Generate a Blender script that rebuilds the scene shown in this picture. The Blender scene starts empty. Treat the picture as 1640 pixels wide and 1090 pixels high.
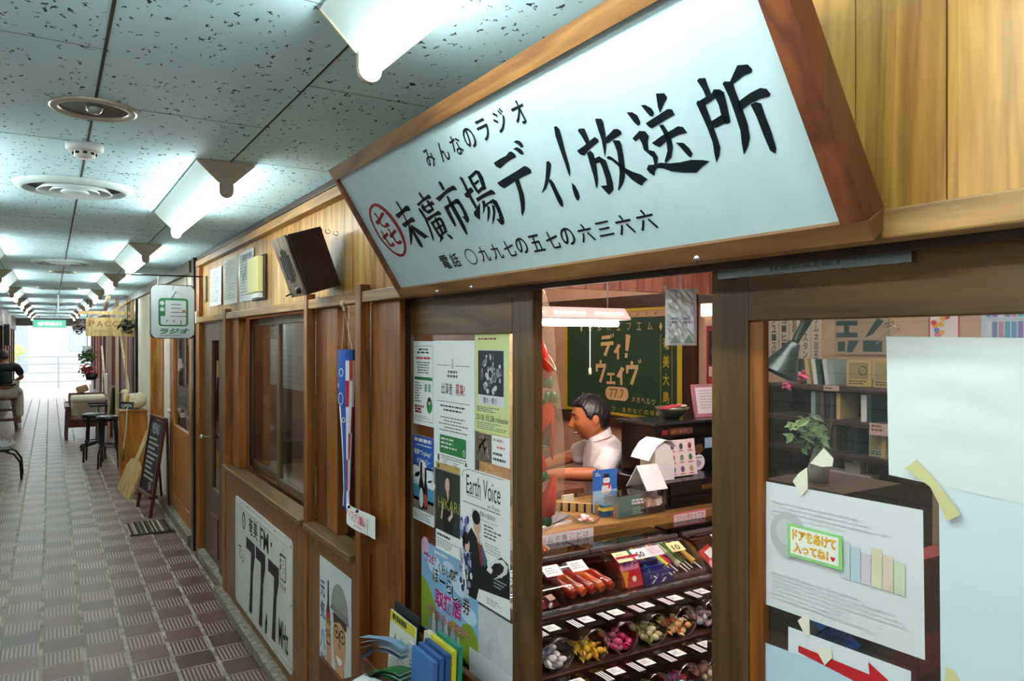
import bpy, bmesh, math, random
from mathutils import Vector, Matrix
random.seed(7)
SC = bpy.context.scene
COL = SC.collection
R_ = math.radians

# ------------------------------------------------------------------ camera
cd = bpy.data.cameras.new('camera')
cd.sensor_fit = 'HORIZONTAL'
cd.sensor_width = 36.0
cd.lens = 1200.0 / 1640.0 * 36.0
cd.clip_start = 0.02
cd.clip_end = 300
cam = bpy.data.objects.new('camera', cd)
COL.objects.link(cam)
cam.location = (0, 0, 1.65)
cam.rotation_euler = (math.pi / 2, 0, -math.atan2(740, 1200))
SC.camera = cam

# ------------------------------------------------------------------ world and exposure
w = bpy.data.worlds.new('world')
SC.world = w
w.use_nodes = True
wb = w.node_tree.nodes['Background']
wb.inputs[0].default_value = (0.93, 0.97, 1.0, 1)
wb.inputs[1].default_value = 3.4
SC.view_settings.view_transform = 'Standard'
SC.view_settings.look = 'None'
SC.view_settings.exposure = 0.4
SC.view_settings.gamma = 1.0
SC.view_settings.use_curve_mapping = False
TUBE_STRENGTH = 34.0
TUBE_COLOR = (0.90, 1.0, 0.985)
SHOP_TUBE = 95.0
SHOP_COLOR = (1.0, 0.86, 0.80)
DAY_SUN = 2.0
sd = bpy.data.lights.new('sun', 'SUN')
sd.energy = DAY_SUN
sd.angle = 0.3
so = bpy.data.objects.new('sun', sd)
COL.objects.link(so)
so.rotation_euler = (R_(38), 0, R_(-165))

# ------------------------------------------------------------------ colour and materials
def lin(h):
    h = h.lstrip('#')
    o = []
    for i in (0, 2, 4):
        c = int(h[i:i + 2], 16) / 255
        o.append(c / 12.92 if c <= .04045 else ((c + .055) / 1.055) ** 2.4)
    return (o[0], o[1], o[2], 1)

def newmat(name):
    m = bpy.data.materials.new(name)
    m.use_nodes = True
    nt = m.node_tree
    b = nt.nodes['Principled BSDF']
    return m, nt, b

_mc = {}
def mat(c, rough=.55, metal=0., spec=.5, name=None):
    k = (c, rough, metal, spec)
    if k in _mc: return _mc[k]
    m, nt, b = newmat(name or 'plain ' + c)
    b.inputs['Base Color'].default_value = lin(c)
    b.inputs['Roughness'].default_value = rough
    b.inputs['Metallic'].default_value = metal
    b.inputs['Specular IOR Level'].default_value = spec
    _mc[k] = m
    return m

def emis(name, col, s):
    m, nt, b = newmat(name)
    b.inputs['Base Color'].default_value = (.8, .8, .8, 1)
    b.inputs['Emission Color'].default_value = (*col, 1)
    b.inputs['Emission Strength'].default_value = s
    return m

def mapnode(nt, scale=(1, 1, 1), coord='Object', loc=(0, 0, 0), rot=(0, 0, 0)):
    tc = nt.nodes.new('ShaderNodeTexCoord')
    mp = nt.nodes.new('ShaderNodeMapping')
    nt.links.new(tc.outputs[coord], mp.inputs[0])
    mp.inputs['Scale'].default_value = scale
    mp.inputs['Location'].default_value = loc
    mp.inputs['Rotation'].default_value = rot
    return mp.outputs[0]

def noise(nt, vec, scale, detail=4, rough=.55, dist=0.):
    n = nt.nodes.new('ShaderNodeTexNoise')
    nt.links.new(vec, n.inputs['Vector'])
    n.inputs['Scale'].default_value = scale
    n.inputs['Detail'].default_value = detail
    n.inputs['Roughness'].default_value = rough
    n.inputs['Distortion'].default_value = dist
    return n.outputs['Fac']

def ramp(nt, fac, stops):
    r = nt.nodes.new('ShaderNodeValToRGB')
    nt.links.new(fac, r.inputs[0])
    e = r.color_ramp.elements
    while len(e) < len(stops): e.new(.5)
    for el, (p, c) in zip(e, stops):
        el.position = p
        el.color = lin(c) if isinstance(c, str) else c
    return r.outputs[0]

def math_(nt, op, a, b=None):
    n = nt.nodes.new('ShaderNodeMath')
    n.operation = op
    for i, v in enumerate((a, b)):
        if v is None: continue
        if isinstance(v, (int, float)): n.inputs[i].default_value = v
        else: nt.links.new(v, n.inputs[i])
    return n.outputs[0]

def mixc(nt, fac, a, b, mode='MIX'):
    n = nt.nodes.new('ShaderNodeMix')
    n.data_type = 'RGBA'
    n.blend_type = mode
    for sock, v in ((n.inputs[0], fac), (n.inputs[6], a), (n.inputs[7], b)):
        if isinstance(v, (int, float)): sock.default_value = v
        elif isinstance(v, str): sock.default_value = lin(v)
        elif isinstance(v, tuple): sock.default_value = v
        else: nt.links.new(v, sock)
    return n.outputs[2]

def bump(nt, b, h, strength=.2, dist=.002):
    n = nt.nodes.new('ShaderNodeBump')
    n.inputs['Strength'].default_value = strength
    n.inputs['Distance'].default_value = dist
    nt.links.new(h, n.inputs['Height'])
    nt.links.new(n.outputs[0], b.inputs['Normal'])

def wood(name, dark, light, axis='z', rough=.5, sc=1., plank=0., knots=False, contrast=.18):
    """timber: fine grain streaks and slow cathedral bands running along one axis"""
    m, nt, b = newmat(name)
    s = {'x': (.08, 1, 1), 'y': (1, .08, 1), 'z': (1, 1, .08)}[axis]
    v = mapnode(nt, tuple(k * sc for k in s))
    seed = None
    if plank:
        # every board gets its own tone and grain offset
        tc = nt.nodes.new('ShaderNodeTexCoord')
        sp = nt.nodes.new('ShaderNodeSeparateXYZ')
        nt.links.new(tc.outputs['Object'], sp.inputs[0])
        cell = math_(nt, 'FLOOR', math_(nt, 'DIVIDE', sp.outputs['Y'], plank))
        wn = nt.nodes.new('ShaderNodeTexWhiteNoise')
        wn.noise_dimensions = '1D'
        nt.links.new(cell, wn.inputs['W'])
        seed = wn.outputs['Value']
        cb = nt.nodes.new('ShaderNodeVectorMath')
        cb.operation = 'ADD'
        cx = nt.nodes.new('ShaderNodeCombineXYZ')
        nt.links.new(math_(nt, 'MULTIPLY', seed, 7.), cx.inputs[2])
        nt.links.new(math_(nt, 'MULTIPLY', seed, 3.), cx.inputs[0])
        nt.links.new(v, cb.inputs[0]); nt.links.new(cx.outputs[0], cb.inputs[1])
        v = cb.outputs[0]
    g = noise(nt, v, 85, 6, .65, .3)
    big = noise(nt, v, 7, 3, .5, 1.6)
    rings = math_(nt, 'PINGPONG', math_(nt, 'MULTIPLY', big, 9.), 1.)
    f = math_(nt, 'ADD', math_(nt, 'MULTIPLY', g, .6), math_(nt, 'MULTIPLY', rings, .4))
    if seed is not None:
        f = math_(nt, 'ADD', f, math_(nt, 'MULTIPLY', math_(nt, 'SUBTRACT', seed, .5), .22))
    c = ramp(nt, f, [(.5 - contrast, dark), (.5 + contrast, light)])
    if knots:
        vv = mapnode(nt, (1, 5.5, 2.2))
        vo = nt.nodes.new('ShaderNodeTexVoronoi')
        vo.inputs['Scale'].default_value = 1.0
        nt.links.new(vv, vo.inputs['Vector'])
        kf = ramp(nt, vo.outputs['Distance'], [(.04, (1, 1, 1, 1)), (.11, (0, 0, 0, 1))])
        c = mixc(nt, kf, c, '#3a2410')
    nt.links.new(c, b.inputs['Base Color'])
    b.inputs['Roughness'].default_value = rough
    bump(nt, b, g, .25, .0008)
    return m

def speckle(name, c1, c2, scale=40, rough=.7, lo=.35, hi=.65, b_=0.):
    m, nt, b = newmat(name)
    f = noise(nt, mapnode(nt), scale, 5, .6)
    nt.links.new(ramp(nt, f, [(lo, c1), (hi, c2)]), b.inputs['Base Color'])
    b.inputs['Roughness'].default_value = rough
    if b_: bump(nt, b, f, b_, .003)
    return m

def clear(name, tint=(1, 1, 1), gloss=.12, rough=.02, ior=1.45):
    """clear sheet: straight see-through plus fresnel reflection"""
    m = bpy.data.materials.new(name)
    m.use_nodes = True
    nt = m.node_tree
    nt.nodes.clear()
    o = nt.nodes.new('ShaderNodeOutputMaterial')
    t = nt.nodes.new('ShaderNodeBsdfTransparent')
    t.inputs[0].default_value = (*tint, 1)
    g = nt.nodes.new('ShaderNodeBsdfGlossy')
    g.inputs['Roughness'].default_value = rough
    fr = nt.nodes.new('ShaderNodeFresnel')
    ge = nt.nodes.new('ShaderNodeNewGeometry')       # same reflectance from both faces of the thin sheet
    mi_ = nt.nodes.new('ShaderNodeMix')
    mi_.data_type = 'FLOAT'
    nt.links.new(ge.outputs['Backfacing'], mi_.inputs[0])
    mi_.inputs[2].default_value = ior
    mi_.inputs[3].default_value = 1 / ior
    nt.links.new(mi_.outputs[0], fr.inputs['IOR'])
    mx = nt.nodes.new('ShaderNodeMixShader')
    f = math_(nt, 'ADD', fr.outputs[0], gloss * .2)
    nt.links.new(f, mx.inputs[0])
    nt.links.new(t.outputs[0], mx.inputs[1])
    nt.links.new(g.outputs[0], mx.inputs[2])
    nt.links.new(mx.outputs[0], o.inputs[0])
    return m

# ------------------------------------------------------------------ mesh builder
_tx = {}
def glyphs(s, bold=0.):
    k = (s, bold)
    if k not in _tx:
        c = bpy.data.curves.new('t', 'FONT')
        c.body = s
        c.resolution_u = 3
        c.offset = bold
        o = bpy.data.objects.new('t', c)
        me = o.to_mesh()
        vs = [(v.co.x, v.co.y) for v in me.vertices]
        fs = [tuple(p.vertices) for p in me.polygons]
        o.to_mesh_clear()
        bpy.data.objects.remove(o)
        bpy.data.curves.remove(c)
        _tx[k] = (vs, fs)
    return _tx[k]

class FR:
    """a flat frame: origin, right, down, outward normal"""
    def __init__(s, o, u, v, n):
        s.o, s.u, s.v, s.n = Vector(o), Vector(u), Vector(v), Vector(n)
    def p(s, a, b, d=0.): return s.o + s.u * a + s.v * b + s.n * d

def facade(x, y, z): return FR((x, y, z), (0, -1, 0), (0, 0, -1), (-1, 0, 0))
def front(x, y, z): return FR((x, y, z), (1, 0, 0), (0, 0, -1), (0, -1, 0))

class MB:
    def __init__(s):
        s.v, s.f, s.mi, s.sm, s.mats = [], [], [], [], []
    def mid(s, m):
        if m not in s.mats: s.mats.append(m)
        return s.mats.index(m)
    def add(s, vs, fs, m, smooth=False):
        b = len(s.v)
        s.v += [Vector(q) for q in vs]
        i = s.mid(m)
        for f in fs:
            s.f.append(tuple(b + k for k in f)); s.mi.append(i); s.sm.append(smooth)
        return s
    def box(s, x0, x1, y0, y1, z0, z1, m):
        if x0 > x1: x0, x1 = x1, x0
        if y0 > y1: y0, y1 = y1, y0
        if z0 > z1: z0, z1 = z1, z0
        vs = [(x, y, z) for x in (x0, x1) for y in (y0, y1) for z in (z0, z1)]
        return s.add(vs, [(0, 1, 3, 2), (4, 6, 7, 5), (0, 4, 5, 1), (2, 3, 7, 6), (0, 2, 6, 4), (1, 5, 7, 3)], m)
    def obox(s, c, a, b, d, m):
        c, a, b, d = Vector(c), Vector(a), Vector(b), Vector(d)
        vs = [c + a * i + b * j + d * k for i in (-1, 1) for j in (-1, 1) for k in (-1, 1)]
        return s.add(vs, [(0, 1, 3, 2), (4, 6, 7, 5), (0, 4, 5, 1), (2, 3, 7, 6), (0, 2, 6, 4), (1, 5, 7, 3)], m)
    def bar(s, p, q, w, h, m, up=(0, 0, 1)):
        p, q = Vector(p), Vector(q)
        t = (q - p).normalized()
        r = t.cross(Vector(up))
        if r.length < 1e-4: r = t.cross(Vector((1, 0, 0)))
        r.normalize()
        n = r.cross(t)
        return s.obox((p + q) / 2, (q - p) / 2, r * w / 2, n * h / 2, m)
    def poly(s, pts, m): return s.add(pts, [tuple(range(len(pts)))], m)
    def prism(s, fr, pts, d0, d1, m, smooth=False):
        n = len(pts)
        vs = [fr.p(a, b, d0) for a, b in pts] + [fr.p(a, b, d1) for a, b in pts]
        fs = [tuple(range(n)), tuple(range(2 * n - 1, n - 1, -1))]
        s.add(vs, fs, m)
        s.add(vs, [(i, (i + 1) % n, n + (i + 1) % n, n + i) for i in range(n)], m, smooth)
        return s
    def tube(s, path, r, m, n=8, caps=True, smooth=True):
        P = [Vector(p) for p in path]
        rr = r if isinstance(r, (list, tuple)) else [r] * len(P)
        vs, prev = [], None
        for i, p in enumerate(P):
            t = (P[min(i + 1, len(P) - 1)] - P[max(i - 1, 0)]).normalized()
            if prev is None:
                a = t.orthogonal().normalized()
            else:
                a = prev - t * prev.dot(t)
                a = a.normalized() if a.length > 1e-6 else t.orthogonal().normalized()
            prev = a
            bb = t.cross(a)
            for k in range(n):
                an = 2 * math.pi * k / n
                vs.append(p + (a * math.cos(an) + bb * math.sin(an)) * rr[i])
        fs = []
        for i in range(len(P) - 1):
            for k in range(n):
                fs.append((i * n + k, i * n + (k + 1) % n, (i + 1) * n + (k + 1) % n, (i + 1) * n + k))
        s.add(vs, fs, m, smooth)
        if caps:
            s.add([vs[k] for k in range(n)], [tuple(range(n - 1, -1, -1))], m)
            s.add([vs[-n + k] for k in range(n)], [tuple(range(n))], m)
        return s
    def lathe(s, prof, c, m, n=24, axis=(0, 0, 1), smooth=True):
        ax = Vector(axis).normalized()
        a = ax.orthogonal().normalized(); b = ax.cross(a)
        c = Vector(c)
        vs = []
        for r, z in prof:
            for k in range(n):
                an = 2 * math.pi * k / n
                vs.append(c + ax * z + (a * math.cos(an) + b * math.sin(an)) * max(r, 1e-5))
        fs = [(i * n + k, i * n + (k + 1) % n, (i + 1) * n + (k + 1) % n, (i + 1) * n + k)
              for i in range(len(prof) - 1) for k in range(n)]
        return s.add(vs, fs, m, smooth)
    def ell(s, c, r, m, nu=12, nv=8, rot=None):
        if isinstance(r, (int, float)): r = (r, r, r)
        c = Vector(c)
        vs = []
        for j in range(nv + 1):
            th = math.pi * j / nv
            for k in range(nu):
                ph = 2 * math.pi * k / nu
                q = Vector((r[0] * math.sin(th) * math.cos(ph), r[1] * math.sin(th) * math.sin(ph), r[2] * math.cos(th)))
                if rot is not None: q = rot @ q
                vs.append(c + q)
        fs = [(j * nu + k, j * nu + (k + 1) % nu, (j + 1) * nu + (k + 1) % nu, (j + 1) * nu + k) for j in range(nv) for k in range(nu)]
        return s.add(vs, fs, m, True)
    # ---- flat printing on a frame
    def rect(s, fr, a0, b0, a1, b1, m, d=.0005):
        return s.poly([fr.p(a0, b0, d), fr.p(a0, b1, d), fr.p(a1, b1, d), fr.p(a1, b0, d)], m)
    def shape(s, fr, pts, m, d=.0005): return s.poly([fr.p(a, b, d) for a, b in pts], m)
    def disc(s, fr, a, b, ra, rb, m, d=.0005, n=24, t0=0., t1=2 * math.pi):
        full = abs(t1 - t0 - 2 * math.pi) < 1e-6
        k = n if full else n + 1
        return s.shape(fr, [(a + ra * math.cos(t0 + (t1 - t0) * i / n), b + rb * math.sin(t0 + (t1 - t0) * i / n)) for i in range(k)], m, d)
    def ring(s, fr, a, b, ra, rb, wd, m, d=.0005, n=28):
        vs = []
        for i in range(n):
            t = 2 * math.pi * i / n
            vs.append(fr.p(a + ra * math.cos(t), b + rb * math.sin(t), d))
            vs.append(fr.p(a + (ra - wd) * math.cos(t), b + (rb - wd) * math.sin(t), d))
        return s.add(vs, [(2 * i, (2 * i + 2) % (2 * n), (2 * i + 3) % (2 * n), 2 * i + 1) for i in range(n)], m)
    def txt(s, fr, t, a0, b0, a1, b1, m, d=.0006, bold=0., skew=0.):
        """lettering fitted to the box a0..a1 (right) by b0..b1 (down)"""
        vs, fs = glyphs(t, bold)
        if not vs: return s
        xs = [q[0] for q in vs]; ys = [q[1] for q in vs]
        x0, x1, y0, y1 = min(xs), max(xs), min(ys), max(ys)
        W, Hh = max(x1 - x0, 1e-6), max(y1 - y0, 1e-6)
        out = []
        for x, y in vs:
            q = (y1 - y) / Hh
            out.append(fr.p(a0 + (a1 - a0) * (x - x0) / W + skew * (1 - q), b0 + (b1 - b0) * q, d))
        return s.add(out, fs, m)
    def vtxt(s, fr, t, a0, b0, a1, b1, m, d=.0006, bold=0.):
        n = len(t); h = (b1 - b0) / n
        for i, ch in enumerate(t):
            s.txt(fr, ch, a0, b0 + h * (i + .08), a1, b0 + h * (i + .92), m, d, bold)
        return s
    def lines(s, fr, a0, b0, a1, b1, n, m, d=.0006, fill=.5, dash=.012, centre=False):
        """small unreadable print: rows of short dashes"""
        rnd = random.Random(int((a0 + b0 * 3 + a1 * 7) * 9999) + n)
        h = (b1 - b0) / n
        for i in range(n):
            L = (a1 - a0) * rnd.uniform(.55, 1.)
            a = a0 + ((a1 - a0) - L) / 2 if centre else a0
            e = a + L
            while a < e:
                q = min(e, a + dash * rnd.uniform(.5, 1.8))
                s.rect(fr, a, b0 + h * i, q, b0 + h * (i + fill), m, d)
                a = q + dash * .3
        return s
    def build(s, name, parent=None, bevel=0., seg=2, origin=True):
        me = bpy.data.meshes.new(name)
        off = Vector((0, 0, 0))
        if parent is None and origin:
            lo = [min(q[i] for q in s.v) for i in range(3)]; hi = [max(q[i] for q in s.v) for i in range(3)]
            off = Vector(((lo[0] + hi[0]) / 2, (lo[1] + hi[1]) / 2, lo[2]))
        me.from_pydata([tuple(q - off) for q in s.v], [], s.f)
        for m in s.mats: me.materials.append(m)
        me.polygons.foreach_set('material_index', s.mi)
        me.polygons.foreach_set('use_smooth', s.sm)
        me.update()
        o = bpy.data.objects.new(name, me)
        COL.objects.link(o)
        o.location = off
        if parent is not None:
            o.parent = parent
            o.matrix_parent_inverse = Matrix.Translation(parent.location).inverted() if parent.type == 'EMPTY' else \
                Matrix.Translation(parent.location + (parent.parent.location if parent.parent and False else Vector((0, 0, 0)))).inverted()
            if parent.parent is not None: o.matrix_parent_inverse = Matrix.Identity(4)
        if bevel:
            md = o.modifiers.new('bevel', 'BEVEL')
            md.width = bevel; md.segments = seg; md.limit_method = 'ANGLE'; md.angle_limit = R_(40)
        return o

def tag(o, label, cat, group=None, kind=None):
    o['label'] = label; o['category'] = cat
    if group: o['group'] = group
    if kind: o['kind'] = kind
    return o
def thing(name, label, cat, loc=(0, 0, 0), group=None):
    o = bpy.data.objects.new(name, None)
    COL.objects.link(o)
    o.empty_display_size = .05
    o.location = loc
    return tag(o, label, cat, group)
def struct(mb, name, bevel=0.):
    o = mb.build(name, None, bevel, origin=False)
    o['kind'] = 'structure'
    return o
def tagmesh(mb, name, label, cat, group=None, bevel=0.):
    return tag(mb.build(name, None, bevel), label, cat, group)
def dup(root, delta=(0, 0, 0), rotz=0., label=None, group=None):
    """copy of a thing with copies of its parts and sub-parts"""
    def cp(o, par):
        c = o.copy()
        COL.objects.link(c)
        if par is not None:
            c.parent = par
            c.matrix_parent_inverse = o.matrix_parent_inverse.copy()
        for ch in list(o.children): cp(ch, c)
        return c
    kids = list(root.children)
    r = cp(root, None)
    r.location = Vector(root.location) + Vector(delta)
    if rotz: r.rotation_euler[2] += rotz
    if label: r['label'] = label
    if group: r['group'] = group
    return r

# ------------------------------------------------------------------ material set
M = {}
M['plank'] = wood('pine boarding', '#7a4e15', '#c99846', 'z', .42, 1., plank=.105, contrast=.3)
M['plank_wide'] = wood('wide pine boarding', '#7d5218', '#cf9c47', 'z', .38, 1., plank=.1305, contrast=.42)
M['pine_y'] = wood('pine rail', '#6b4a20', '#a97c40', 'y', .45, contrast=.28)
M['frame_y'] = wood('oiled brown rail', '#4a3216', '#7d5a2c', 'y', .42, contrast=.28)
M['frame_z'] = wood('oiled brown upright', '#3d2a14', '#684a26', 'z', .42, contrast=.28)
M['frame_x'] = wood('oiled brown cross piece', '#3d2a14', '#6a4c28', 'x', .45, contrast=.28)
M['cedar_z'] = wood('red cedar upright', '#5e300b', '#a0601f', 'z', .4, contrast=.3)
M['cedar_dark'] = wood('dark cedar upright', '#46220a', '#743e14', 'z', .38, contrast=.3)
M['panel'] = wood('varnished plywood panel', '#553006', '#8a5610', 'z', .3, .7, contrast=.32)
M['sign_frame'] = wood('sign frame timber', '#5d3a18', '#8a6132', 'y', .42, contrast=.28)
M['sign_frame_z'] = wood('sign frame end timber', '#4c2512', '#7b4424', 'z', .4, contrast=.28)
M['sill'] = wood('worn window sill', '#4c361e', '#7e5f3a', 'y', .45, contrast=.3)
M['dark_wood'] = wood('dark stained wood', '#22120a', '#3d2213', 'x', .4, contrast=.3)
M['dark_wood_z'] = wood('dark stained upright', '#20110a', '#3a2012', 'z', .4, contrast=.3)
M['counter'] = wood('counter timber', '#6a4a22', '#a98446', 'x', .35, contrast=.3)
M['orange_wood'] = wood('orange varnished wood', '#8c4e14', '#c07a2c', 'z', .35, contrast=.3)
M['orange_wood_y'] = wood('orange varnished rail', '#8c4e14', '#c07a2c', 'y', .35, contrast=.3)
M['booth_wood'] = wood('pale booth boarding', '#9a7048', '#c39a6c', 'y', .4, contrast=.3)
M['pale_wood'] = wood('pale raw wood', '#a98a52', '#d8bb82', 'z', .55, contrast=.3)
M['lumber'] = wood('pale lumber', '#a58d6e', '#d6c2a2', 'z', .6, contrast=.3)
M['redbrown'] = wood('red brown wood', '#3c130d', '#5e2216', 'z', .35, contrast=.3)
M['steel'] = mat('#9aa0a4', .3, 1.)
M['chrome'] = mat('#c8cccc', .15, 1.)
M['black'] = mat('#0c0c0d', .4)
M['black_metal'] = mat('#101214', .3, .3)
M['matte_black'] = mat('#0a0a0a', .8)
M['white'] = mat('#e9eae8', .6)
M['paper'] = mat('#f2f5f4', .75)
M['paper_cool'] = mat('#eef5f6', .7)
M['cream'] = mat('#ece3c8', .7)
M['ink'] = mat('#15181a', .6)
M['ink_soft'] = mat('#6a7072', .7)
M['ink_pale'] = mat('#a9b1b2', .7)
M['red'] = mat('#c01f24', .5)
M['dark_red'] = mat('#7d1020', .45)
M['green'] = mat('#1d7a3e', .5)
M['blue'] = mat('#1c57b8', .5)
M['yellow'] = mat('#e8cf22', .5)
M['pink'] = mat('#e8639b', .5)
M['glass'] = clear('window glass', (.84, .92, .94), .2, .01)
M['acrylic'] = clear('clear acrylic', (.985, .99, .99), .35, .05)
M['film'] = clear('clear film', (.93, .95, .95), .6, .12)
M['cable'] = mat('#2a2018', .6)
M['plaster'] = speckle('warm plaster', '#b79478', '#c4a184', 6, .85)
M['white_wall'] = speckle('cream plaster', '#cfc8b4', '#ddd6c2', 5, .85)
M['concrete'] = speckle('worn concrete kerb', '#6c6456', '#98907e', 30, .9, b_=.3)
M['tube'] = emis('fluorescent tube', TUBE_COLOR, TUBE_STRENGTH)
M['shop_tube'] = emis('shop lamp tube', SHOP_COLOR, SHOP_TUBE)

def ceiling_mat():
    m, nt, b = newmat('fissured ceiling board')
    v = mapnode(nt)
    nv = nt.nodes.new('ShaderNodeTexNoise')
    nt.links.new(v, nv.inputs['Vector']); nv.inputs['Scale'].default_value = 75; nv.inputs['Detail'].default_value = 2
    add = nt.nodes.new('ShaderNodeVectorMath'); add.operation = 'MULTIPLY_ADD'
    nt.links.new(nv.outputs['Color'], add.inputs[0])
    add.inputs[1].default_value = (.034, .034, 0)
    nt.links.new(v, add.inputs[2])
    st = nt.nodes.new('ShaderNodeVectorMath'); st.operation = 'MULTIPLY'
    nt.links.new(add.outputs[0], st.inputs[0]); st.inputs[1].default_value = (1.55, .62, 0)
    vo = nt.nodes.new('ShaderNodeTexVoronoi'); vo.inputs['Scale'].default_value = 50
    nt.links.new(st.outputs[0], vo.inputs['Vector'])
    sp = nt.nodes.new('ShaderNodeSeparateColor'); nt.links.new(vo.outputs['Color'], sp.inputs[0])
    size = math_(nt, 'ADD', .04, math_(nt, 'MULTIPLY', sp.outputs[0], .25))
    mask = math_(nt, 'LESS_THAN', vo.outputs['Distance'], size)
    base = ramp(nt, noise(nt, v, 3, 3), [(.3, '#bcdfe7'), (.7, '#c9e9ef')])
    c = mixc(nt, mask, base, '#22363c')
    nt.links.new(c, b.inputs['Base Color'])
    b.inputs['Roughness'].default_value = .75
    bump(nt, b, math_(nt, 'SUBTRACT', 1., mask), .5, .002)
    return m

def floor_mat():
    m, nt, b = newmat('ribbed brown floor tile')
    P = .195
    tc = nt.nodes.new('ShaderNodeTexCoord')
    sp = nt.nodes.new('ShaderNodeSeparateXYZ'); nt.links.new(tc.outputs['Object'], sp.inputs[0])
    X = math_(nt, 'DIVIDE', math_(nt, 'ADD', sp.outputs[0], 10 * P + .04), P)
    Y = math_(nt, 'DIVIDE', math_(nt, 'ADD', sp.outputs[1], 100 * P + .025), P)
    fx, fy = math_(nt, 'FRACT', X), math_(nt, 'FRACT', Y)
    ix, iy = math_(nt, 'FLOOR', X), math_(nt, 'FLOOR', Y)
    par = math_(nt, 'MODULO', math_(nt, 'ADD', ix, iy), 2.)
    par = math_(nt, 'GREATER_THAN', par, .5)
    ex = math_(nt, 'ABSOLUTE', math_(nt, 'SUBTRACT', fx, .5))
    ey = math_(nt, 'ABSOLUTE', math_(nt, 'SUBTRACT', fy, .5))
    gx = math_(nt, 'GREATER_THAN', ex, .5 - .045)
    gy = math_(nt, 'GREATER_THAN', ey, .5 - .022)
    grout = math_(nt, 'MAXIMUM', gx, gy)
    ribs = math_(nt, 'SINE', math_(nt, 'MULTIPLY', fx, 2 * math.pi * 10))
    ribs = math_(nt, 'GREATER_THAN', ribs, .1)
    inner = math_(nt, 'MULTIPLY', math_(nt, 'LESS_THAN', ey, .43), math_(nt, 'LESS_THAN', ex, .455))
    ribs = math_(nt, 'MULTIPLY', math_(nt, 'MULTIPLY', ribs, par), inner)
    fine = math_(nt, 'SINE', math_(nt, 'MULTIPLY', fy, 2 * math.pi * 22))
    fine = math_(nt, 'MULTIPLY', math_(nt, 'MULTIPLY', math_(nt, 'ADD', fine, 1.), .5), math_(nt, 'SUBTRACT', 1., par))
    wn = nt.nodes.new('ShaderNodeTexWhiteNoise'); wn.noise_dimensions = '2D'
    cx = nt.nodes.new('ShaderNodeCombineXYZ'); nt.links.new(ix, cx.inputs[0]); nt.links.new(iy, cx.inputs[1])
    nt.links.new(cx.outputs[0], wn.inputs['Vector'])
    tone = ramp(nt, math_(nt, 'ADD', math_(nt, 'MULTIPLY', wn.outputs['Value'], .6), math_(nt, 'MULTIPLY', noise(nt, tc.outputs['Object'], 3.5, 4), .4)),
                [(.2, '#43231a'), (.8, '#654034')])
    dust = math_(nt, 'MULTIPLY', ribs, math_(nt, 'ADD', .25, math_(nt, 'MULTIPLY', noise(nt, tc.outputs['Object'], 2.2, 4), .75)))
    c = mixc(nt, dust, tone, '#b9a292')
    c = mixc(nt, math_(nt, 'MULTIPLY', fine, .22), c, '#8b7264')
    gc = ramp(nt, noise(nt, tc.outputs['Object'], 9, 4), [(.35, '#756e5e'), (.65, '#b8b09e')])
    c = mixc(nt, grout, c, gc)
    nt.links.new(c, b.inputs['Base Color'])
    r = math_(nt, 'ADD', .36, math_(nt, 'MULTIPLY', grout, .4))
    nt.links.new(r, b.inputs['Roughness'])
    b.inputs['Specular IOR Level'].default_value = .38
    h = math_(nt, 'SUBTRACT', math_(nt, 'ADD', math_(nt, 'MULTIPLY', ribs, .5), math_(nt, 'MULTIPLY', fine, .25)), math_(nt, 'MULTIPLY', grout, .8))
    bump(nt, b, h, .5, .003)
    return m
M['ceiling'] = ceiling_mat()
M['floor'] = floor_mat()

def shutter_mat():
    m, nt, b = newmat('roller shutter slats')
    tc = nt.nodes.new('ShaderNodeTexCoord')
    sp = nt.nodes.new('ShaderNodeSeparateXYZ'); nt.links.new(tc.outputs['Object'], sp.inputs[0])
    f = math_(nt, 'FRACT', math_(nt, 'DIVIDE', sp.outputs[2], .075))
    c = ramp(nt, f, [(.0, '#3a3836'), (.1, '#c6c3bd'), (.9, '#bab7b0')])
    nt.links.new(c, b.inputs['Base Color'])
    b.inputs['Roughness'].default_value = .5
    return m
M['shutter'] = shutter_mat()

# ------------------------------------------------------------------ the setting
ZC = 2.30
YE = 26.0                       # far end of the arcade
XL, XW = -.83, 1.0              # left wall, shop-front wall

b = MB()
b.box(-1.4, 1.12, -5, YE + .3, -.1, 0, M['floor'])
struct(b, 'floor')
b = MB()
b.box(-3, 4, YE + .3, 75, -.12, -.02, mat('#d9d9d6', .8))
b.box(1.12, 3.6, -2, 6.6, -.1, 0, speckle('shop floor', '#4a3526', '#5c4432', 4))
struct(b, 'floor_outside')

b = MB()
b.box(-.9, 1.02, -5, YE, ZC, ZC + .08, M['ceiling'])
jm = mat('#3a3129', .8)
jl = mat('#70807f', .8)
for x, wd in ((-.805, .003), (-.35, .004), (.105, .007), (.56, .005), (.99, .004)):
    b.box(x - wd / 2, x + wd / 2, -5, YE, ZC - .0012, ZC, jm)
xs = [-.83, -.35, .105, .56, 1.02]
for i in range(4):
    k = 0
    y0 = 1.90 if i % 2 else 2.35
    y0 -= .925 * 7
    while y0 < YE:
        b.box(xs[i], xs[i + 1], y0 - .0012, y0 + .0012, ZC - .0008, ZC, jl)
        y0 += .925
struct(b, 'ceiling')

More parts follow.
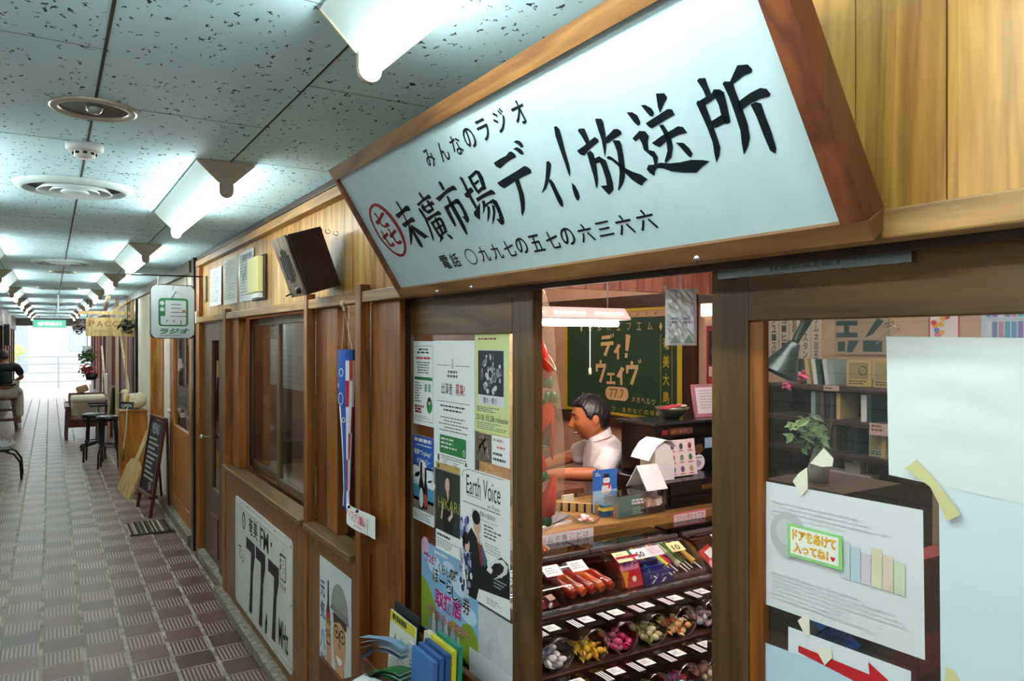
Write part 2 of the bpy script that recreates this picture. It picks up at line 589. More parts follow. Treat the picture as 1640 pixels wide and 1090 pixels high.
# left side of the arcade: shuttered shop fronts
b = MB()
b.box(-1.0, -.9, -5, 15.9, 0, 2.4, mat('#2c1c14', .7)); b.box(-1.0, -.9, 17.4, YE, 0, 2.4, mat('#2c1c14', .7)); b.box(-1.4, -.9, 15.75, 15.8, 0, 2.3, mat('#4a3120', .6)); b.box(-1.4, -.9, 17.6, 17.65, 0, 2.3, mat('#4a3120', .6)); b.box(-1.4, -.9, 15.8, 17.6, 2.3, 2.35, mat('#4a3120', .6))
b.box(-.9, -.86, -2.5, 5.2, .05, 2.05, M['shutter'])
b.box(-.9, -.85, 5.2, 15.9, 0, .95, mat('#6a4a38', .7)); b.box(-.9, -.86, 5.2, 15.9, .95, 2.1, M['shutter']); b.box(-.9, -.85, 5.2, 15.9, 2.1, 2.3, mat('#4a3120', .6)); b.box(-1.4, -1.35, 15.8, 17.6, 0, 2.3, mat('#4a3120', .6))
b.box(-.9, XL, 17.4, YE, 1.95, 2.3, mat('#57402c', .6))
b.box(-.9, XL, 17.4, YE, 0, .5, mat('#3a2414', .6))
for k in range(7):
    y = 17.5 + k * 1.2
    b.box(-.9, XL, y, y + .16, .5, 1.95, mat('#5c3417' if k % 2 else '#7b4c22', .5))
struct(b, 'wall_left')
b = MB()
b.box(-1.0, 1.1, -5.1, -5, 0, 2.4, mat('#4b443c', .8))
struct(b, 'wall_back_blocker')  # unseen end wall, added so sky light cannot flood the arcade

# far end: header over the opening
b = MB()
b.box(-.9, 1.1, YE - .1, YE + .3, 2.08, ZC + .1, mat('#8a8074', .7))
struct(b, 'wall_far')

# shop front, near stretch: boarded upper wall
b = MB()
y = -1.2
edges = [-1.2, -.899, -.7685, -.638, -.5075, -.377, -.2465, -.116, .0145, .145, .2755, .406, .5365, .667, .7975]
for y0, y1 in zip(edges, edges[1:]):
    b.box(1.0, 1.018, y0 + .0012, y1 - .0012, 1.822, 2.27, M['plank_wide'])
y0 = .7975
while y0 < 6.15:
    b.box(1.0, 1.018, y0 + .001, y0 + .104, 1.822, 2.27, M['plank'])
    y0 += .105
b.box(1.019, 1.06, -1.2, 6.2, 1.80, 2.38, M['matte_black'])
struct(b, 'wall_right')

# top beam with the dark gap over it
b = MB()
b.box(.955, .999, .9, 6.2, 2.215, 2.258, M['pine_y'])
struct(b, 'trim_1', .003)
b = MB()
b.box(.965, .999, 1.0, 6.2, 2.268, 2.298, M['dark_wood'])
struct(b, 'trim_2', .002)
# lintels between the battens
for i, (ya, yb) in enumerate(((-1.2, 2.565), (2.627, 3.222), (3.275, 4.998), (5.073, 6.13))):
    b = MB()
    b.box(.95, .999, ya, yb, 1.786, 1.826, M['pine_y'])
    if i == 0: b.box(1.0, 1.14, -1.2, 2.5, 1.792, 1.799, M['dark_wood'])
    struct(b, 'trim_%d' % (3 + i), .003)
# battens
for i, ya in enumerate((2.568, 3.224, 5.0)):
    b = MB()
    b.box(.945, .984, ya, ya + (.055, .048, .07)[i], .0, 1.852, M['cedar_z'])
    struct(b, 'trim_%d' % (7 + i), .003)
# broad boards between openings
b = MB(); b.box(.985, 1.005, 2.305, 2.5675, 0.0, 1.785, M['cedar_z']); struct(b, 'trim_10', .002)
b = MB(); b.box(.985, 1.03, 2.938, 3.07, .868, 1.785, M['cedar_z']); b.box(.986, 1.028, 3.0705, 3.2237, .868, 1.785, M['cedar_dark']); struct(b, 'trim_11', .002)
b = MB(); b.box(.985, 1.03, 4.795, 4.998, .868, 1.785, M['cedar_z']); b.box(1.0, 1.03, 5.075, 5.12, .868, 1.785, M['cedar_z']); struct(b, 'trim_12', .002)
# lower panels
b = MB(); b.box(.95, 1.03, 2.626, 3.222, .06, .84, M['panel']); b.box(.95, 1.03, 3.274, 4.998, .06, .84, M['panel']); b.box(.95, 1.03, 5.072, 5.12, .06, .86, M['panel'])
struct(b, 'wall_lower_panel')
b = MB(); b.box(.925, 1.02, 2.626, 3.222, .84, .866, M['sill']); struct(b, 'trim_13', .004)
b = MB(); b.box(.925, 1.02, 3.274, 4.998, .84, .866, M['sill']); struct(b, 'trim_14', .004)
b = MB(); b.box(.90, 1.03, 2.53, 5.15, 0, .058, M['concrete']); b.box(.955, 1.05, 5.15, 6.14, 0, .058, M['concrete']); struct(b, 'baseboard_right', .006)

# post beside the narrow door, and the black steel column
b = MB(); b.box(.97, 1.03, 6.14, 6.29, 0, 2.27, M['cedar_z']); struct(b, 'trim_15', .003)
b = MB(); b.box(.955, 1.03, 6.30, 6.40, 0, 2.3, M['black_metal']); b.box(.97, 1.03, 6.41, 6.50, 0, 2.3, mat('#3a3f3c', .4, .4)); struct(b, 'trim_16', .002)

# end wall of the shop and the inside shell
b = MB(); b.box(1.0, 1.06, -1.2, .09, 0, 1.785, M['cedar_dark']); struct(b, 'wall_near')
b = MB()
b.box(3.45, 3.55, -1.2, 5.3, 0, 2.4, M['plaster'])
struct(b, 'wall_rear')
b = MB(); b.box(1.06, 3.45, -1.25, -1.2, 0, 2.4, M['plaster']); struct(b, 'wall_side_near')
b = MB(); b.box(1.06, 3.45, 5.2, 5.3, 0, 2.4, M['plaster']); struct(b, 'wall_side_far')
b = MB(); b.box(1.06, 3.55, -1.25, 5.3, 2.38, 2.46, wood('shop ceiling boarding', '#5a3620', '#83563a', 'x', .5)); struct(b, 'ceiling_shop')
# studio booth partitions behind the wide window, and the show-case box behind the narrow one
b = MB()
b.box(1.95, 1.99, 3.2, 5.2, 0, 2.38, M['booth_wood'])
b.box(1.10, 1.95, 3.16, 3.2, 0, 2.38, M['booth_wood'])
b.box(1.04, 1.10, 5.12, 5.2, 0, 2.38, M['booth_wood'])
struct(b, 'wall_booth')
b = MB()
b.box(1.40, 1.42, 2.545, 3.15, .6, 1.8, mat('#2a2723', .7))
b.box(1.04, 1.40, 2.545, 2.555, .6, 1.8, M['cedar_dark'])
b.box(1.04, 1.40, 2.555, 3.15, .84, .866, M['sill'])
struct(b, 'wall_showcase')

# ------------------------------------------------------------------ the big hand-lettered sign, leaning out over the entrance
SIGN_INK = "285,277 294,277 297,268 298,255 295,238 293,221 294,206 298,195 303,180 305,163 306,148 302,137 295,136 284,144 284,163 285,180 283,197 284,214 287,239 288,257 286,269;245,245 279,248 331,258 343,255 345,248 341,241 319,243 287,239 257,232 248,234 243,240;252,215 291,219 326,224 335,221 338,213 335,209 311,210 290,207 265,202 255,206;281,202 300,193 279,177 262,164 239,150 236,152 252,170 269,189;300,207 310,201 337,182 357,166 365,159 349,160 337,157 326,165 312,176 298,191;433,277 441,276 443,270 446,260 446,252 436,254 433,263 431,271;393,251 430,257 474,264 482,261 483,255 480,252 455,253 432,251 401,244 396,247;387,239 398,239 404,230 406,210 401,190 395,169 386,152 377,145 375,147 381,165 388,186 392,208 388,226;408,242 425,247 427,228 413,226 409,231;448,251 463,250 465,235 466,223 456,223 452,237;406,237 446,241 477,246 481,241 482,235 463,235 440,236 411,231;412,227 430,227 461,228 464,222 444,219 429,217 422,220;406,210 452,214 483,218 489,212 488,206 464,207 438,205 407,199 406,204;413,196 426,196 429,174 431,154 418,152 414,167 413,183;412,195 438,198 470,202 478,198 473,193 449,193 424,189;470,202 480,198 481,186 477,170 473,159 460,159 461,168 466,183 467,193;445,204 455,204 455,177 452,159 440,159 439,177;422,177 466,183 465,177 424,172;417,156 458,164 473,160 458,157 424,151;422,155 440,153 438,147 421,141 403,137 416,144 420,150;461,156 473,153 482,147 484,140 480,138 472,139 466,147;552,282 559,283 567,279 566,268 566,259 553,261 552,272;500,248 536,253 581,261 608,263 616,259 618,249 594,252 560,249 513,238 506,243;519,222 539,221 538,214 536,195 535,179 530,168 522,167 519,179 518,201;519,222 554,226 591,231 601,229 605,222 594,217 580,220 545,217 525,212;591,231 603,228 607,213 607,191 604,175 591,167 585,169 582,181 575,187 588,185 592,196 591,214 585,222;555,244 565,244 566,230 570,211 571,185 570,162 564,142 556,139 552,153 551,179 550,205 550,224;637,235 653,238 674,245 682,243 684,234 666,230 647,223 638,227;653,274 660,275 666,270 666,251 664,232 665,208 665,195 654,194 651,210 651,232 654,256;638,188 656,194 684,205 649,167 641,172 634,180;688,269 698,269 700,253 703,227 695,224 690,234 687,251;689,268 711,272 730,276 739,273 735,269 717,266 695,262;730,276 744,270 746,256 737,230 728,229 723,236 728,254 729,266;699,251 722,255 725,250 703,245;697,232 722,238 736,233 736,229 717,229 696,224;676,217 710,221 752,225 760,220 761,212 738,214 710,213 677,208;693,207 708,207 701,195 684,183 670,177 682,187 691,199;696,198 722,201 742,204 752,197 752,180 747,158 740,146 729,141 722,144 715,159 728,157 734,168 736,185 733,195 717,196 698,191;705,193 714,190 707,179 692,166 673,156 685,169 697,181;726,193 735,188 726,174 709,159 687,147 700,161 716,175;810,276 841,279 864,280 881,285 889,283 895,277 895,270 873,269 850,266 823,260 812,267;909,299 921,300 930,296 934,289 933,283 924,283 921,289 916,294;897,287 910,288 919,283 924,277 923,270 916,270 911,273 905,281;787,234 819,238 868,243 906,248 915,244 921,237 918,230 892,229 852,225 802,218 791,226;852,226 868,226 865,215 860,194 849,176 837,162 817,149 820,157 832,175 844,199;980,241 987,241 990,234 977,220 966,210 955,201 941,192 921,185 922,187 937,197 951,209 964,223;962,207 968,206 972,197 972,179 973,160 968,149 963,147 958,151 957,163 958,183 959,202;1047,296 1054,295 1058,288 1055,275 1046,247 1040,223 1034,209 1026,200 1026,207 1030,229 1035,259 1039,280;1024,188 1029,180 1030,168 1027,157 1018,151 1014,153 1014,165 1018,178;1103,273 1108,276 1122,273 1122,264 1121,250 1109,245 1108,253 1106,265;1078,241 1102,245 1137,253 1143,248 1143,243 1125,239 1108,235 1091,228 1081,233;1100,231 1112,233 1116,227 1114,218 1108,200 1098,180 1092,172 1084,164 1084,169 1090,186 1095,209;1111,217 1127,219 1139,208 1136,190 1132,168 1125,154 1108,147 1103,154 1097,167 1113,165 1118,175 1122,197 1122,208 1111,208;1157,280 1161,281 1173,277 1173,271 1167,254 1159,237 1149,224 1140,213 1144,225 1151,244 1154,264;1162,245 1178,250 1190,254 1199,252 1204,247 1203,242 1192,240 1177,238 1164,235 1157,237;1176,237 1192,233 1192,226 1185,205 1176,185 1167,171 1155,160 1137,150 1136,152 1145,162 1158,179 1168,200 1175,217 1176,228;1144,213 1151,214 1157,210 1167,198 1176,186 1191,175 1206,167 1217,156 1205,153 1198,148 1191,152 1180,163 1171,178 1163,191 1153,205 1145,209;1234,272 1246,269 1254,261 1254,250 1251,246 1245,246 1241,252;1270,274 1279,272 1288,264 1290,256 1285,251 1279,253 1275,261;1309,282 1325,278 1327,270 1313,261 1301,252 1302,262;1264,245 1289,249 1319,254 1327,251 1328,242 1304,239 1272,234 1267,238;1289,235 1298,234 1301,222 1302,209 1298,195 1286,180 1270,174 1269,177 1284,192 1291,210 1291,225;1259,212 1286,218 1325,224 1334,220 1337,210 1321,211 1298,209 1271,202 1264,207;1307,201 1322,197 1329,186 1331,177 1326,172 1322,173 1317,182 1312,193;1222,229 1244,237 1256,233 1259,224 1251,215 1246,203 1257,198 1259,187 1252,177 1245,177 1248,189 1240,200 1236,205 1238,216 1237,225 1226,223;1224,173 1231,179 1245,177 1260,177 1278,172 1299,169 1323,168 1344,163 1357,158 1339,153 1323,146 1300,151 1276,158 1260,167 1248,170 1240,166 1235,159 1227,165;1392,277 1397,279 1408,276 1407,265 1407,253 1396,251 1396,262;1375,247 1379,250 1385,248 1390,243 1389,216 1388,196 1386,174 1378,162 1368,153 1370,164 1376,185 1377,207 1376,231;1383,249 1409,253 1414,257 1424,254 1429,248 1426,244 1413,245 1389,240;1414,256 1429,249 1426,231 1421,207 1417,204 1409,206 1409,216 1412,233 1411,245;1388,215 1409,219 1421,213 1419,205 1409,206 1395,204 1388,205;1466,276 1482,272 1486,264 1483,260 1470,260 1447,254 1445,259 1456,268;1432,260 1436,262 1449,258 1448,243 1448,217 1447,194 1442,176 1434,165 1421,154 1425,171 1431,189 1433,215 1434,240;1445,229 1469,235 1487,237 1496,233 1499,225 1496,222 1481,223 1463,221 1443,216;1463,220 1472,221 1480,217 1479,199 1479,175 1477,151 1472,144 1466,150 1465,172 1465,201"
SIGN_RED = "115,269 125,270 130,263 132,250 128,235 136,227 146,227 158,232 170,231 176,226 171,220 148,218 131,221 121,230 121,245 121,257;96,247 125,249 167,264 178,263 180,257 148,248 113,235 100,234 95,240;97,217 104,214 106,202 107,191 108,175 114,167 128,172 139,171 138,163 124,159 106,161 98,169 97,183 97,199;83,196 106,200 130,206 138,200 128,195 105,189 90,186;149,217 158,214 158,202 161,188 161,173 168,170 182,173 194,171 193,163 175,160 160,162 152,169 149,183 149,203;136,195 157,198 185,207 195,205 194,199 168,192 146,185 138,187"
SIGN_RING = "160,294 178,289 195,279 208,266 219,250 225,232 228,214 228,194 221,177 212,160 200,145 184,134 167,127 148,124 129,125 112,132 96,143 83,157 72,172 65,190 61,208 62,228 66,246 74,263 88,277 104,286 122,292 141,295;150,287 165,281 178,271 189,259 197,245 203,230 209,214 208,198 206,182 200,166 191,153 179,142 164,135 148,132 132,135 117,140 103,149 92,161 83,174 77,189 73,205 73,221 74,238 81,252 90,266 103,276 118,283 134,286"

def pts(t): return [[tuple(int(k) / 1000 for k in q.split(',')) for q in p.split()] for p in t.split(';')]
SL = .4357
su = Vector((-.5279, 0, .8493)); sn = Vector((-.8493, 0, -.5279))
SF = FR((.93, 2.171, 1.783), (0, -1, 0), su, sn)          # a: along the wall, b: up the slope
sign = thing('shop_sign', 'large white shop sign with black brush lettering in a brown timber frame above the entrance', 'sign', (.93, 1.38, 1.783))
b = MB(); b.prism(SF, [(.004, .004), (1.574, .004), (1.574, SL - .004), (.004, SL - .004)], -.028, -.012, speckle('white sign paint', '#aac3c8', '#bcd2d6', 3, .25)); b.build('panel', sign)
def rail(name, q, m):
    b = MB(); b.prism(SF, q, -.042, 0, m); b.build(name, sign, .002)
rail('frame_rail', [(0, 0), (1.578, 0), (1.578, .029), (0, .029)], M['sign_frame'])
rail('frame_rail', [(0, SL - .036), (1.578, SL - .036), (1.578, SL), (0, SL)], M['sign_frame'])
rail('frame_stile', [(0, .0292), (.016, .0292), (.016, SL - .0362), (0, SL - .0362)], M['sign_frame_z'])
rail('frame_stile', [(1.538, .0292), (1.578, .0292), (1.578, SL - .0362), (1.538, SL - .0362)], M['sign_frame_z'])
sink = mat('#08141a', .25, name='gloss black sign paint')
sred = mat('#86141f', .35, name='deep red sign paint')
b = MB()
for p in pts(SIGN_INK): b.shape(SF, p, sink, -.0112)
o = b.build('lettering', sign); o['label'] = 'large black brush characters'
b = MB()
for p in pts(SIGN_RED): b.shape(SF, p, sred, -.0112)
ro, ri = pts(SIGN_RING); n = len(ro)
b.add([SF.p(x, y, -.0112) for x, y in ro] + [SF.p(x, y, -.0112) for x, y in ri], [(i, (i + 1) % n, n + (i + 1) % n, n + i) for i in range(n)], sred)
o = b.build('emblem', sign); o['label'] = 'dark red ring with three sevens'
b = MB()
def sch(ch, a, c, w, h, bold=.012): b.txt(SF, ch, a - w / 2, c + h / 2, a + w / 2, c - h / 2, sink, -.0110, bold)
for ch, a, c in (('み', .571, .341), ('ん', .641, .341), ('な', .706, .341), ('の', .768, .343), ('ラ', .832, .345), ('ジ', .9, .347), ('オ', .969, .345)): sch(ch, a, c, .043, .045)
o = b.build('upper_lettering', sign); o['label'] = 'small black characters along the top'
b = MB()
for ch, a, c in (('電', .38, .082), ('話', .436, .082), ('九', .589, .083), ('九', .649, .083), ('七', .707, .084), ('の', .761, .085), ('五', .82, .084), ('七', .88, .084), ('の', .935, .085), ('六', .995, .085), ('三', 1.054, .086), ('六', 1.112, .086), ('六', 1.171, .087)):
    sch(ch, a, c, .044, .03 if ch == '三' else .040)
b.ring(SF, .523, .083, .026, .022, .003, sink, -.0110)
o = b.build('lower_lettering', sign); o['label'] = 'small black telephone number along the bottom'
for a in (.27, .47, 1.262):
    b = MB(); b.lathe([(.0, .006), (.0025, .006), (.006, .004), (.0065, 0)], SF.p(a, .006, 0), M['chrome'], 10, sn); b.build('screw', sign)

# ------------------------------------------------------------------ sliding doors
def panel_door(name, label, x, y0, y1, zt, st_l, st_r, rail_t, stm, glass_x):
    """y0 nearer the camera; st_l is the stile at the far side"""
    d = thing(name, label, 'door', (x, (y0 + y1) / 2, 0))
    d['kind'] = 'structure'
    b = MB(); b.box(x, x + .03, y1 - st_l, y1, .005, zt, stm); b.build('stile', d, .003)
    b = MB(); b.box(x, x + .03, y0, y0 + st_r, .005, zt, stm); b.build('stile', d, .003)
    b = MB(); b.box(x, x + .03, y0 + st_r, y1 - st_l, zt - rail_t, zt, M['frame_y']); b.build('rail', d, .003)
    b = MB(); b.box(x, x + .03, y0 + st_r, y1 - st_l, .005, .16, M['frame_y']); b.build('rail', d, .003)
    b = MB(); b.box(glass_x, glass_x + .004, y0 + st_r, y1 - st_l, .16, zt - rail_t, M['glass']); b.build('pane', d)
    return d
panel_door('door_1', 'brown framed sliding glass door covered in posters, left of the opening', 1.035, 1.578, 2.41, 1.783, .085, .10, .115, M['frame_z'], 1.045)
d2 = panel_door('door_2', 'wide brown framed sliding glass door with white papers, right of the opening', 1.075, .10, 1.018, 1.785, .088, .09, .10, M['frame_z'], 1.088)
b = MB(); b.box(1.078, 1.094, .899, .9295, .16, 1.684, M['cedar_z']); o = b.build('glazing_bead', d2, .002); o['label'] = 'red-brown strip beside the glass'
# door runner strip on top of the right door
b = MB(); b.box(1.062, 1.074, .62, .99, 1.764, 1.785, M['steel'])
fr = facade(1.062, .99, 1.782)
b.lines(fr, .12, .004, .30, .014, 1, M['ink_soft'], fill=.8)
tagmesh(b, 'door_runner', 'thin grey metal strip lying on top of the right sliding door', 'metal strip')
b = MB(); b.box(1.02, 1.034, .1, 2.34, 1.776, 1.7915, M['dark_wood']); struct(b, 'trim_20')

# ------------------------------------------------------------------ the wide studio window (two sliding sashes)
def sash(name, x, y0, y1, z0, z1, t, m, gl=M['glass']):
    d = thing(name, '', '', (x, (y0 + y1) / 2, z0)); d['kind'] = 'structure'
    b = MB()
    b.box(x, x + .025, y0, y0 + t, z0, z1, m); b.box(x, x + .025, y1 - t, y1, z0, z1, m)
    b.box(x, x + .025, y0 + t, y1 - t, z0, z0 + t, m); b.box(x, x + .025, y0 + t, y1 - t, z1 - t, z1, m)
    b.build('sash_frame', d, .002)
    b = MB(); b.box(x + .01, x + .014, y0 + t, y1 - t, z0 + t, z1 - t, gl); b.build('pane', d)
    return d
s1 = sash('window_1', 1.04, 3.27, 4.10, .868, 1.783, .045, M['frame_z']); s1['label'] = 'nearer sliding sash of the wide studio window'; s1['category'] = 'window'
s2 = sash('window_2', 1.07, 4.0, 4.88, .868, 1.783, .045, M['frame_z']); s2['label'] = 'farther sliding sash of the wide studio window'; s2['category'] = 'window'
w3 = thing('window_3', 'tall narrow show-case window beside the entrance post', 'window', (1.03, 2.70, .866)); w3['kind'] = 'structure'
b = MB(); b.box(1.034, 1.038, 2.57, 2.939, .868, 1.79, M['glass']); b.build('pane', w3)

# ------------------------------------------------------------------ narrow brown door past the window
nd = thing('door_3', 'narrow dark brown wooden door with a slit of glass beyond the studio window', 'door', (1.01, 5.75, 0)); nd['kind'] = 'structure'
b = MB()
b.box(1.005, 1.04, 5.80, 6.13, .06, 1.785, M['frame_z']); b.box(1.005, 1.04, 5.13, 5.52, .06, 1.785, M['frame_z'])
b.box(1.005, 1.04, 5.52, 5.80, .06, .58, M['frame_z']); b.box(1.005, 1.04, 5.52, 5.80, 1.65, 1.785, M['frame_y'])
b.box(.985, 1.0045, 5.13, 5.42, .06, 1.785, M['frame_z'])
b.box(.995, 1.0045, 5.53, 5.79, .12, .40, M['cedar_dark'])
b.build('door_leaf', nd, .002)
b = MB(); b.box(1.02, 1.024, 5.52, 5.80, .58, 1.65, clear('dark door glass', (.35, .22, .2), .15, .02)); b.build('pane', nd)
b = MB(); b.tube([(1.004, 5.96, .93), (.975, 5.96, .93)], .008, M['chrome']); b.ell((.962, 5.96, .93), (.018, .022, .022), mat('#a9a48f', .25, .8)); b.build('knob', nd)
for z in (1.40, .78):
    b = MB(); b.box(.978, .9848, 5.405, 5.435, z, z + .11, mat('#b59a5a', .35, .9)); b.tube([(.976, 5.42, z - .004), (.976, 5.42, z + .114)], .006, mat('#b59a5a', .35, .9)); b.build('hinge', nd)
b = MB(); b.box(.955, .97, 6.18, 6.24, 1.78, 1.875, mat('#ddd8c6', .5)); tagmesh(b, 'doorbell', 'small cream plastic doorbell box on the post beside the narrow door', 'doorbell', bevel=.004)

# ------------------------------------------------------------------ frequency plate (looks like a giant licence plate)
def rrect(x0, y0, x1, y1, r, n=5):
    o = []
    for cx, cy, t in ((x1 - r, y0 + r, -90), (x1 - r, y1 - r, 0), (x0 + r, y1 - r, 90), (x0 + r, y0 + r, 180)):
        for i in range(n + 1):
            a = R_(t + 90 * i / n); o.append((cx + r * math.cos(a), cy + r * math.sin(a)))
    return o
pl = thing('frequency_plate', 'big white embossed plate with black digits 77.7 under the wide studio window', 'sign plate', (.947, 4.07, .10))
PW, PH = 1.235, .622
fr = facade(.9495, 4.69, .728)
wp = speckle('worn white plate enamel', '#cfcfcd', '#dddcda', 4, .35)
b = MB(); b.prism(fr, rrect(0, 0, PW, PH, .035), 0, .004, wp); b.build('plate', pl, .001)
b = MB()
o_, i_ = rrect(.028, .028, PW - .028, PH - .028, .03), rrect(.046, .046, PW - .046, PH - .046, .02)
n = len(o_)
b.add([fr.p(x, y, .0042) for x, y in o_] + [fr.p(x, y, .007) for x, y in rrect(.037, .037, PW - .037, PH - .037, .025)] + [fr.p(x, y, .0042) for x, y in i_],
      [(k * n + i, k * n + (i + 1) % n, (k + 1) * n + (i + 1) % n, (k + 1) * n + i) for k in range(2) for i in range(n)], wp, True)
b.build('raised_rim', pl)
b = MB()
def plate_seven(a, c, w, h, t):
    b.prism(fr, [(a, c), (a + w, c), (a + w, c + t * 1.1), (a + w * .78, c + h * .42), (a + w * .66, c + h), (a + w * .66 - t * 1.0, c + h), (a + w * .55, c + h * .42), (a + w - t * 1.3, c + t), (a, c + t)], .004, .0062, M['ink'])
plate_seven(.30, .185, .20, .40, .062); plate_seven(.53, .185, .20, .40, .062); plate_seven(.80, .185, .20, .38, .062)
b.prism(fr, [(.735, .53), (.765, .475), (.775, .515), (.76, .585), (.735, .585)], .004, .0062, M['ink'])
o = b.build('digits', pl); o['label'] = 'tall black digits 77.7'
b = MB()
b.txt(fr, '奄', .36, .055, .45, .155, M['ink'], .0046, .02); b.txt(fr, '美', .47, .055, .56, .155, M['ink'], .0046, .02)
b.txt(fr, 'FM', .62, .06, .80, .165, M['ink'], .0046, .015)
b.txt(fr, 'で', .09, .27, .17, .345, M['ink'], .0046, .0); b.txt(fr, 'ぃ', .185, .31, .25, .355, M['ink'], .0046, .0)
b.txt(fr, 'MHz', 1.0, .42, 1.17, .55, M['ink'], .0046, .02)
b.txt(fr, '♥', .84, .09, .87, .12, M['ink'], .0046)
o = b.build('lettering', pl); o['label'] = 'black characters around the digits'
b = MB(); b.disc(fr, .23, .11, .042, .05, M['ink_soft'], .0044); b.ring(fr, .23, .11, .042, .05, .006, M['ink'], .0047); b.txt(fr, '島', .205, .08, .255, .14, M['paper'], .0049); b.build('emblem', pl)
b = MB()
def radio_mark(b, fr, a, c, w, h, d, g, bg, ink):
    """square radio drawn like a character: case, two knobs, dial lines, speaker bars"""
    P = lambda u, v: (a + u * w, c + v * h)
    ou = rrect(*P(0, .0), *P(1, 1), .12 * w); b.shape(fr, ou, g, d)
    b.shape(fr, rrect(*P(.075, .08), *P(.925, .945), .06 * w), bg, d + .0003)
    b.shape(fr, [P(.04, .05), P(.23, .05), P(.23, .64), P(.04, .64)], g, d + .0006)
    for k in (.18, .40): b.disc(fr, *P(.125, k), .075 * w, .075 * w, bg, d + .0009)
    for k in (.21, .35, .49, .63): b.shape(fr, [P(.42, k), P(.75 if k < .4 else .93, k), P(.75 if k < .4 else .93, k + .025), P(.42, k + .025)], ink, d + .0009)
    for u, v0, v1 in ((.29, .77, .85), (.52, .77, .85), (.75, .77, .96)): b.shape(fr, [P(u - .015, v0), P(u + .015, v0), P(u + .015, v1), P(u - .015, v1)], ink, d + .0009)
    b.shape(fr, [P(.38, .06), P(.58, -.25), P(.61, -.24), P(.42, .06)], ink, d + .0009)
radio_mark(b, fr, 1.02, .10, .11, .125, .0044, M['ink'], wp, M['ink'])
b.txt(fr, 'ラジオ', 1.02, .24, 1.13, .27, M['ink'], .0047, .02)
b.build('radio_emblem', pl)
for a, c in ((.31, .016), (.93, .016), (.31, PH - .016), (.93, PH - .016), (PW - .018, .30), (PW - .02, PH - .03), (PW - .02, .03)):
    b = MB(); b.lathe([(.0, .004), (.005, .003), (.006, 0)], fr.p(a, c, .004), M['steel'], 8, (-1, 0, 0)); b.build('screw', pl)

# ------------------------------------------------------------------ old enamel drink poster
ep = thing('enamel_poster', 'tall old enamel poster of a smiling man in hat and glasses raising a bottle', 'poster', (.948, 2.86, .07))
fr = facade(.9495, 3.045, .767)
b = MB(); b.prism(fr, [(0, 0), (.375, 0), (.375, .70), (0, .70)], 0, .003, mat('#cfd9d8', .35)); b.build('sheet', ep)
skin_p = mat('#c99a76', .6); skin_s = mat('#a8714c', .6)
b = MB()
b.disc(fr, .245, .27, .075, .135, skin_p, .0034)
b.disc(fr, .245, .375, .045, .05, skin_p, .0036)
b.shape(fr, [(.20, .36), (.30, .36), (.31, .47), (.255, .52), (.20, .47)], skin_s, .0033)
b.disc(fr, .25, .155, .098, .10, mat('#8d928e', .6), .0039, 24, math.pi, 2 * math.pi)
b.shape(fr, [(.135, .175), (.16, .15), (.345, .155), (.36, .185), (.25, .178)], mat('#777c78', .6), .0041)
b.shape(fr, [(.17, .18), (.335, .18), (.325, .215), (.25, .20), (.18, .22)], mat('#3a2a22', .7), .0038)
for q in (.215, .285): b.ring(fr, q, .245, .031, .026, .006, M['ink'], .0044)
b.shape(fr, [(.24, .24), (.26, .24), (.26, .247), (.24, .247)], M['ink'], .0044)
for q in (.215, .285): b.disc(fr, q, .245, .010, .006, M['ink'], .0043)
b.shape(fr, [(.244, .25), (.256, .25), (.268, .30), (.235, .30)], skin_s, .0042)
b.disc(fr, .248, .335, .034, .028, mat('#f0ece4', .6), .0043, 16, 0, math.pi)
b.shape(fr, [(.15, .50), (.205, .43), (.255, .56), (.305, .43), (.375, .50), (.375, .70), (.15, .70)], mat('#5c6468', .7), .0034)
b.shape(fr, [(.205, .43), (.255, .54), (.305, .43), (.29, .70), (.215, .70)], M['white'], .0037)
b.shape(fr, [(.24, .49), (.27, .49), (.285, .66), (.255, .70), (.228, .66)], mat('#4a4a55', .7), .0040)
b.build('portrait', ep)
b = MB()
b.shape(fr, [(.085, .30), (.145, .29), (.155, .50), (.10, .52)], skin_p, .0034)
for k in range(4): b.disc(fr, .112, .235 + k * .024, .034, .014, skin_p if k % 2 else skin_s, .0042)
b.shape(fr, [(.105, .075), (.12, .075), (.122, .16), (.137, .20), (.137, .33), (.088, .33), (.088, .20), (.103, .16)], mat('#3a1a10', .3), .0038)
b.shape(fr, [(.088, .20), (.137, .20), (.137, .245), (.088, .245)], M['red'], .0040)
b.build('raised_bottle', ep)
b = MB(); dr = mat('#8e1626', .4)
b.disc(fr, .19, .63, .135, .155, dr, .0046, 32, math.pi * 1.0, math.pi * 2.0); b.shape(fr, [(.055, .63), (.325, .63), (.325, .70), (.055, .70)], dr, .0046)
for i, ch in enumerate('オロナミン'): b.txt(fr, ch, .095 + i * .043, .545 + i * .018, .132 + i * .043, .588 + i * .018, M['white'], .0052, .03)
b.txt(fr, 'C', .20, .645, .25, .695, M['white'], .0052, .04)
b.build('red_disc', ep)
b = MB(); bl = mat('#2c4f9a', .5)
for ch, z0, z1 in (('元', .095, .16), ('気', .175, .25), ('ハ', .29, .37), ('ツ', .385, .45), ('ラ', .475, .55), ('ツ', .575, .64)): b.txt(fr, ch, .012, z0, .07, z1, bl, .0036, .02)
b.build('lettering', ep)

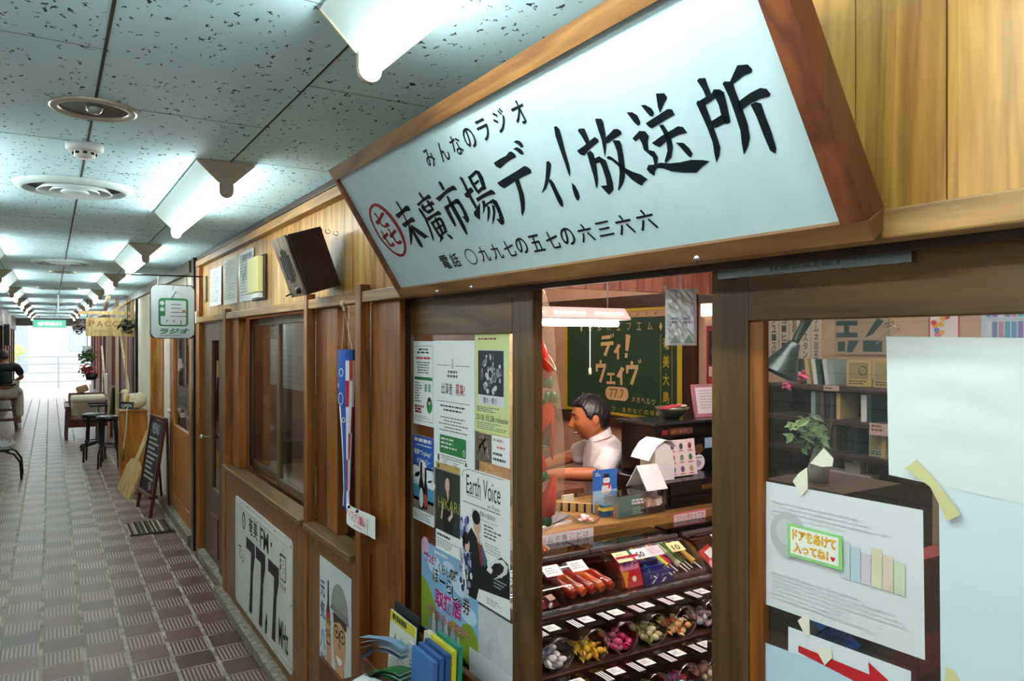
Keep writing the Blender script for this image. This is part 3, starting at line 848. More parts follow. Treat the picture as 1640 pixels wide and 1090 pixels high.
# paper note pinned across the batten
nt_ = thing('ice_cream_note', 'small white handwritten ice cream note pinned on the post above the enamel poster', 'note', (.943, 2.55, .97))
fr = facade(.9445, 2.70, 1.047)
b = MB()
vs, fs = [], []
for i in range(9):
    for j in range(2):
        t = i / 8; a = t * .275; bow = .006 * math.sin(t * 5) + .004
        vs.append(fr.p(a, j * .078 + (.0 if i else 0), bow))
b.add(vs, [(2 * i, 2 * i + 1, 2 * i + 3, 2 * i + 2) for i in range(8)], M['paper'], True); b.build('sheet', nt_)
b = MB()
for i, ch in enumerate('アイスクリーム'): b.txt(fr, ch, .015 + i * .029, .017, .040 + i * .029, .050, mat('#d0506a', .6), .0125)
b.lines(fr, .10, .058, .19, .07, 1, mat('#e0a3b0', .6), .0125)
b.ring(fr, .238, .026, .010, .012, .002, M['ink'], .0125, 14); b.shape(fr, [(.236, .036), (.241, .036), (.2395, .068), (.2375, .068)], M['ink'], .0125)
b.build('lettering', nt_)
for a in (.05, .135):
    b = MB(); b.ell(fr.p(a, .006, .012), .006, M['black'], 8, 6); b.build('pin', nt_)

# ------------------------------------------------------------------ papers up on the boarding, clipboard and loudspeaker
def board_paper(label, y0, w, z0, h, m, seedn, group='papers on the pine boarding'):
    o = thing('pinned_paper', label, 'paper', (.998, y0 - w / 2, z0 - h), group)
    fr = facade(.9985, y0, z0)
    b = MB(); vs = []
    for i in range(9):
        for j in range(2): vs.append(fr.p(w * i / 8, h * j, .004 + .004 * math.sin(i * 1.1 + seedn) + .002 * j))
    b.add(vs, [(2 * i, 2 * i + 1, 2 * i + 3, 2 * i + 2) for i in range(8)], m, True); b.build('sheet', o)
    b = MB(); b.lines(fr, w * .1, h * .08, w * .9, h * .92, 14, M['ink_pale'], .0125, .4, .03); b.build('print', o)
    return o
board_paper('plain white certificate paper, leftmost on the pine boarding', 5.80, .43, 2.16, .265, M['paper'], 0)
board_paper('pale cream bulging paper, second from left on the pine boarding', 5.27, .39, 2.185, .30, mat('#dcdcd0', .7), 2)
o = board_paper('bluish map paper with a dark title, under the loudspeaker side of the boarding', 4.81, .38, 2.185, .30, M['paper_cool'], 4)
fr = facade(.9985, 4.81, 2.185)
b = MB(); b.txt(fr, '奄美大島', .12, .02, .34, .06, mat('#3f5560', .6), .013, .02)
for k in range(7): b.disc(fr, .07 + k * .04, .12 + .02 * (k % 3), .016, .03, mat(('#8fb7c9', '#c9c39a', '#7fae9a')[k % 3], .7), .0128, 10)
b.build('map_print', o)
ck = thing('clipboard', 'dark clipboard with yellow paper hooked on the pine boarding', 'clipboard', (.99, 4.29, 1.87))
b = MB(); b.box(.985, .9985, 4.14, 4.44, 1.875, 2.12, mat('#2a1c16', .5)); b.build('board', ck, .003)
b = MB(); b.box(.955, .984, 4.17, 4.42, 1.915, 2.11, mat('#d8cf8a', .6)); b.build('paper_pad', ck, .002)
b = MB(); b.box(.962, .984, 4.18, 4.36, 1.885, 1.912, M['white']); b.build('slip', ck)
b = MB(); b.box(.985, .9995, 5.94, 6.02, 1.94, 2.13, mat('#8a7456', .6)); tagmesh(b, 'wall_plaque', 'small grey-brown wooden plaque at the far end of the boarding', 'plaque')

lsx = thing('loudspeaker', 'dark wooden box loudspeaker tilted forward on the pine boarding beside the big sign', 'loudspeaker', (.88, 3.0, 1.83))
FT, FB_, BT = Vector((.767, 0, 2.0545)), Vector((.850, 0, 1.827)), Vector((.905, 0, 2.099))
dv = (FB_ - FT); ev = (BT - FT); Y = Vector((0, 1, 0))
cab = mat('#2e150c', .35, name='dark veneered cabinet')
c0 = (FT + FB_) / 2 + ev / 2 + Y * 3.0
b = MB(); b.obox(c0 + ev * .03, dv / 2, ev * .47, Y * .10, cab); b.build('cabinet', lsx, .003)
fl = FR(FT + Y * 3.10, (0, -1, 0), dv.normalized(), -ev.normalized())
b = MB(); b.prism(fl, [(0, 0), (.20, 0), (.20, dv.length), (0, dv.length)], -.0043, .004, wood('grey veneer front', '#4f4136', '#7d6b59', 'z', .4)); b.build('baffle', lsx, .001)
b = MB()
for k, (t, e) in enumerate(((.07, .17), (.05, .185), (.045, .185), (.055, .18), (.075, .165))):
    b.prism(fl, rrect(.045 + k * .026, t, .058 + k * .026, e, .006, 3), .0042, .006, M['matte_black'])
b.build('grille', lsx)
b = MB(); b.lathe([(.014, 0), (.013, .014), (.0, .015)], fl.p(.15, .217, .004), M['black'], 14, -ev); b.build('knob', lsx)
b = MB(); b.tube([fl.p(.02, .225, .004), fl.p(.02, .23, .03)], .003, M['black_metal']); b.build('switch', lsx)
b = MB()
for k in range(3): b.tube([Vector((.905 + .032 * k, 2.91 + .004 * math.sin(q), 2.085 - .004 * k + .008 * math.cos(q))) + Vector((.018 * math.sin(q) if 0 else .012 * math.sin(q), 0, 0)) for q in [i * .7 for i in range(9)]], .0015, M['steel'], 5)
b.build('chain', lsx)

# koinobori windsock hung in front of the show-case window
ws = thing('carp_windsock', 'small blue carp windsock with red and white belly hanging before the narrow window', 'windsock', (.9, 2.72, 1.30))
b = MB(); wx, wy = .965, 2.765
blu, whi = mat('#1b54ad', .7), mat('#e8ebf2', .7)
prof = [(1.615, .052), (1.575, .055), (1.50, .055), (1.40, .046), (1.30, .034), (1.20, .026), (1.08, .020), (1.00, .026)]
N = 16
vs = []
for z, r in prof:
    for k in range(N):
        a = 2 * math.pi * k / N
        vs.append((wx + r * .55 * math.cos(a), wy + r * 1.15 * math.sin(a), z - (.02 * math.cos(a) if z < 1.05 else 0)))
for k in range(N):
    a = 2 * math.pi * (k + .5) / N
    front_right = -2.9 < (a if a < math.pi else a - 2 * math.pi) < -1.35 or False
    for i in range(len(prof) - 1):
        mm = blu
        an = a if a < math.pi else a - 2 * math.pi
        if i > 0 and -2.25 < an < -1.2: mm = whi
        if i > 0 and -2.25 < an < -1.2 and (i + k) % 3 == 0: mm = M['red']
        if i >= 3 and 2.3 < an < 3.2: mm = whi
        b.add([vs[i * N + k], vs[i * N + (k + 1) % N], vs[(i + 1) * N + (k + 1) % N], vs[(i + 1) * N + k]], [(0, 1, 2, 3)], mm, True)
b.build('body', ws)
b = MB()
for (an, z, r, rad) in ((-2.75, 1.53, .012, .055), (-2.9, 1.43, .018, .049), (-2.6, 1.35, .008, .040), (3.1, 1.48, .006, .054)):
    nv = Vector((math.cos(an), math.sin(an), 0)); rv = Vector((-math.sin(an), math.cos(an), 0))
    b.ring(FR(Vector((wx + rad * .55 * math.cos(an), wy + rad * 1.15 * math.sin(an), z)), rv, (0, 0, -1), nv), 0, 0, r, r * 1.3, .003, whi, .004, 16)
b.build('scales', ws)
b = MB(); b.tube([(wx, wy + .058, 1.612), (wx - .01, wy, 1.765), (wx, wy - .058, 1.612)], .0016, mat('#cbbf9f', .8), 5); b.tube([(wx - .01, wy, 1.765), (wx - .018, wy - .005, 1.80)], .006, mat('#d8cdb0', .8), 6); b.ell((wx - .02, wy - .006, 1.79), (.009, .011, .012), mat('#d8cdb0', .8), 8, 6); b.build('cord', ws)

# ------------------------------------------------------------------ posters on the left sliding door (outer face of the glass)
PX = 1.0445
def poster(label, y0, z0, w, h, sheet, lift=1, cat='poster', group=None, name='poster'):
    o = thing(name, label, cat, (PX - .001 * lift, y0 - w / 2, z0 - h), group)
    fr = facade(PX - .0007 * lift, y0, z0)
    b = MB(); b.prism(fr, [(0, 0), (w, 0), (w, h), (0, h)], -.0003, .0003, sheet); b.build('sheet', o)
    return o, fr, MB()
def endp(b, o, name='print'): return b.build(name, o)

o, fr, b = poster('narrow white flyer with a green band, top left of the left sliding door', 2.328, 1.648, .162, .276, M['paper_cool'])
b.ring(fr, .081, .14, .001, .001, .0005, M['ink'])
for q in ((.008, .015, .154, .0165), (.008, .262, .154, .2635), (.008, .015, .0095, .2635), (.1525, .015, .154, .2635)): b.rect(fr, *q, M['ink_soft'])
b.lines(fr, .03, .025, .13, .045, 2, M['ink'], dash=.02, centre=True)
b.lines(fr, .02, .052, .14, .06, 1, M['red'], fill=.9, centre=True)
b.lines(fr, .02, .068, .14, .11, 5, M['ink_soft'], centre=True)
b.rect(fr, .012, .118, .15, .128, M['green'])
b.lines(fr, .014, .136, .075, .205, 8, M['ink_soft'])
for q in (.10, .128): b.rect(fr, q - .009, .14, q + .010, .165, mat('#7fae97', .6))
b.disc(fr, .128, .208, .021, .026, M['green'], .0007); b.disc(fr, .128, .196, .009, .011, mat('#d7a98a', .6), .0009); b.disc(fr, .128, .189, .011, .008, M['ink'], .0011)
b.lines(fr, .015, .212, .10, .24, 3, M['dark_red'], fill=.75, dash=.018)
b.lines(fr, .015, .246, .145, .258, 2, M['ink_pale'])
endp(b, o)

o, fr, b = poster('tall white casting-call poster with a green notice box, middle of the left door', 2.166, 1.650, .268, .395, M['paper_cool'], 2)
b.ring(fr, .13, .066, .006, .010, .002, M['ink_soft']); b.ring(fr, .13, .079, .007, .006, .002, M['ink_soft'])
b.rect(fr, .02, .076, .112, .0775, M['ink']); b.rect(fr, .148, .076, .24, .0775, M['ink'])
b.lines(fr, .085, .092, .175, .118, 2, M['ink_soft'], fill=.6, dash=.01, centre=True)
b.txt(fr, '出演者', .055, .13, .13, .166, M['ink'], .0007, .005); b.txt(fr, '募集!', .15, .13, .21, .166, mat('#a8202c', .6), .0007, .008)
b.rect(fr, .02, .188, .24, .1895, M['ink'])
b.lines(fr, .045, .20, .215, .224, 2, M['ink'], fill=.4, centre=True)
b.lines(fr, .035, .236, .23, .286, 5, M['ink_soft'], fill=.35, centre=True)
b.shape(fr, rrect(.043, .293, .218, .350, .006, 3), M['green'], .0007)
b.lines(fr, .052, .302, .19, .340, 3, M['white'], .0010, .4, .02); b.ring(fr, .205, .335, .008, .010, .003, M['white'], .0010, 14)
b.lines(fr, .04, .356, .22, .37, 2, M['ink_soft'], fill=.35, centre=True)
endp(b, o)
o2, fr2, b2 = None, FR(fr.p(0, .395, 0), (0, -1, 0), (0, 0, -1), (-1, 0, 0)), MB()
# lower part of the same poster
b2.prism(fr, [(0, .395), (.268, .395), (.268, .402), (0, .402)], -.0003, .0003, M['paper_cool'])
b2.build('lower_edge', o)
b = MB()
for a, c in ((.088, .378), (.16, .381)): b.ring(fr, a, c, .029, .021, .0012, M['ink_pale'], .0008); b.lines(fr, a - .02, c - .009, a + .02, c + .01, 3, M['ink_soft'], .0009, .4, .006)
for a, c, col in ((.035, .38, '#24365c'), (.218, .385, '#b4502c')):
    b.disc(fr, a, c - .012, .007, .013, mat('#4b5a45', .7), .0009); b.disc(fr, a, c + .001, .006, .006, mat('#e0c3a4', .7), .0011); b.rect(fr, a - .006, c + .005, a + .006, c + .02, mat(col, .7), .0010)
b.build('cartoon_print', o)

o, fr, b = poster('yellow-green release flyer with a black-and-white crowd photo, top of the left door', 1.894, 1.669, .190, .278, mat('#d3dd9a', .7), 3)
b.rect(fr, .018, .045, .164, .20, mat('#dcdee6', .6), .0005)
b.rect(fr, .020, .047, .162, .172, mat('#1c2030', .6), .0007)
rnd = random.Random(5)
for k in range(46):
    an = rnd.uniform(0, 6.28); rr = rnd.uniform(.012, .062)
    a, c = .091 + rr * math.cos(an) * .95, .112 + rr * math.sin(an) * .85
    b.disc(fr, a, c, rnd.uniform(.004, .010), rnd.uniform(.004, .010), mat(('#c9ccd2', '#8d9098', '#5b5f6a')[k % 3], .7), .0009 + k * .00001, 9)
b.ring(fr, .091, .112, .016, .018, .003, mat('#e6e6ea', .6), .0016, 5)
b.txt(fr, '音れ・祭り', .05, .178, .125, .195, M['ink'], .0009, .01)
b.lines(fr, .02, .012, .16, .02, 1, M['dark_red'], fill=.6)
b.lines(fr, .012, .206, .15, .222, 3, M['ink_soft'], fill=.5)
b.txt(fr, '2018.10.28 release', .008, .228, .184, .244, M['ink'], .0008)
b.lines(fr, .012, .25, .18, .272, 4, M['ink_soft'], fill=.4)
endp(b, o)

o, fr, b = poster('small muddy brown landscape photo with a handwritten white note, under the yellow-green flyer', 1.890, 1.388, .186, .080, M['paper'], 2, 'photo print')
b.rect(fr, 0, 0, .092, .08, mat('#5e564c', .6))
for k in range(18): b.bar(fr.p(rnd.uniform(.005, .08), rnd.uniform(.005, .07), .0008), fr.p(rnd.uniform(.005, .088), rnd.uniform(.01, .075), .0008), .006, .0003, mat(('#857c6d', '#4d5a38', '#958a78', '#7a5a3c')[k % 4], .7), (1, 0, 0))
b.lines(fr, .10, .008, .178, .02, 1, mat('#c8b0ac', .6), fill=.6, dash=.02); b.lines(fr, .12, .028, .17, .038, 1, mat('#c86058', .6), dash=.012)
b.lines(fr, .10, .046, .18, .076, 2, M['ink'], fill=.45, dash=.008)
endp(b, o)

o, fr, b = poster('blue beer poster with two bottles on a beach, left edge of left door', 2.325, 1.335, .160, .282, M['paper'], 2)
b.rect(fr, 0, .0, .16, .105, mat('#1a56b4', .5))
b.rect(fr, 0, .10, .16, .165, mat('#9cc2e2', .5)); b.rect(fr, 0, .165, .16, .215, mat('#3f93b4', .5)); b.rect(fr, 0, .205, .16, .245, mat('#8b7f78', .6))
for a, c, r, s in ((.02, .12, .035, .02), (.075, .10, .03, .022), (.12, .125, .035, .02), (.05, .14, .04, .02), (.14, .15, .03, .015)): b.disc(fr, a, c, r, s, mat('#e8eef4', .6), .0007, 14)
b.lines(fr, .01, .008, .15, .022, 1, M['white'], .0009, .8, .02); b.lines(fr, .02, .028, .15, .036, 1, M['white'], .0009, .5)
b.txt(fr, '奄美“Triplege”', .008, .044, .145, .066, M['white'], .0009, .015); b.txt(fr, 'クラフトブルー', .03, .072, .135, .09, M['white'], .0009, .012)
def bottle2(a, c0, c1, w, mglass, mlabel):
    b.shape(fr, [(a - w * .22, c0), (a + w * .22, c0), (a + w * .24, c0 + .045), (a + w * .5, c0 + .07), (a + w * .5, c1), (a - w * .5, c1), (a - w * .5, c0 + .07), (a - w * .24, c0 + .045)], mglass, .0010)
    b.disc(fr, a, (c0 + .08 + c1) / 2, w * .46, (c1 - c0 - .09) / 2, mlabel, .0012)
bottle2(.065, .085, .24, .034, mat('#2a1712', .3), mat('#cfe0ea', .6)); bottle2(.098, .10, .235, .03, mat('#2a1712', .3), mat('#b3423e', .6))
b.vtxt(fr, 'うまい島ビール', .142, .09, .154, .17, M['white'], .0010)
b.rect(fr, 0, .245, .16, .282, mat('#dfe5e6', .6), .0008); b.lines(fr, .008, .25, .15, .278, 4, M['ink_soft'], .0010, .45)
endp(b, o)

o, fr, b = poster('dark concert poster of a woman standing in black, centre of the left sliding door', 2.150, 1.246, .172, .252, M['paper'], 3)
b.rect(fr, 0, 0, .172, .19, mat('#242e29', .5))
b.rect(fr, 0, -.022, .172, -.002, mat('#c3a056', .5), .0)
for k in range(14): b.rect(fr, .006 + k * .0118, .02 + .01 * (k % 3), .009 + k * .0118, .17, mat('#39463e', .7), .0006)
sk = mat('#d8b8a0', .6)
b.disc(fr, .082, .042, .016, .023, sk, .0009); b.disc(fr, .086, .030, .022, .020, mat('#2e1d14', .5), .0008); b.shape(fr, [(.096, .03), (.11, .05), (.106, .09), (.095, .07)], mat('#2e1d14', .5), .0010)
b.shape(fr, [(.076, .06), (.09, .06), (.11, .082), (.128, .15), (.112, .19), (.06, .19), (.045, .14), (.055, .09)], mat('#0b0b0d', .5), .0009)
b.shape(fr, [(.074, .062), (.094, .062), (.088, .092)], sk, .0011)
b.shape(fr, [(.108, .10), (.120, .13), (.096, .152), (.086, .143), (.106, .128)], sk, .0012); b.shape(fr, [(.058, .095), (.050, .10), (.036, .15), (.046, .153)], sk, .0012)
b.txt(fr, 'HIKARI', .02, .085, .162, .118, mat('#9aa53a', .5), .0014)
b.lines(fr, .01, .2, .16, .208, 1, M['ink'], .0006, .9, .01); b.lines(fr, .01, .215, .16, .245, 4, M['ink_pale'])
endp(b, o)

o, fr, b = poster('large white and black poster of two musicians, right side of the left door', 1.982, 1.278, .284, .372, M['paper'], 5)
b.tube([fr.p(.012, .03, .0006), fr.p(.02, .012, .0006), (fr.p(.05, .004, .0006)), fr.p(.25, .004, .0006)], .0008, M['ink'], 4)
b.txt(fr, 'Earth Voice', .04, .02, .235, .075, M['ink'], .0008); b.rect(fr, .04, .078, .13, .0795, M['ink']); b.txt(fr, 'on Piano', .165, .084, .23, .096, M['ink_soft'], .0008)
b.lines(fr, .02, .10, .26, .108, 1, M['ink_soft'], fill=.4, dash=.008); b.txt(fr, '今宵、奇跡の音楽会！', .075, .112, .21, .126, M['ink'], .0008); b.rect(fr, .06, .135, .22, .136, M['ink'])
b.lines(fr, .145, .145, .24, .185, 4, M['ink_soft'], fill=.5); b.lines(fr, .15, .195, .25, .225, 4, M['ink_pale'], fill=.4)
dk = mat('#0b0d12', .5)
b.shape(fr, [(.03, .21), (.07, .17), (.10, .19), (.13, .22), (.155, .235), (.165, .26), (.20, .235), (.24, .215), (.275, .225), (.284, .25), (.284, .318), (.115, .335), (.10, .372), (.05, .372), (.03, .30)], dk, .0008)
b.shape(fr, [(.16, .27), (.175, .25), (.21, .228), (.25, .22), (.275, .232), (.27, .252), (.24, .27), (.20, .285), (.225, .27), (.25, .252), (.255, .238), (.235, .232), (.205, .24), (.185, .256), (.195, .262), (.185, .275)], M['white'], .0011)
b.disc(fr, .105, .155, .022, .030, sk, .0011); b.disc(fr, .10, .135, .024, .020, dk, .0013); b.shape(fr, [(.10, .18), (.118, .178), (.135, .23), (.12, .235)], sk, .0012)
b.shape(fr, [(.13, .20), (.165, .245), (.15, .265), (.12, .25)], mat('#2c5f74', .6), .0012); b.shape(fr, [(.11, .20), (.13, .21), (.14, .26), (.13, .27)], mat('#8f2a34', .6), .0014)
b.disc(fr, .045, .225, .016, .022, sk, .0014); b.disc(fr, .038, .207, .020, .018, dk, .0016); b.disc(fr, .026, .225, .008, .02, dk, .0016)
rnd = random.Random(9)
for k in range(44):
    a = rnd.uniform(.006, .08); c = rnd.uniform(.245, .365); b.disc(fr, a, c, rnd.uniform(.004, .011), rnd.uniform(.006, .014), mat(('#2a3f78', '#8b93b0', '#d7dbe4', '#1c2748', '#aeb6c6')[k % 5], .7), .0015 + k * .00002, 8)
for k in range(16): b.disc(fr, rnd.uniform(.008, .055), rnd.uniform(.15, .215), .009, .013, mat(('#5d6ea8', '#aab4d4', '#37497e')[k % 3], .7), .0012 + k * .00002, 8)
b.rect(fr, .22, .268, .245, .271, M['white'], .0011); b.lines(fr, .20, .282, .27, .31, 3, M['ink_pale'], .0011, .35, .006)
b.lines(fr, .16, .345, .25, .365, 3, M['ink_pale'])
endp(b, o)

o, fr, b = poster('sky blue gift voucher poster with big pink characters, bottom left of the left sliding door', 2.262, .995, .385, .285, mat('#86b6de', .6), 1)
hill = mat('#8ba52a', .6)
for a, c, r, s in ((.10, .06, .05, .03), (.28, .08, .06, .03), (.33, .15, .05, .025), (.20, .04, .04, .015)): b.disc(fr, a, c, r, s, mat('#c5ddf0', .6), .0005, 16)
b.disc(fr, .03, .015, .03, .03, mat('#d4b0cc', .6), .0006, 12)
b.shape(fr, [(0, .115), (.05, .13), (.11, .19), (.13, .23), (.10, .26), (0, .285)], hill, .0007)
b.disc(fr, .24, .235, .05, .04, mat('#a3b52e', .6), .0006); b.disc(fr, .33, .235, .06, .06, hill, .0008, 20)
b.rect(fr, .06, .235, .27, .285, mat('#b9c4c9', .6), .0008)
for k in range(9): b.rect(fr, .065 + k * .022, .225 - .012 * (k % 3), .08 + k * .022, .285, mat(('#7d8a92', '#d0d8da', '#5d6970', '#9cb6ba')[k % 4], .6), .0010)
def outl(t, a0, c0, a1, c1, col, d, bo=.03):
    b.txt(fr, t, a0, c0, a1, c1, M['white'], d, bo + .035); b.txt(fr, t, a0, c0, a1, c1, col, d + .0003, bo)
b.lines(fr, .10, .012, .26, .022, 1, M['white'], .0010, .8, .012)
outl('第2弾', .022, .032, .115, .062, mat('#b3207a', .5), .0012); outl('くらし応援', .13, .040, .262, .075, M['ink'], .0012, .02)
for ch, a, c, s in (('ほ', .09, .068, .044), ('ら', .185, .08, .042), ('し', .225, .092, .04), ('ゃ', .262, .115, .028), ('券', .292, .10, .052)): outl(ch, a, c, a + s * .9, c + s, M['ink'], .0012, .015)
b.rect(fr, .140, .094, .178, .101, M['ink'], .0016); outl('取扱店', .105, .128, .285, .185, mat('#c01e86', .5), .0014, .035)
outl('有効期間', .05, .195, .105, .213, M['red'], .0016, .01); outl('4月1日~6月30日まで', .11, .198, .335, .226, M['red'], .0016, .012)
endp(b, o)

o, fr, b = poster('faded whitish backside of a poster, bottom right of the left sliding door', 1.875, .897, .195, .36, mat('#c4ced0', .7), 2)
for k in range(12): b.disc(fr, .02 + .012 * k, .05 + .028 * ((k * 5) % 9), .02, .025, mat(('#ced6d8', '#bac5c8', '#cdd3d6')[k % 3], .8), .0005 + .00002 * k, 12)
endp(b, o)
o, fr, b = poster('white sheet with a pink corner low on the left sliding door', 1.928, .757, .24, .30, mat('#d5dde0', .7), 3)
b.shape(fr, [(0, .07), (.09, .10), (.15, .17), (.20, .30), (0, .30)], mat('#c9a4b4', .6))
endp(b, o)

# ------------------------------------------------------------------ papers on the right sliding door
RX = 1.0875
def sheet(label, q, m, lift=1, name='paper_sheet', cat='paper', crumple=0., nx=14, ny=14, seedn=1.):
    """q: four corners (y,z): top-left, top-right, bottom-right, bottom-left"""
    x = RX - .0008 * lift
    ys = [c[0] for c in q]; zs = [c[1] for c in q]
    o = thing(name, label, cat, (x, sum(ys) / 4, min(zs)))
    from mathutils import noise as nz
    b = MB(); vs = []
    for j in range(ny + 1):
        for i in range(nx + 1):
            s_, t_ = i / nx, j / ny
            yy = (q[0][0] * (1 - s_) + q[1][0] * s_) * (1 - t_) + (q[3][0] * (1 - s_) + q[2][0] * s_) * t_
            zz = (q[0][1] * (1 - s_) + q[1][1] * s_) * (1 - t_) + (q[3][1] * (1 - s_) + q[2][1] * s_) * t_
            dd = abs(nz.noise(Vector((yy * 9, zz * 16, seedn)))) * crumple + abs(nz.noise(Vector((yy * 30, zz * 26, seedn + 4)))) * crumple * .4
            edge = min(1, 6 * min(s_, 1 - s_, t_, 1 - t_) + .15)
            vs.append((x - .0002 - dd * edge, yy, zz))
    fs = [(j * (nx + 1) + i, (j + 1) * (nx + 1) + i, (j + 1) * (nx + 1) + i + 1, j * (nx + 1) + i + 1) for j in range(ny) for i in range(nx)]
    b.add(vs, fs, m, True)
    b.build('sheet', o)
    return o, x
sheet('large crumpled white paper across the top of the right sliding door', [(.673, 1.656), (.2, 1.65), (.2, 1.42), (.669, 1.446)], mat('#dfe6e4', .8), 2, crumple=.006, nx=44, ny=30)
sheet('long smooth bluish white paper under the crumpled one, right sliding door', [(.594, 1.443), (.2, 1.418), (.2, .55), (.586, .55)], mat('#d6e3ea', .7), 1, crumple=.002, nx=16, ny=24, seedn=8)
o, x = sheet('white notice with faint show-through print, left half of the right sliding door', [(.905, 1.399), (.617, 1.402), (.614, 1.184), (.904, 1.180)], mat('#dadddf', .75), 1, crumple=.0015, nx=14, ny=10, seedn=3)
fr = facade(x - .0018, .905, 1.399)
b = MB()
gh = mat('#cfd2d4', .8)
b.lines(fr, .02, .03, .27, .06, 4, gh, fill=.35); b.lines(fr, .02, .155, .27, .205, 7, gh, fill=.35)
b.disc(fr, .055, .085, .038, .04, mat('#b5b7b9', .8), .0007); b.disc(fr, .05, .08, .02, .022, mat('#c4c6c7', .8), .0009)
for k, c in enumerate(('#c3cfd4', '#b9c9d3', '#d3c4cb', '#d8cfb0', '#dbc8b4', '#c9d2b4')): b.rect(fr, .155 + k * .018, .07 + .006 * (k % 3), .172 + k * .018, .13, mat(c, .8), .0007)
b.build('faint_print', o)
o = thing('door_notice', 'little green-edged notice with orange handwriting stuck on the white notice, right sliding door', 'notice', (RX - .006, .797, 1.281))
fr = facade(RX - .0062, .849, 1.336)
b = MB(); b.prism(fr, [(0, 0), (.104, .0), (.105, .055), (.001, .055)], -.0004, .0004, mat('#8fcf7a', .6)); b.build('card', o)
b = MB(); b.rect(fr, .006, .004, .098, .050, mat('#f3f2e6', .7), .0007)
org, yl = mat('#d9621c', .6), mat('#f4c81e', .5)
for t, a0, c0, a1, c1 in (('ドアをあけて', .010, .007, .094, .026), ('入ってね！', .012, .029, .080, .047)):
    b.txt(fr, t, a0, c0, a1, c1, org, .0010, .05); b.txt(fr, t, a0, c0, a1, c1, yl, .0013, .012)
b.txt(fr, '♥', .084, .037, .092, .045, M['red'], .0010)
b.build('lettering', o)
o, x = sheet('white paper with a long red arrow, low on the right sliding door', [(.852, 1.156), (.635, 1.160), (.635, .98), (.852, .98)], mat('#dce4e6', .75), 1, crumple=.001, nx=10, ny=8, seedn=5)
fr = facade(x - .0016, .852, 1.158)
b = MB(); b.shape(fr, [(.022, .027), (.022, .038), (.155, .05), (.155, .066), (.205, .036), (.15, .008), (.152, .027)][::-1], M['red']); b.build('arrow', o)
sheet('glossy pale blue sheet at the bottom of the right sliding door', [(.901, 1.112), (.60, 1.125), (.60, .80), (.901, .80)], mat('#bfd8e4', .25), 3, crumple=.003, nx=14, ny=12, seedn=12)
tp = mat('#e9e4d0', .6); tq = mat('#cfc98f', .6)
def tape(label, q, m, lift):
    b = MB(); x = RX - .0011 * lift
    b.prism(FR((x, 0, 0), (0, -1, 0), (0, 0, -1), (-1, 0, 0)), [(-y, -z) for y, z in q], -.0002, .0003, m)
    tagmesh(b, 'masking_tape', label, 'tape', 'masking tape on the right door')
tape('cream tape triangle stuck on bare glass above the white notice', [(.808, 1.444), (.782, 1.473), (.764, 1.458), (.766, 1.445), (.786, 1.441)], tp, 1)
tape('pointed cream tape holding the top of the white notice', [(.841, 1.409), (.829, 1.424), (.812, 1.437), (.811, 1.401), (.823, 1.387)], tp, 3)
tape('long yellowish tape joining the crumpled paper to the smooth one', [(.639, 1.461), (.622, 1.476), (.596, 1.451), (.585, 1.44), (.559, 1.408), (.578, 1.395), (.588, 1.416), (.602, 1.44)], tq, 9)
tape('narrow cream tape under the white notice', [(.831, 1.173), (.818, 1.186), (.808, 1.187), (.807, 1.156), (.816, 1.153)], tp, 3)
tape('cream tape pentagon across the red arrow', [(.795, 1.138), (.766, 1.15), (.764, 1.134), (.778, 1.117)], tp, 4)
tape('yellowish tape low on the smooth bluish paper', [(.583, 1.186), (.572, 1.186), (.563, 1.173), (.558, 1.15), (.584, 1.15)], tq, 4)
b = MB()
b.tube([(RX - .003, .675, 1.672), (RX - .006, .66, 1.676), (RX - .006, .652, 1.668), (RX - .003, .668, 1.662), (RX - .002, .688, 1.645)], .003, clear('crinkled tape', (.95, .95, .95), .9, .15), 6)
tagmesh(b, 'clear_tape', 'curl of clear tape beside the top corner of the crumpled paper', 'tape')

# ------------------------------------------------------------------ ceiling: lamps, vents, detector
ORD = ['nearest', 'second', 'third', 'fourth', 'fifth', 'sixth', 'seventh', 'eighth', 'ninth']
LY0, LP, LLEN = .16, 2.70, 1.27
lampw = mat('#cfe0dd', .35, name='white enamel lamp body')
capm = mat('#a89a86', .5, name='lamp end cap')
def make_lamp(x, y0):
    t = thing('fluorescent_lamp', '', 'ceiling light', (x, y0 + LLEN / 2, ZC), 'fluorescent lamps along the arcade')
    b = MB()
    F = FR((x, y0, ZC - .0015), (1, 0, 0), (0, 0, -1), (0, 1, 0))
    b.prism(F, [(-.098, 0), (.098, 0), (.098, .006), (.024, .075), (-.024, .075), (-.098, .006)], 0, LLEN, lampw); b.build('reflector', t, .002)
    for yy in (y0 - .004, y0 + LLEN):
        b = MB()
        b.prism(FR((x, yy, ZC - .0015), (1, 0, 0), (0, 0, -1), (0, 1, 0)), [(-.100, 0), (.100, 0), (.100, .008), (.027, .078), (-.027, .078), (-.100, .008)], 0, .004, capm)
        q = [(-.024, .078), (.024, .078)] + [(.024 * math.cos(R_(a)), .108 + .024 * math.sin(R_(a))) for a in range(0, 181, 20)]
        F2 = FR((x, yy - .003 if yy < y0 else yy - .007, ZC - .0015), (1, 0, 0), (0, 0, -1), (0, 1, 0))
        b.prism(F2, q, 0, .014, capm); b.build('end_cap', t)
    b = MB(); b.tube([(x, y0 + .011, ZC - .108), (x, y0 + LLEN - .011, ZC - .108)], .0165, M['tube'], 14); b.build('tube', t)
    return t
lamp0 = make_lamp(.545, LY0)
lamp0['label'] = 'nearest fluorescent lamp, cut off by the top edge beside the big sign'
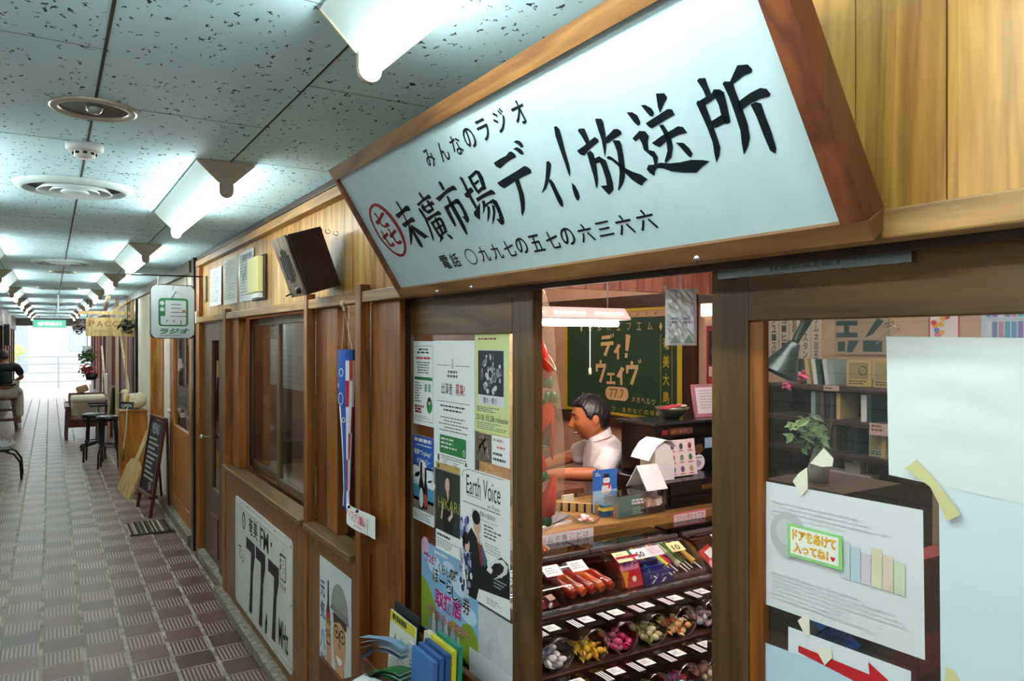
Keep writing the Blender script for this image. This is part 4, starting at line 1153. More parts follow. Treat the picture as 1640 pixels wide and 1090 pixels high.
for side, x in (('right', .545), ('left', -.395)):
    for k in range(-1, 9):
        if side == 'right' and k == 0: continue
        o = dup(lamp0, (x - .545, k * LP, 0))
        if k < 0: o['label'] = 'fluorescent lamp of the %s row behind the viewpoint, over the near floor' % side
        elif side == 'left' and k == 0: o['label'] = 'left row fluorescent lamp level with the big sign, outside the frame'
        else: o['label'] = 'fluorescent lamp in the %s row, %s from the front' % (side, ORD[k])
vw = speckle('vent enamel', '#a9b7b6', '#bccac8', 8, .4)
dkv = mat('#2b2a27', .6)
def make_vent(x, y, R=.225):
    t = thing('ceiling_vent', '', 'vent', (x, y, ZC), 'round air vents in the ceiling')
    dn = (0, 0, -1); c = (x, y, ZC)
    b = MB(); b.lathe([(R, .001), (R * .97, .012), (R * .86, .022), (R * .84, .022), (R * .82, .006), (R * .80, .001)], c, vw, 40, dn); b.build('rim', t)
    b = MB(); b.lathe([(R * .80, .0012), (.001, .0014)], c, dkv, 32, dn); b.build('throat', t)
    for r in (.60, .40):
        b = MB(); b.lathe([(R * r * .80, .004), (R * r, .026), (R * r * 1.04, .026), (R * r * .86, .004)], c, vw, 32, dn); b.build('cone', t)
    b = MB(); b.lathe([(R * .16, .004), (R * .24, .026), (R * .20, .030), (.0, .031)], c, vw, 24, dn); b.build('centre_cone', t)
    return t
v0 = make_vent(.09, 3.66)
v0['label'] = 'big round louvred ceiling vent nearest the viewer'
for k, lb in ((1, 'second round louvred vent, between the third lamps'), (2, 'third round louvred vent beyond the small downlight rings'), (3, 'fourth round louvred vent far down the ceiling'), (4, 'farthest round louvred vent near the exit')):
    dup(v0, (0, 3.55 * k, 0), label=lb)
def downlight(y, r, label):
    t = thing('downlight', label, 'downlight', (.105, y, ZC), 'recessed rings in the ceiling')
    c = (.105, y, ZC)
    b = MB(); b.lathe([(r, .001), (r * 1.0, .006), (r * .93, .010), (r * .80, .009), (r * .78, .002)], c, mat('#b3aa9a', .35, .3), 36, (0, 0, -1)); b.build('trim_ring', t)
    b = MB(); b.lathe([(r * .79, .0016), (r * .5, .0022), (.0, .0024)], c, mat('#59625f', .2, .6), 28, (0, 0, -1)); b.ell((.105, y - r * .1, ZC - .004), (r * .2, r * .2, .016), mat('#9aa6a2', .2, .3), 12, 8); b.build('lens', t)
downlight(2.40, .110, 'unlit recessed downlight ring with a rusty rim nearest the viewer')
downlight(8.25, .110, 'small recessed ring just past the second vent')
downlight(16.0, .12, 'small recessed ring far down the ceiling')
t = thing('smoke_detector', 'white round smoke detector on the ceiling between downlight and vent', 'smoke detector', (.098, 2.86, ZC))
b = MB(); b.lathe([(.0, .001), (.056, .001), (.056, .018), (.05, .024), (.035, .025)], (.098, 2.86, ZC), M['white'], 28, (0, 0, -1)); b.build('base', t)
b = MB(); b.lathe([(.032, .025), (.032, .040), (.024, .046), (.0, .047)], (.098, 2.86, ZC), M['white'], 24, (0, 0, -1))
for k in range(8):
    a = k * .785; b.box(.098 + .030 * math.cos(a) - .006, .098 + .030 * math.cos(a) + .006, 2.86 + .030 * math.sin(a) - .006, 2.86 + .030 * math.sin(a) + .006, ZC - .036, ZC - .029, M['matte_black'])
b.build('sensor', t)
b = MB(); b.box(.092, .108, 12.4, 12.6, 2.03, ZC - .001, mat('#d9d8d0', .5)); tagmesh(b, 'hanging_bracket', 'pale hanging bracket under the ceiling far down the middle', 'bracket')

# loose cable and wiring along the corner over the boarding
b = MB()
pth = [Vector((.985, 1.9 + .35 * k, 2.262 + .012 * math.sin(k * 1.7))) for k in range(9)]
b.tube(pth, .003, M['cable'], 5)
for k in range(9):
    a = random.uniform(0, 6.28)
    b.tube([(.96, 3.9 + .02 * math.sin(a), 2.262), (.95 + .02 * math.cos(a), 3.9 + .05 * math.sin(a), 2.27), (.955 + .03 * math.cos(a), 3.9 + .09 * math.sin(a * 1.3), 2.262)], .002, mat('#8a7f6c', .6), 4)
tagmesh(b, 'loose_wiring', 'frayed pale wiring and thin cable along the ceiling corner above the boarding', 'cable')

# exit sign
t = thing('exit_sign', 'lit green emergency exit sign hanging at the far end of the arcade', 'exit sign', (-.02, 24, 2.02))
b = MB(); b.box(-.40, .38, 24.0, 24.08, 2.00, 2.215, mat('#d8e2dc', .5)); b.build('box', t, .005)
b = MB(); fr = front(-.39, 23.999, 2.205); gl = emis('green exit light', (.0, .55, .30), .8); wl = emis('white exit light', (.8, 1, .93), 1.6)
b.rect(fr, 0, 0, .76, .195, gl, .001); b.txt(fr, '非常出口', .11, .05, .65, .148, wl, .003, .02); b.build('face', t)
b = MB(); b.tube([(-.25, 24.04, 2.215), (-.25, 24.04, ZC)], .01, M['steel']); b.tube([(.23, 24.04, 2.215), (.23, 24.04, ZC)], .01, M['steel']); b.build('hanger', t)

# ------------------------------------------------------------------ radio sign on its rod
t = thing('radio_sign', 'chipped white enamel sign with green radio emblem hanging from a rod over the arcade', 'sign', (.76, 5.95, 1.66))
fr = front(.611, 5.944, 2.056)
b = MB()
rim = rrect(0, 0, .302, .392, .035)
rnd = random.Random(3)
b.prism(fr, rim, -.008, 0, mat('#4a2a1c', .6)); b.build('enamel_rim', t)
b = MB(); q = [(a + (.151 - a) * rnd.uniform(.012, .05), c + (.196 - c) * rnd.uniform(.012, .045)) for a, c in rrect(0, 0, .302, .392, .045, 9)]
b.prism(fr, q, 0.0002, .0012, speckle('chipped white enamel', '#c9d2d6', '#d6dde0', 5, .3)); b.build('face', t)
b = MB(); gg = mat('#2f7d50', .4)
radio_mark(b, fr, .055, .098, .20, .205, .0016, gg, mat('#d2d9db', .3), mat('#4b5f58', .5))
b.disc(fr, .225, .19, .014, .008, mat('#a5774a', .7), .0036, 10)
o = b.build('emblem', t); o['label'] = 'green square radio emblem'
b = MB(); b.txt(fr, 'ラジオ', .058, .318, .252, .358, gg, .0018, .05, .012); b.lines(fr, .06, .366, .245, .372, 1, M['ink_soft'], .0018, .8, .01); b.build('lettering', t)
b = MB(); b.shape(fr, [(.152, .012), (.158, .012), (.150, .035), (.146, .035)], M['ink_soft'], .0018); b.lines(fr, .176, .058, .212, .061, 1, M['ink_soft'], .0018, .9, .03); b.build('scratches', t)
for a in (.052, .247):
    b = MB(); b.tube([fr.p(a, .012, .002), fr.p(a, -.02, .0), fr.p(a, -.062, -.006)], .0025, M['chrome'] if a < .1 else M['cable'], 5); b.build('hook', t)
b = MB(); b.tube([(.45, 5.95, 2.120), (.969, 5.95, 2.124)], .006, M['black_metal']); tagmesh(b, 'sign_rod', 'thin black metal rod holding the radio sign out from the post', 'rod')

# ------------------------------------------------------------------ neighbour: white wall, its window, glazed orange door
b = MB()
b.box(1.0, 1.02, 7.95, 8.45, 0, 2.3, M['white_wall']); b.box(1.0, 1.06, 8.45, 9.6, 0, .72, M['white_wall']); b.box(1.0, 1.06, 8.45, 9.6, 1.95, 2.3, M['white_wall'])
b.box(1.0, 1.06, 9.6, 11.1, 0, 2.3, M['white_wall']); b.box(1.0, 1.03, 6.5, 7.95, 2.0, 2.3, M['white_wall'])
b.box(1.5, 1.55, 6.4, 11.2, 0, 2.4, mat('#b08a78', .8)); b.box(1.06, 1.5, 6.4, 11.1, 2.3, 2.36, mat('#6a5444', .8)); b.box(1.06, 1.5, 6.4, 11.1, -.02, .0, mat('#6a5444', .8)); b.box(1.06, 1.5, 6.38, 6.42, 0, 2.3, mat('#8a6a50', .8))
struct(b, 'wall_neighbour')
b = MB(); b.box(.955, .999, 6.52, 26, 2.2, 2.296, M['dark_wood']); struct(b, 'trim_17')
b = MB(); b.box(.94, .999, 6.5, 11.1, 0, .08, M['concrete']); struct(b, 'baseboard_neighbour', .005)
t = thing('window_4', 'orange wood window frame in the white wall of the next shop', 'window', (1.0, 9.0, .72)); t['kind'] = 'structure'
b = MB(); b.box(.985, 1.06, 8.45, 8.56, .72, 1.95, M['orange_wood']); b.box(.985, 1.06, 9.49, 9.6, .72, 1.95, M['orange_wood']); b.box(.97, 1.06, 8.56, 9.49, .72, .79, M['orange_wood_y']); b.box(.985, 1.06, 8.56, 9.49, 1.87, 1.95, M['orange_wood_y']); b.build('frame', t, .003)
b = MB(); b.box(1.04, 1.045, 8.56, 9.49, .79, 1.87, mat('#9a6a3a', .2)); b.build('blind', t)
t = thing('door_4', 'orange varnished door with a tall glass panel in the next shop', 'door', (1.0, 7.22, 0)); t['kind'] = 'structure'
b = MB()
b.box(.99, 1.03, 6.52, 6.76, .08, 2.0, M['orange_wood']); b.box(.99, 1.03, 7.68, 7.94, .08, 2.0, M['orange_wood'])
b.box(.99, 1.03, 6.76, 7.68, .08, .20, M['orange_wood_y']); b.box(.99, 1.03, 6.76, 7.68, .72, .86, M['orange_wood_y']); b.box(.99, 1.03, 6.76, 7.68, 1.92, 2.0, M['orange_wood_y'])
for k in range(8): b.box(1.0, 1.02, 6.762 + k * .115, 6.872 + k * .115, .20, .72, M['orange_wood'])
b.build('door_frame', t, .003)
b = MB(); b.box(1.008, 1.012, 6.76, 7.68, .86, 1.92, M['glass']); b.build('pane', t)
b = MB(); b.ell((.965, 7.80, .98), .022, mat('#e9e4d4', .3), 10, 8); b.tube([(.97, 7.8, .98), (.99, 7.8, .98)], .008, M['chrome']); b.build('knob', t)
# lamp and ornaments seen through that door
t = thing('pendant_lamp', 'small pink fluted lamp shade hanging behind the orange door glass', 'lamp', (1.07, 7.95, 1.35))
b = MB(); vs = []; n = 24
for i, (r, z) in enumerate(((.02, 1.47), (.028, 1.43), (.045, 1.37), (.056, 1.355))):
    for k in range(n):
        a = 2 * math.pi * k / n; rr = r * (1 + (.10 if k % 2 else -.05) * i / 3); vs.append((1.075 + rr * math.cos(a), 7.95 + rr * math.sin(a), z - (.010 if (k % 4 == 0 and i == 3) else 0)))
b.add(vs, [(i * n + k, i * n + (k + 1) % n, (i + 1) * n + (k + 1) % n, (i + 1) * n + k) for i in range(3) for k in range(n)], emis('pink glass shade', (1, .6, .55), .9), True); b.build('shade', t)
b = MB(); b.tube([(1.075, 7.95, 1.47), (1.075, 7.95, 1.56)], [.014, .006], M['white']); b.tube([(1.075, 7.95, 1.56), (1.075, 7.95, 2.299)], .003, M['white'], 5); b.build('stem', t)
for k, (y, z, r, c, lb) in enumerate(((7.78, 1.24, .04, '#aab0ba', 'grey round paper ornament'), (7.66, 1.12, .036, '#d8c09a', 'cream round paper ornament'), (7.56, 1.06, .036, '#b5a58c', 'pale brown round ornament'), (7.70, 1.36, .034, '#c9b8a0', 'beige ornament beside the pink lamp'))):
    b = MB(); b.lathe([(0, -r), (r * .7, -r * .72), (r, 0), (r * .75, r * .7), (r * .2, r), (0, r * 1.05)], (1.075, y, z), mat(c, .6), 14); b.tube([(1.075, y, z + r), (1.075, y, 2.299)], .0015, M['white'], 4)
    tagmesh(b, 'hanging_ornament', lb + ' hanging behind the orange door glass', 'ornament')

t = thing('neighbour_fill_lamp', 'unseen warm bulb added under the ceiling of the next shop', 'lamp', (1.28, 8.0, 2.2))  # unseen bulb added to light the room behind the door glass
b = MB(); b.ell((1.28, 8.0, 2.2), .045, emis('neighbour fill bulb', (1, .72, .48), 30), 12, 8); b.build('bulb', t)
b = MB(); b.tube([(1.28, 8.0, 2.24), (1.28, 8.0, 2.299)], .02, M['white'], 8); b.build('socket', t)

# striped mat
t = thing('doormat', 'dark striped doormat on the tiles in front of the orange door', 'mat', (.74, 7.28, 0))
b = MB(); rnd = random.Random(4)
for k in range(34):
    x = .575 + k * .0098; b.box(x, x + .0092, 7.07, 7.52, .001, .012 + .004 * (k % 2), mat(('#2a201c', '#b8ac98', '#4a3a30', '#8b7c6c', '#1c1614')[rnd.randrange(5)], .9))
b.build('woven_strips', t)
for yy in (7.05, 7.52):
    b = MB(); b.box(.575, .905, yy, yy + .018, .001, .012, mat('#3a2e28', .9)); b.build('hem', t)
# A-frame blackboard
t = thing('menu_blackboard', 'dark red framed blackboard with chalk writing leaning at the white wall', 'blackboard', (.85, 8.0, 0))
e1 = Vector((.74, 8.28, 0)); e2 = Vector((.795, 7.72, 0)); up = Vector((.135, .02, .90))
def lin_(a, c): return e1 + (e2 - e1) * a + up * c
fb = MB()
fb.bar(lin_(0, 0), lin_(0, 1), .045, .03, M['redbrown'], (1, 0, 0)); fb.bar(lin_(1, 0), lin_(1, 1), .045, .03, M['redbrown'], (1, 0, 0)); fb.bar(lin_(0, 1), lin_(1, 1), .045, .03, M['redbrown'], (0, 0, 1)); fb.bar(lin_(0, .2), lin_(1, .2), .07, .03, M['redbrown'], (0, 0, 1)); fb.build('frame', t, .003)
U = (e2 - e1).normalized(); V = -up.normalized(); Nn = U.cross(V).normalized()
if Nn.x > 0: Nn = -Nn
fr = FR(lin_(0, 1), U, V, Nn)
W_, H_ = (e2 - e1).length, up.length
b = MB(); b.prism(fr, [(.02, .03), (W_ - .02, .03), (W_ - .02, H_ * .8), (.02, H_ * .8)], -.004, .004, mat('#15171a', .7)); b.build('board', t)
b = MB(); ch = mat('#c3c3bd', .9); b.txt(fr, 'MENU', .12, .06, .42, .16, ch, .006); b.lines(fr, .07, .20, .50, .62, 9, ch, .006, .4, .05); b.shape(fr, [(.30, .62), (.40, .60), (.45, .67), (.34, .70)], mat('#a56a74', .8), .006); b.build('chalk_writing', t)
b = MB()
for a in (0.05, .95): b.bar(lin_(a, .98) + Vector((.02, 0, 0)), Vector((.965, (e1 + (e2 - e1) * a).y + .05, 0)), .035, .02, M['redbrown'], (1, 0, 0))
b.build('rear_leg', t)
# big pale wooden paddle
t = thing('wooden_paddle', 'broad pale wooden paddle leaning between the orange cabinet and the blackboard', 'wooden board', (.68, 8.8, 0))
b = MB(); p0 = Vector((.66, 8.92, .0)); ax = Vector((.24, -.12, .70)); ln = ax.length; ax.normalize(); sd_ = Vector((.20, -.97, -.2)); sd_ = (sd_ - ax * sd_.dot(ax)).normalized(); nn = sd_.cross(ax)
fr = FR(p0, sd_, ax, nn)
b.prism(fr, [(-.20, .02), (.20, .0), (.20, .30), (.15, .37), (.05, .41), (.045, .74), (-.045, .74), (-.05, .41), (-.15, .37), (-.20, .28)], -.012, .012, M['pale_wood']); b.build('blade', t, .003)
# orange cabinet
t = thing('display_cabinet', 'orange wood cabinet by the white wall with the pottery hen on top', 'cabinet', (.85, 10.15, 0))
b = MB(); b.box(.715, .995, 10.0, 10.38, .03, .80, M['orange_wood']); b.build('body', t, .004)
b = MB(); b.box(.73, .99, 10.02, 10.36, 0, .03, M['black']); b.build('plinth', t)
b = MB(); b.box(.705, .999, 9.985, 10.39, .80, .815, M['orange_wood_y']); b.build('top', t, .003)
# pottery hen
t = thing('pottery_hen', 'cream speckled pottery hen sitting on the orange cabinet', 'figurine', (.87, 10.15, .815))
b = MB(); cr = speckle('cream hen glaze', '#cdbb93', '#e6dab8', 25, .4, .3, .6)
b.ell((.88, 10.15, .915), (.125, .085, .10), cr, 20, 14); b.ell((.955, 10.15, .965), (.05, .045, .07), cr, 14, 10, Matrix.Rotation(R_(-35), 3, 'Y')); b.build('body', t)
b = MB(); b.tube([(.81, 10.15, .93), (.785, 10.15, .985), (.775, 10.15, 1.02)], [.055, .042, .036], cr, 14); b.ell((.772, 10.15, 1.025), (.045, .038, .038), cr, 14, 10); b.build('neck', t)
b = MB(); b.lathe([(.012, 0), (.0, .03)], (.733, 10.15, 1.02), mat('#c98b2e', .5), 8, (-1, 0, -.15)); b.build('beak', t)
b = MB(); b.tube([(.80, 10.09, .99), (.79, 10.085, .93), (.80, 10.08, .87)], .018, mat('#c8a33c', .6), 8); b.build('bib', t)
t = thing('open_sign', 'little black OPEN sign hanging at the pottery hen on the cabinet', 'sign', (.765, 9.98, .80))
fr = front(.70, 9.97, .93); b = MB(); b.prism(fr, [(0, 0), (.155, .015), (.145, .10), (-.01, .085)], -.008, 0, mat('#22282b', .6)); b.build('board', t)
b = MB(); b.txt(fr, 'OPEN', .02, .035, .125, .075, mat('#d5dadb', .6), .001, .01); b.build('lettering', t)
b = MB(); b.tube([(.78, 9.965, .85), (.77, 9.96, .6), (.735, 9.95, .35)], .008, mat('#b9b494', .5), 6); b.ell((.735, 9.95, .30), (.02, .02, .08), mat('#5c5c1e', .6), 8, 6); tagmesh(b, 'flower_stick', 'pale stick with a green end leaning beside the orange cabinet', 'stick')

# ------------------------------------------------------------------ farther shop fronts on the right
b = MB()
b.box(1.0, 1.06, 11.1, YE, 1.98, 2.3, mat('#5a4636', .7))
b.box(1.0, 1.06, 11.1, 11.35, 0, 1.98, M['dark_wood_z'])
b.box(1.45, 1.5, 11.1, YE, 0, 2.3, mat('#4a2a1a', .7))
for k in range(10):
    y = 11.9 + k * 1.4
    b.box(1.0, 1.06, y, y + .22, 0, 1.98, mat(('#54200f', '#8a4a24', '#33140c')[k % 3], .5))
    b.box(1.0, 1.05, y + .22, y + 1.4, 0, .35 if k % 2 else .7, mat(('#6b3a1f', '#3a2018')[k % 2], .6))
struct(b, 'wall_right_far')
b = MB(); b.box(.97, .999, 11.14, 11.30, 0, 2.2, M['black_metal']); struct(b, 'trim_18', .003)
# merchandise shelf behind the lattice
t = thing('metal_shelf', 'pale metal shelf with goods behind the wooden poles', 'shelf', (1.25, 11.75, 0))
b = MB()
for x in (1.08, 1.38):
    for y in (11.42, 11.85): b.box(x, x + .025, y, y + .025, 0, 1.9, M['steel'])
b.build('posts', t)
for z in (.5, .9, 1.3):
    b = MB(); b.box(1.08, 1.405, 11.42, 11.875, z, z + .02, M['steel']); b.build('shelf_board', t)
for k, (z, c, n_) in enumerate(((1.32, '#b6c53a', 'yellow-green folded cloth on the pale metal shelf'), (.92, '#4a4a4c', 'dark grey box on the pale metal shelf'), (.52, '#c9c6bd', 'white box on the lowest board of the metal shelf'))):
    b = MB(); b.box(1.11, 1.36, 11.47, 11.8, z + .002, z + .15, mat(c, .6)); tagmesh(b, 'stacked_goods', n_, 'goods', bevel=.012)
# lumber lattice
def lumber(p, q, label, wd=.045):
    b = MB(); b.bar(p, q, wd, wd * .7, M['lumber'], (1, 0, 0) if abs(q[2] - p[2]) > .5 else (0, 0, 1)); tagmesh(b, 'wooden_pole', label, 'pole', 'wooden poles by the hanging signboard')
lumber((.80, 13.6, 0), (.80, 13.6, 2.12), 'upright pale wooden pole farthest left of the lattice')
lumber((.85, 12.6, 0), (.85, 12.6, 2.29), 'thicker upright pale pole in the middle of the lattice', .06)
lumber((.92, 11.95, .0), (.92, 11.95, 2.15), 'upright white pole nearest the black steel post', .04)
lumber((.965, 13.5, 1.72), (.965, 11.8, .75), 'diagonal pale brace crossing the lattice downwards', .04)
lumber((.74, 14.3, 1.55), (.74, 13.2, .8), 'short diagonal brace left of the middle pole', .035)
lumber((.922, 12.25, .92), (.922, 11.975, 1.12), 'tiny crossing brace by the red-brown panel', .025)
lumber((.70, 13.2, 1.98), (.70, 12.0, 2.27), 'slanting pale beam above the signboard', .05)
# PACCO signboard
t = thing('hanging_signboard', 'pale wooden PACCO signboard jutting from the right wall on a bracket', 'signboard', (.69, 11.72, 1.72))
fr = front(.415, 11.70, 1.965)
b = MB(); b.prism(fr, [(0, 0), (.545, 0), (.545, .255), (0, .255)], -.025, 0, M['pale_wood']); b.build('board', t, .004)
b = MB(); tn = mat('#8a5a2a', .7)
for i, c in enumerate('PACCO'): b.txt(fr, c, .035 + i * .095, .045, .105 + i * .095, .125, tn, .001, .01)
b.lines(fr, .09, .17, .45, .215, 2, mat('#b48a55', .7), .001, .5, .03); b.build('lettering', t)
b = MB(); b.bar((.33, 11.73, 2.03), (.998, 11.73, 2.03), .035, .045, M['pale_wood']); b.bar((.985, 11.73, 1.7), (.985, 11.73, 2.25), .03, .05, M['pale_wood'], (1, 0, 0)); b.bar((.72, 11.73, 2.04), (.98, 11.73, 2.24), .03, .03, M['pale_wood'])
for x in (.47, .9): b.tube([(x, 11.72, 1.965), (x, 11.72, 2.01)], .004, M['steel'], 5)
b.build('bracket', t)
def foliage(name, label, c, r, n_, col, sx=.035, seedn=1, stem=None, cat='plant'):
    t = thing(name, label, cat, (c[0], c[1], c[2] - r))
    rnd = random.Random(seedn); b = MB()
    for k in range(n_):
        d = Vector((rnd.gauss(0, 1), rnd.gauss(0, 1), rnd.gauss(0, 1))).normalized() * r * rnd.uniform(.2, 1)
        p = Vector(c) + Vector((d.x, d.y, d.z * .9)); a = Vector((rnd.gauss(0, 1), rnd.gauss(0, 1), rnd.gauss(0, .7))).normalized()
        q = a.orthogonal().normalized(); L = sx * rnd.uniform(.7, 1.3); m = mat(col[k % len(col)], .6)
        b.add([p - a * L, p + q * L * .4 + Vector((0, 0, .15 * L)), p + a * L, p - q * L * .4 + Vector((0, 0, .15 * L))], [(0, 1, 2), (0, 2, 3)], m)
    b.build('leaves', t)
    if stem:
        b = MB(); b.tube(stem, .006, mat('#4a3b22', .7), 6); b.build('stem', t)
    return t
gcol = ('#3d5a32', '#55713f', '#2e4628', '#6c8450')
foliage('hanging_plant', 'bunch of dried dark green leaves hanging on the PACCO signboard', (.90, 11.48, 1.84), .11, 80, ('#4a4a34', '#38402a', '#5e5540'), .05, 2, [(.9, 11.48, 1.84), (.9, 11.48, 2.199)])
t = foliage('trailing_plant', 'small green plant in a white pot hung left of the lattice', (.48, 13.0, 1.40), .14, 110, gcol, .045, 3, [(.48, 13.0, 1.45), (.48, 13.0, 2.28)])
b = MB(); b.lathe([(0, -.06), (.05, -.06), (.065, .05), (.06, .05), (.05, .03)], (.48, 13.0, 1.52), M['white'], 16); b.build('pot', t)
foliage('trailing_plant', 'dark reddish trailing plant hanging under the ceiling left of the signboard', (.42, 14.5, 1.86), .15, 80, ('#4d3a33', '#5d4a3c', '#3e3a2c'), .05, 5, [(.42, 14.5, 1.9), (.42, 14.5, 2.29)])
t = foliage('flower_pot_plant', 'red flowering plant in a dark pot bracket near the bright exit', (.70, 19.0, .98), .17, 120, ('#a3202a', '#c7404a', '#8a1a22', '#4d6b3a'), .06, 7, [(.70, 19.0, .9), (.998, 19.0, .8)])
b = MB(); b.lathe([(0, -.08), (.10, -.08), (.13, .06), (.12, .06)], (.78, 19.0, .86), mat('#1e1c1e', .5), 18); b.build('pot', t)
b = MB(); b.box(.93, .96, 16.4, 16.95, 0, 1.0, M['white']); tagmesh(b, 'white_panel', 'narrow white panel standing at the right wall near the exit', 'panel', bevel=.004)

# wooden armchair with cushion
t = thing('armchair', 'dark wooden low armchair with cream cushions on the right side of the arcade', 'armchair', (.56, 14.7, 0))
dkw = M['redbrown']
cx, cy = .56, 14.75
for sx in (-1, 1):
    for sy in (-1, 1):
        b = MB(); b.bar((cx + sx * .33, cy + sy * .32, 0), (cx + sx * .31, cy + sy * .27, .52 if sy < 0 else .60), .045, .045, dkw, (1, 0, 0)); b.build('leg', t, .004)
for sx in (-1, 1):
    b = MB(); b.bar((cx + sx * .32, cy - .40, .545), (cx + sx * .32, cy + .34, .575), .075, .028, dkw); b.build('armrest', t, .006)
b = MB(); b.box(cx - .30, cx + .30, cy - .30, cy + .28, .20, .30, dkw); b.build('seat_frame', t, .004)
b = MB(); b.box(cx - .28, cx + .28, cy - .30, cy + .24, .301, .36, mat('#6a4a40', .8)); b.build('seat_cushion', t, .02, )
b = MB(); b.obox((cx, cy + .30, .52), (.29, 0, 0), (0, .03, .0), (0, .07, .22), dkw); b.build('backrest', t, .008)
b = MB(); b.obox((cx, cy + .22, .53), (.26, 0, 0), (0, .035, 0), (0, .06, .18), mat('#c9bb9e', .9)); b.build('back_cushion', t, .025)
b = MB(); b.box(cx - .27, cx + .27, cy - .05, cy + .17, .56, .68, mat('#d6cbb2', .9)); 
t2 = tagmesh(b, 'folded_blanket', 'rolled cream blanket laid across the arms of the wooden armchair', 'blanket', bevel=.05); t2.location.z = .592
b = MB(); b.obox((cx - .08, cy + .33, .803), (.09, 0, .03), (0, .05, 0), (-.02, 0, .06), mat('#9a7656', .8)); tagmesh(b, 'cushion', 'small brown cushion on top of the armchair back', 'cushion', bevel=.03)

def metal_stool(x, y, label, seat_z=.62):
    t = thing('metal_stool', label, 'stool', (x, y, 0), 'black metal stools beside the cabinet')
    b = MB(); b.lathe([(0, 0), (.15, 0), (.16, .015), (.155, .045), (.13, .055), (0, .055)], (x, y, seat_z), mat('#131314', .25), 24); b.build('seat', t)
    for k in range(4):
        a = k * math.pi / 2 + .6; c, s_ = math.cos(a), math.sin(a)
        b = MB(); b.tube([(x + .10 * c, y + .10 * s_, seat_z), (x + .12 * c, y + .12 * s_, .28), (x + .155 * c, y + .155 * s_, .20), (x + .165 * c, y + .165 * s_, .0)], .013, M['black_metal'], 8); b.build('leg', t)
    b = MB(); b.lathe([(.125, -.006), (.133, 0), (.125, .006), (.117, 0), (.125, -.006)], (x, y, .28), M['black_metal'], 20); b.build('foot_ring', t)
    return t
metal_stool(.66, 11.05, 'black metal stool nearest the orange cabinet')
metal_stool(.52, 11.75, 'black metal stool farther from the cabinet, by the armchair', .60)
t = thing('office_chair', 'black office chair with armrests behind the metal stools', 'chair', (.62, 13.05, 0))
b = MB(); b.box(.42, .82, 12.85, 13.25, .42, .50, M['black']); b.build('seat', t, .03)
b = MB(); b.box(.80, .86, 12.85, 13.25, .55, .95, M['black']); b.build('backrest', t, .03)
b = MB(); b.tube([(.62, 13.05, .42), (.62, 13.05, .10)], .03, M['steel'], 10)
for k in range(5):
    a = k * 1.2566; b.tube([(.62, 13.05, .10), (.62 + .26 * math.cos(a), 13.05 + .26 * math.sin(a), .05)], .016, M['black'], 6); b.ell((.62 + .26 * math.cos(a), 13.05 + .26 * math.sin(a), .027), .027, M['black'], 8, 6)
b.tube([(.83, 13.05, .46), (.85, 13.05, .62)], .02, M['black'], 6); b.build('pedestal', t)
for s_ in (-1, 1):
    b = MB(); b.tube([(.62, 13.05 + .18 * s_, .46), (.62, 13.05 + .24 * s_, .50), (.62, 13.05 + .25 * s_, .66)], .012, M['steel'], 6); b.box(.50, .74, 13.05 + .25 * s_ - .025, 13.05 + .25 * s_ + .025, .66, .69, M['black']); b.build('armrest', t)

# ------------------------------------------------------------------ left side: seated man on a high stool, folding stool, hanging speaker
b = MB(); b.box(-.80, -.70, 18.4, 18.7, 1.55, 1.98, M['black']); tagmesh(b, 'hanging_speaker', 'black speaker box hanging on the far left wall', 'loudspeaker', bevel=.01)
t = thing('wooden_stool', 'tall brown wooden stool under the seated person on the left', 'stool', (-.72, 16.6, 0))
sw = wood('stool wood', '#4a2a18', '#70462a', 'z', .5)
b = MB(); b.lathe([(0, 0), (.19, 0), (.2, .02), (.19, .045), (0, .045)], (-.70, 16.5, .57), sw, 24); b.build('seat', t)
for sx in (-1, 1):
    for sy in (-1, 1):
        b = MB(); b.bar((-.70 + sx * .18, 16.5 + sy * .18, 0), (-.70 + sx * .11, 16.5 + sy * .11, .569), .04, .04, sw, (1, 0, 0)); b.build('leg', t, .003)
b = MB()
for z, e in ((.20, .155), (.38, .135)):
    for s_ in (-1, 1): b.bar((-.70 - e, 16.5 + s_ * e, z), (-.70 + e, 16.5 + s_ * e, z), .025, .025, sw); b.bar((-.70 + s_ * e, 16.5 - e, z + .04), (-.70 + s_ * e, 16.5 + e, z + .04), .025, .025, sw)
b.build('stretchers', t)
t = thing('folding_stool', 'low black folding stool with clear plastic on it, near left edge', 'stool', (-.5, 10.9, 0))
b = MB(); b.box(-.78, -.40, 10.6, 11.1, .34, .38, M['black']); b.build('seat', t, .01)
for (x, y, dx) in ((-.42, 10.65, .12), (-.42, 11.05, .12), (-.74, 10.65, -.05), (-.74, 11.05, -.05)):
    b = MB(); b.tube([(x - .03, y, .34), (x + dx * .5, y, .30), (x + dx, y, .20), (x + dx * 1.1, y, 0)], .013, M['black_metal'], 8); b.build('leg', t)
b = MB(); b.box(-.80, -.52, 10.1, 10.5, 0, .30, M['black']); tagmesh(b, 'black_crate', 'plain black crate on the floor at the left edge', 'crate', bevel=.01)
b = MB()
rnd = random.Random(2)
for k in range(9):
    p = Vector((-.48 + rnd.uniform(-.08, .06), 10.8 + rnd.uniform(-.12, .12), .382)); b.add([p, p + Vector((.08, .05, .01)), p + Vector((.03, .03, rnd.uniform(.04, .12)))], [(0, 1, 2)], mat('#c9cdd2', .15))
tagmesh(b, 'plastic_wrapper', 'crinkled clear plastic lying on the black folding stool', 'wrapper')

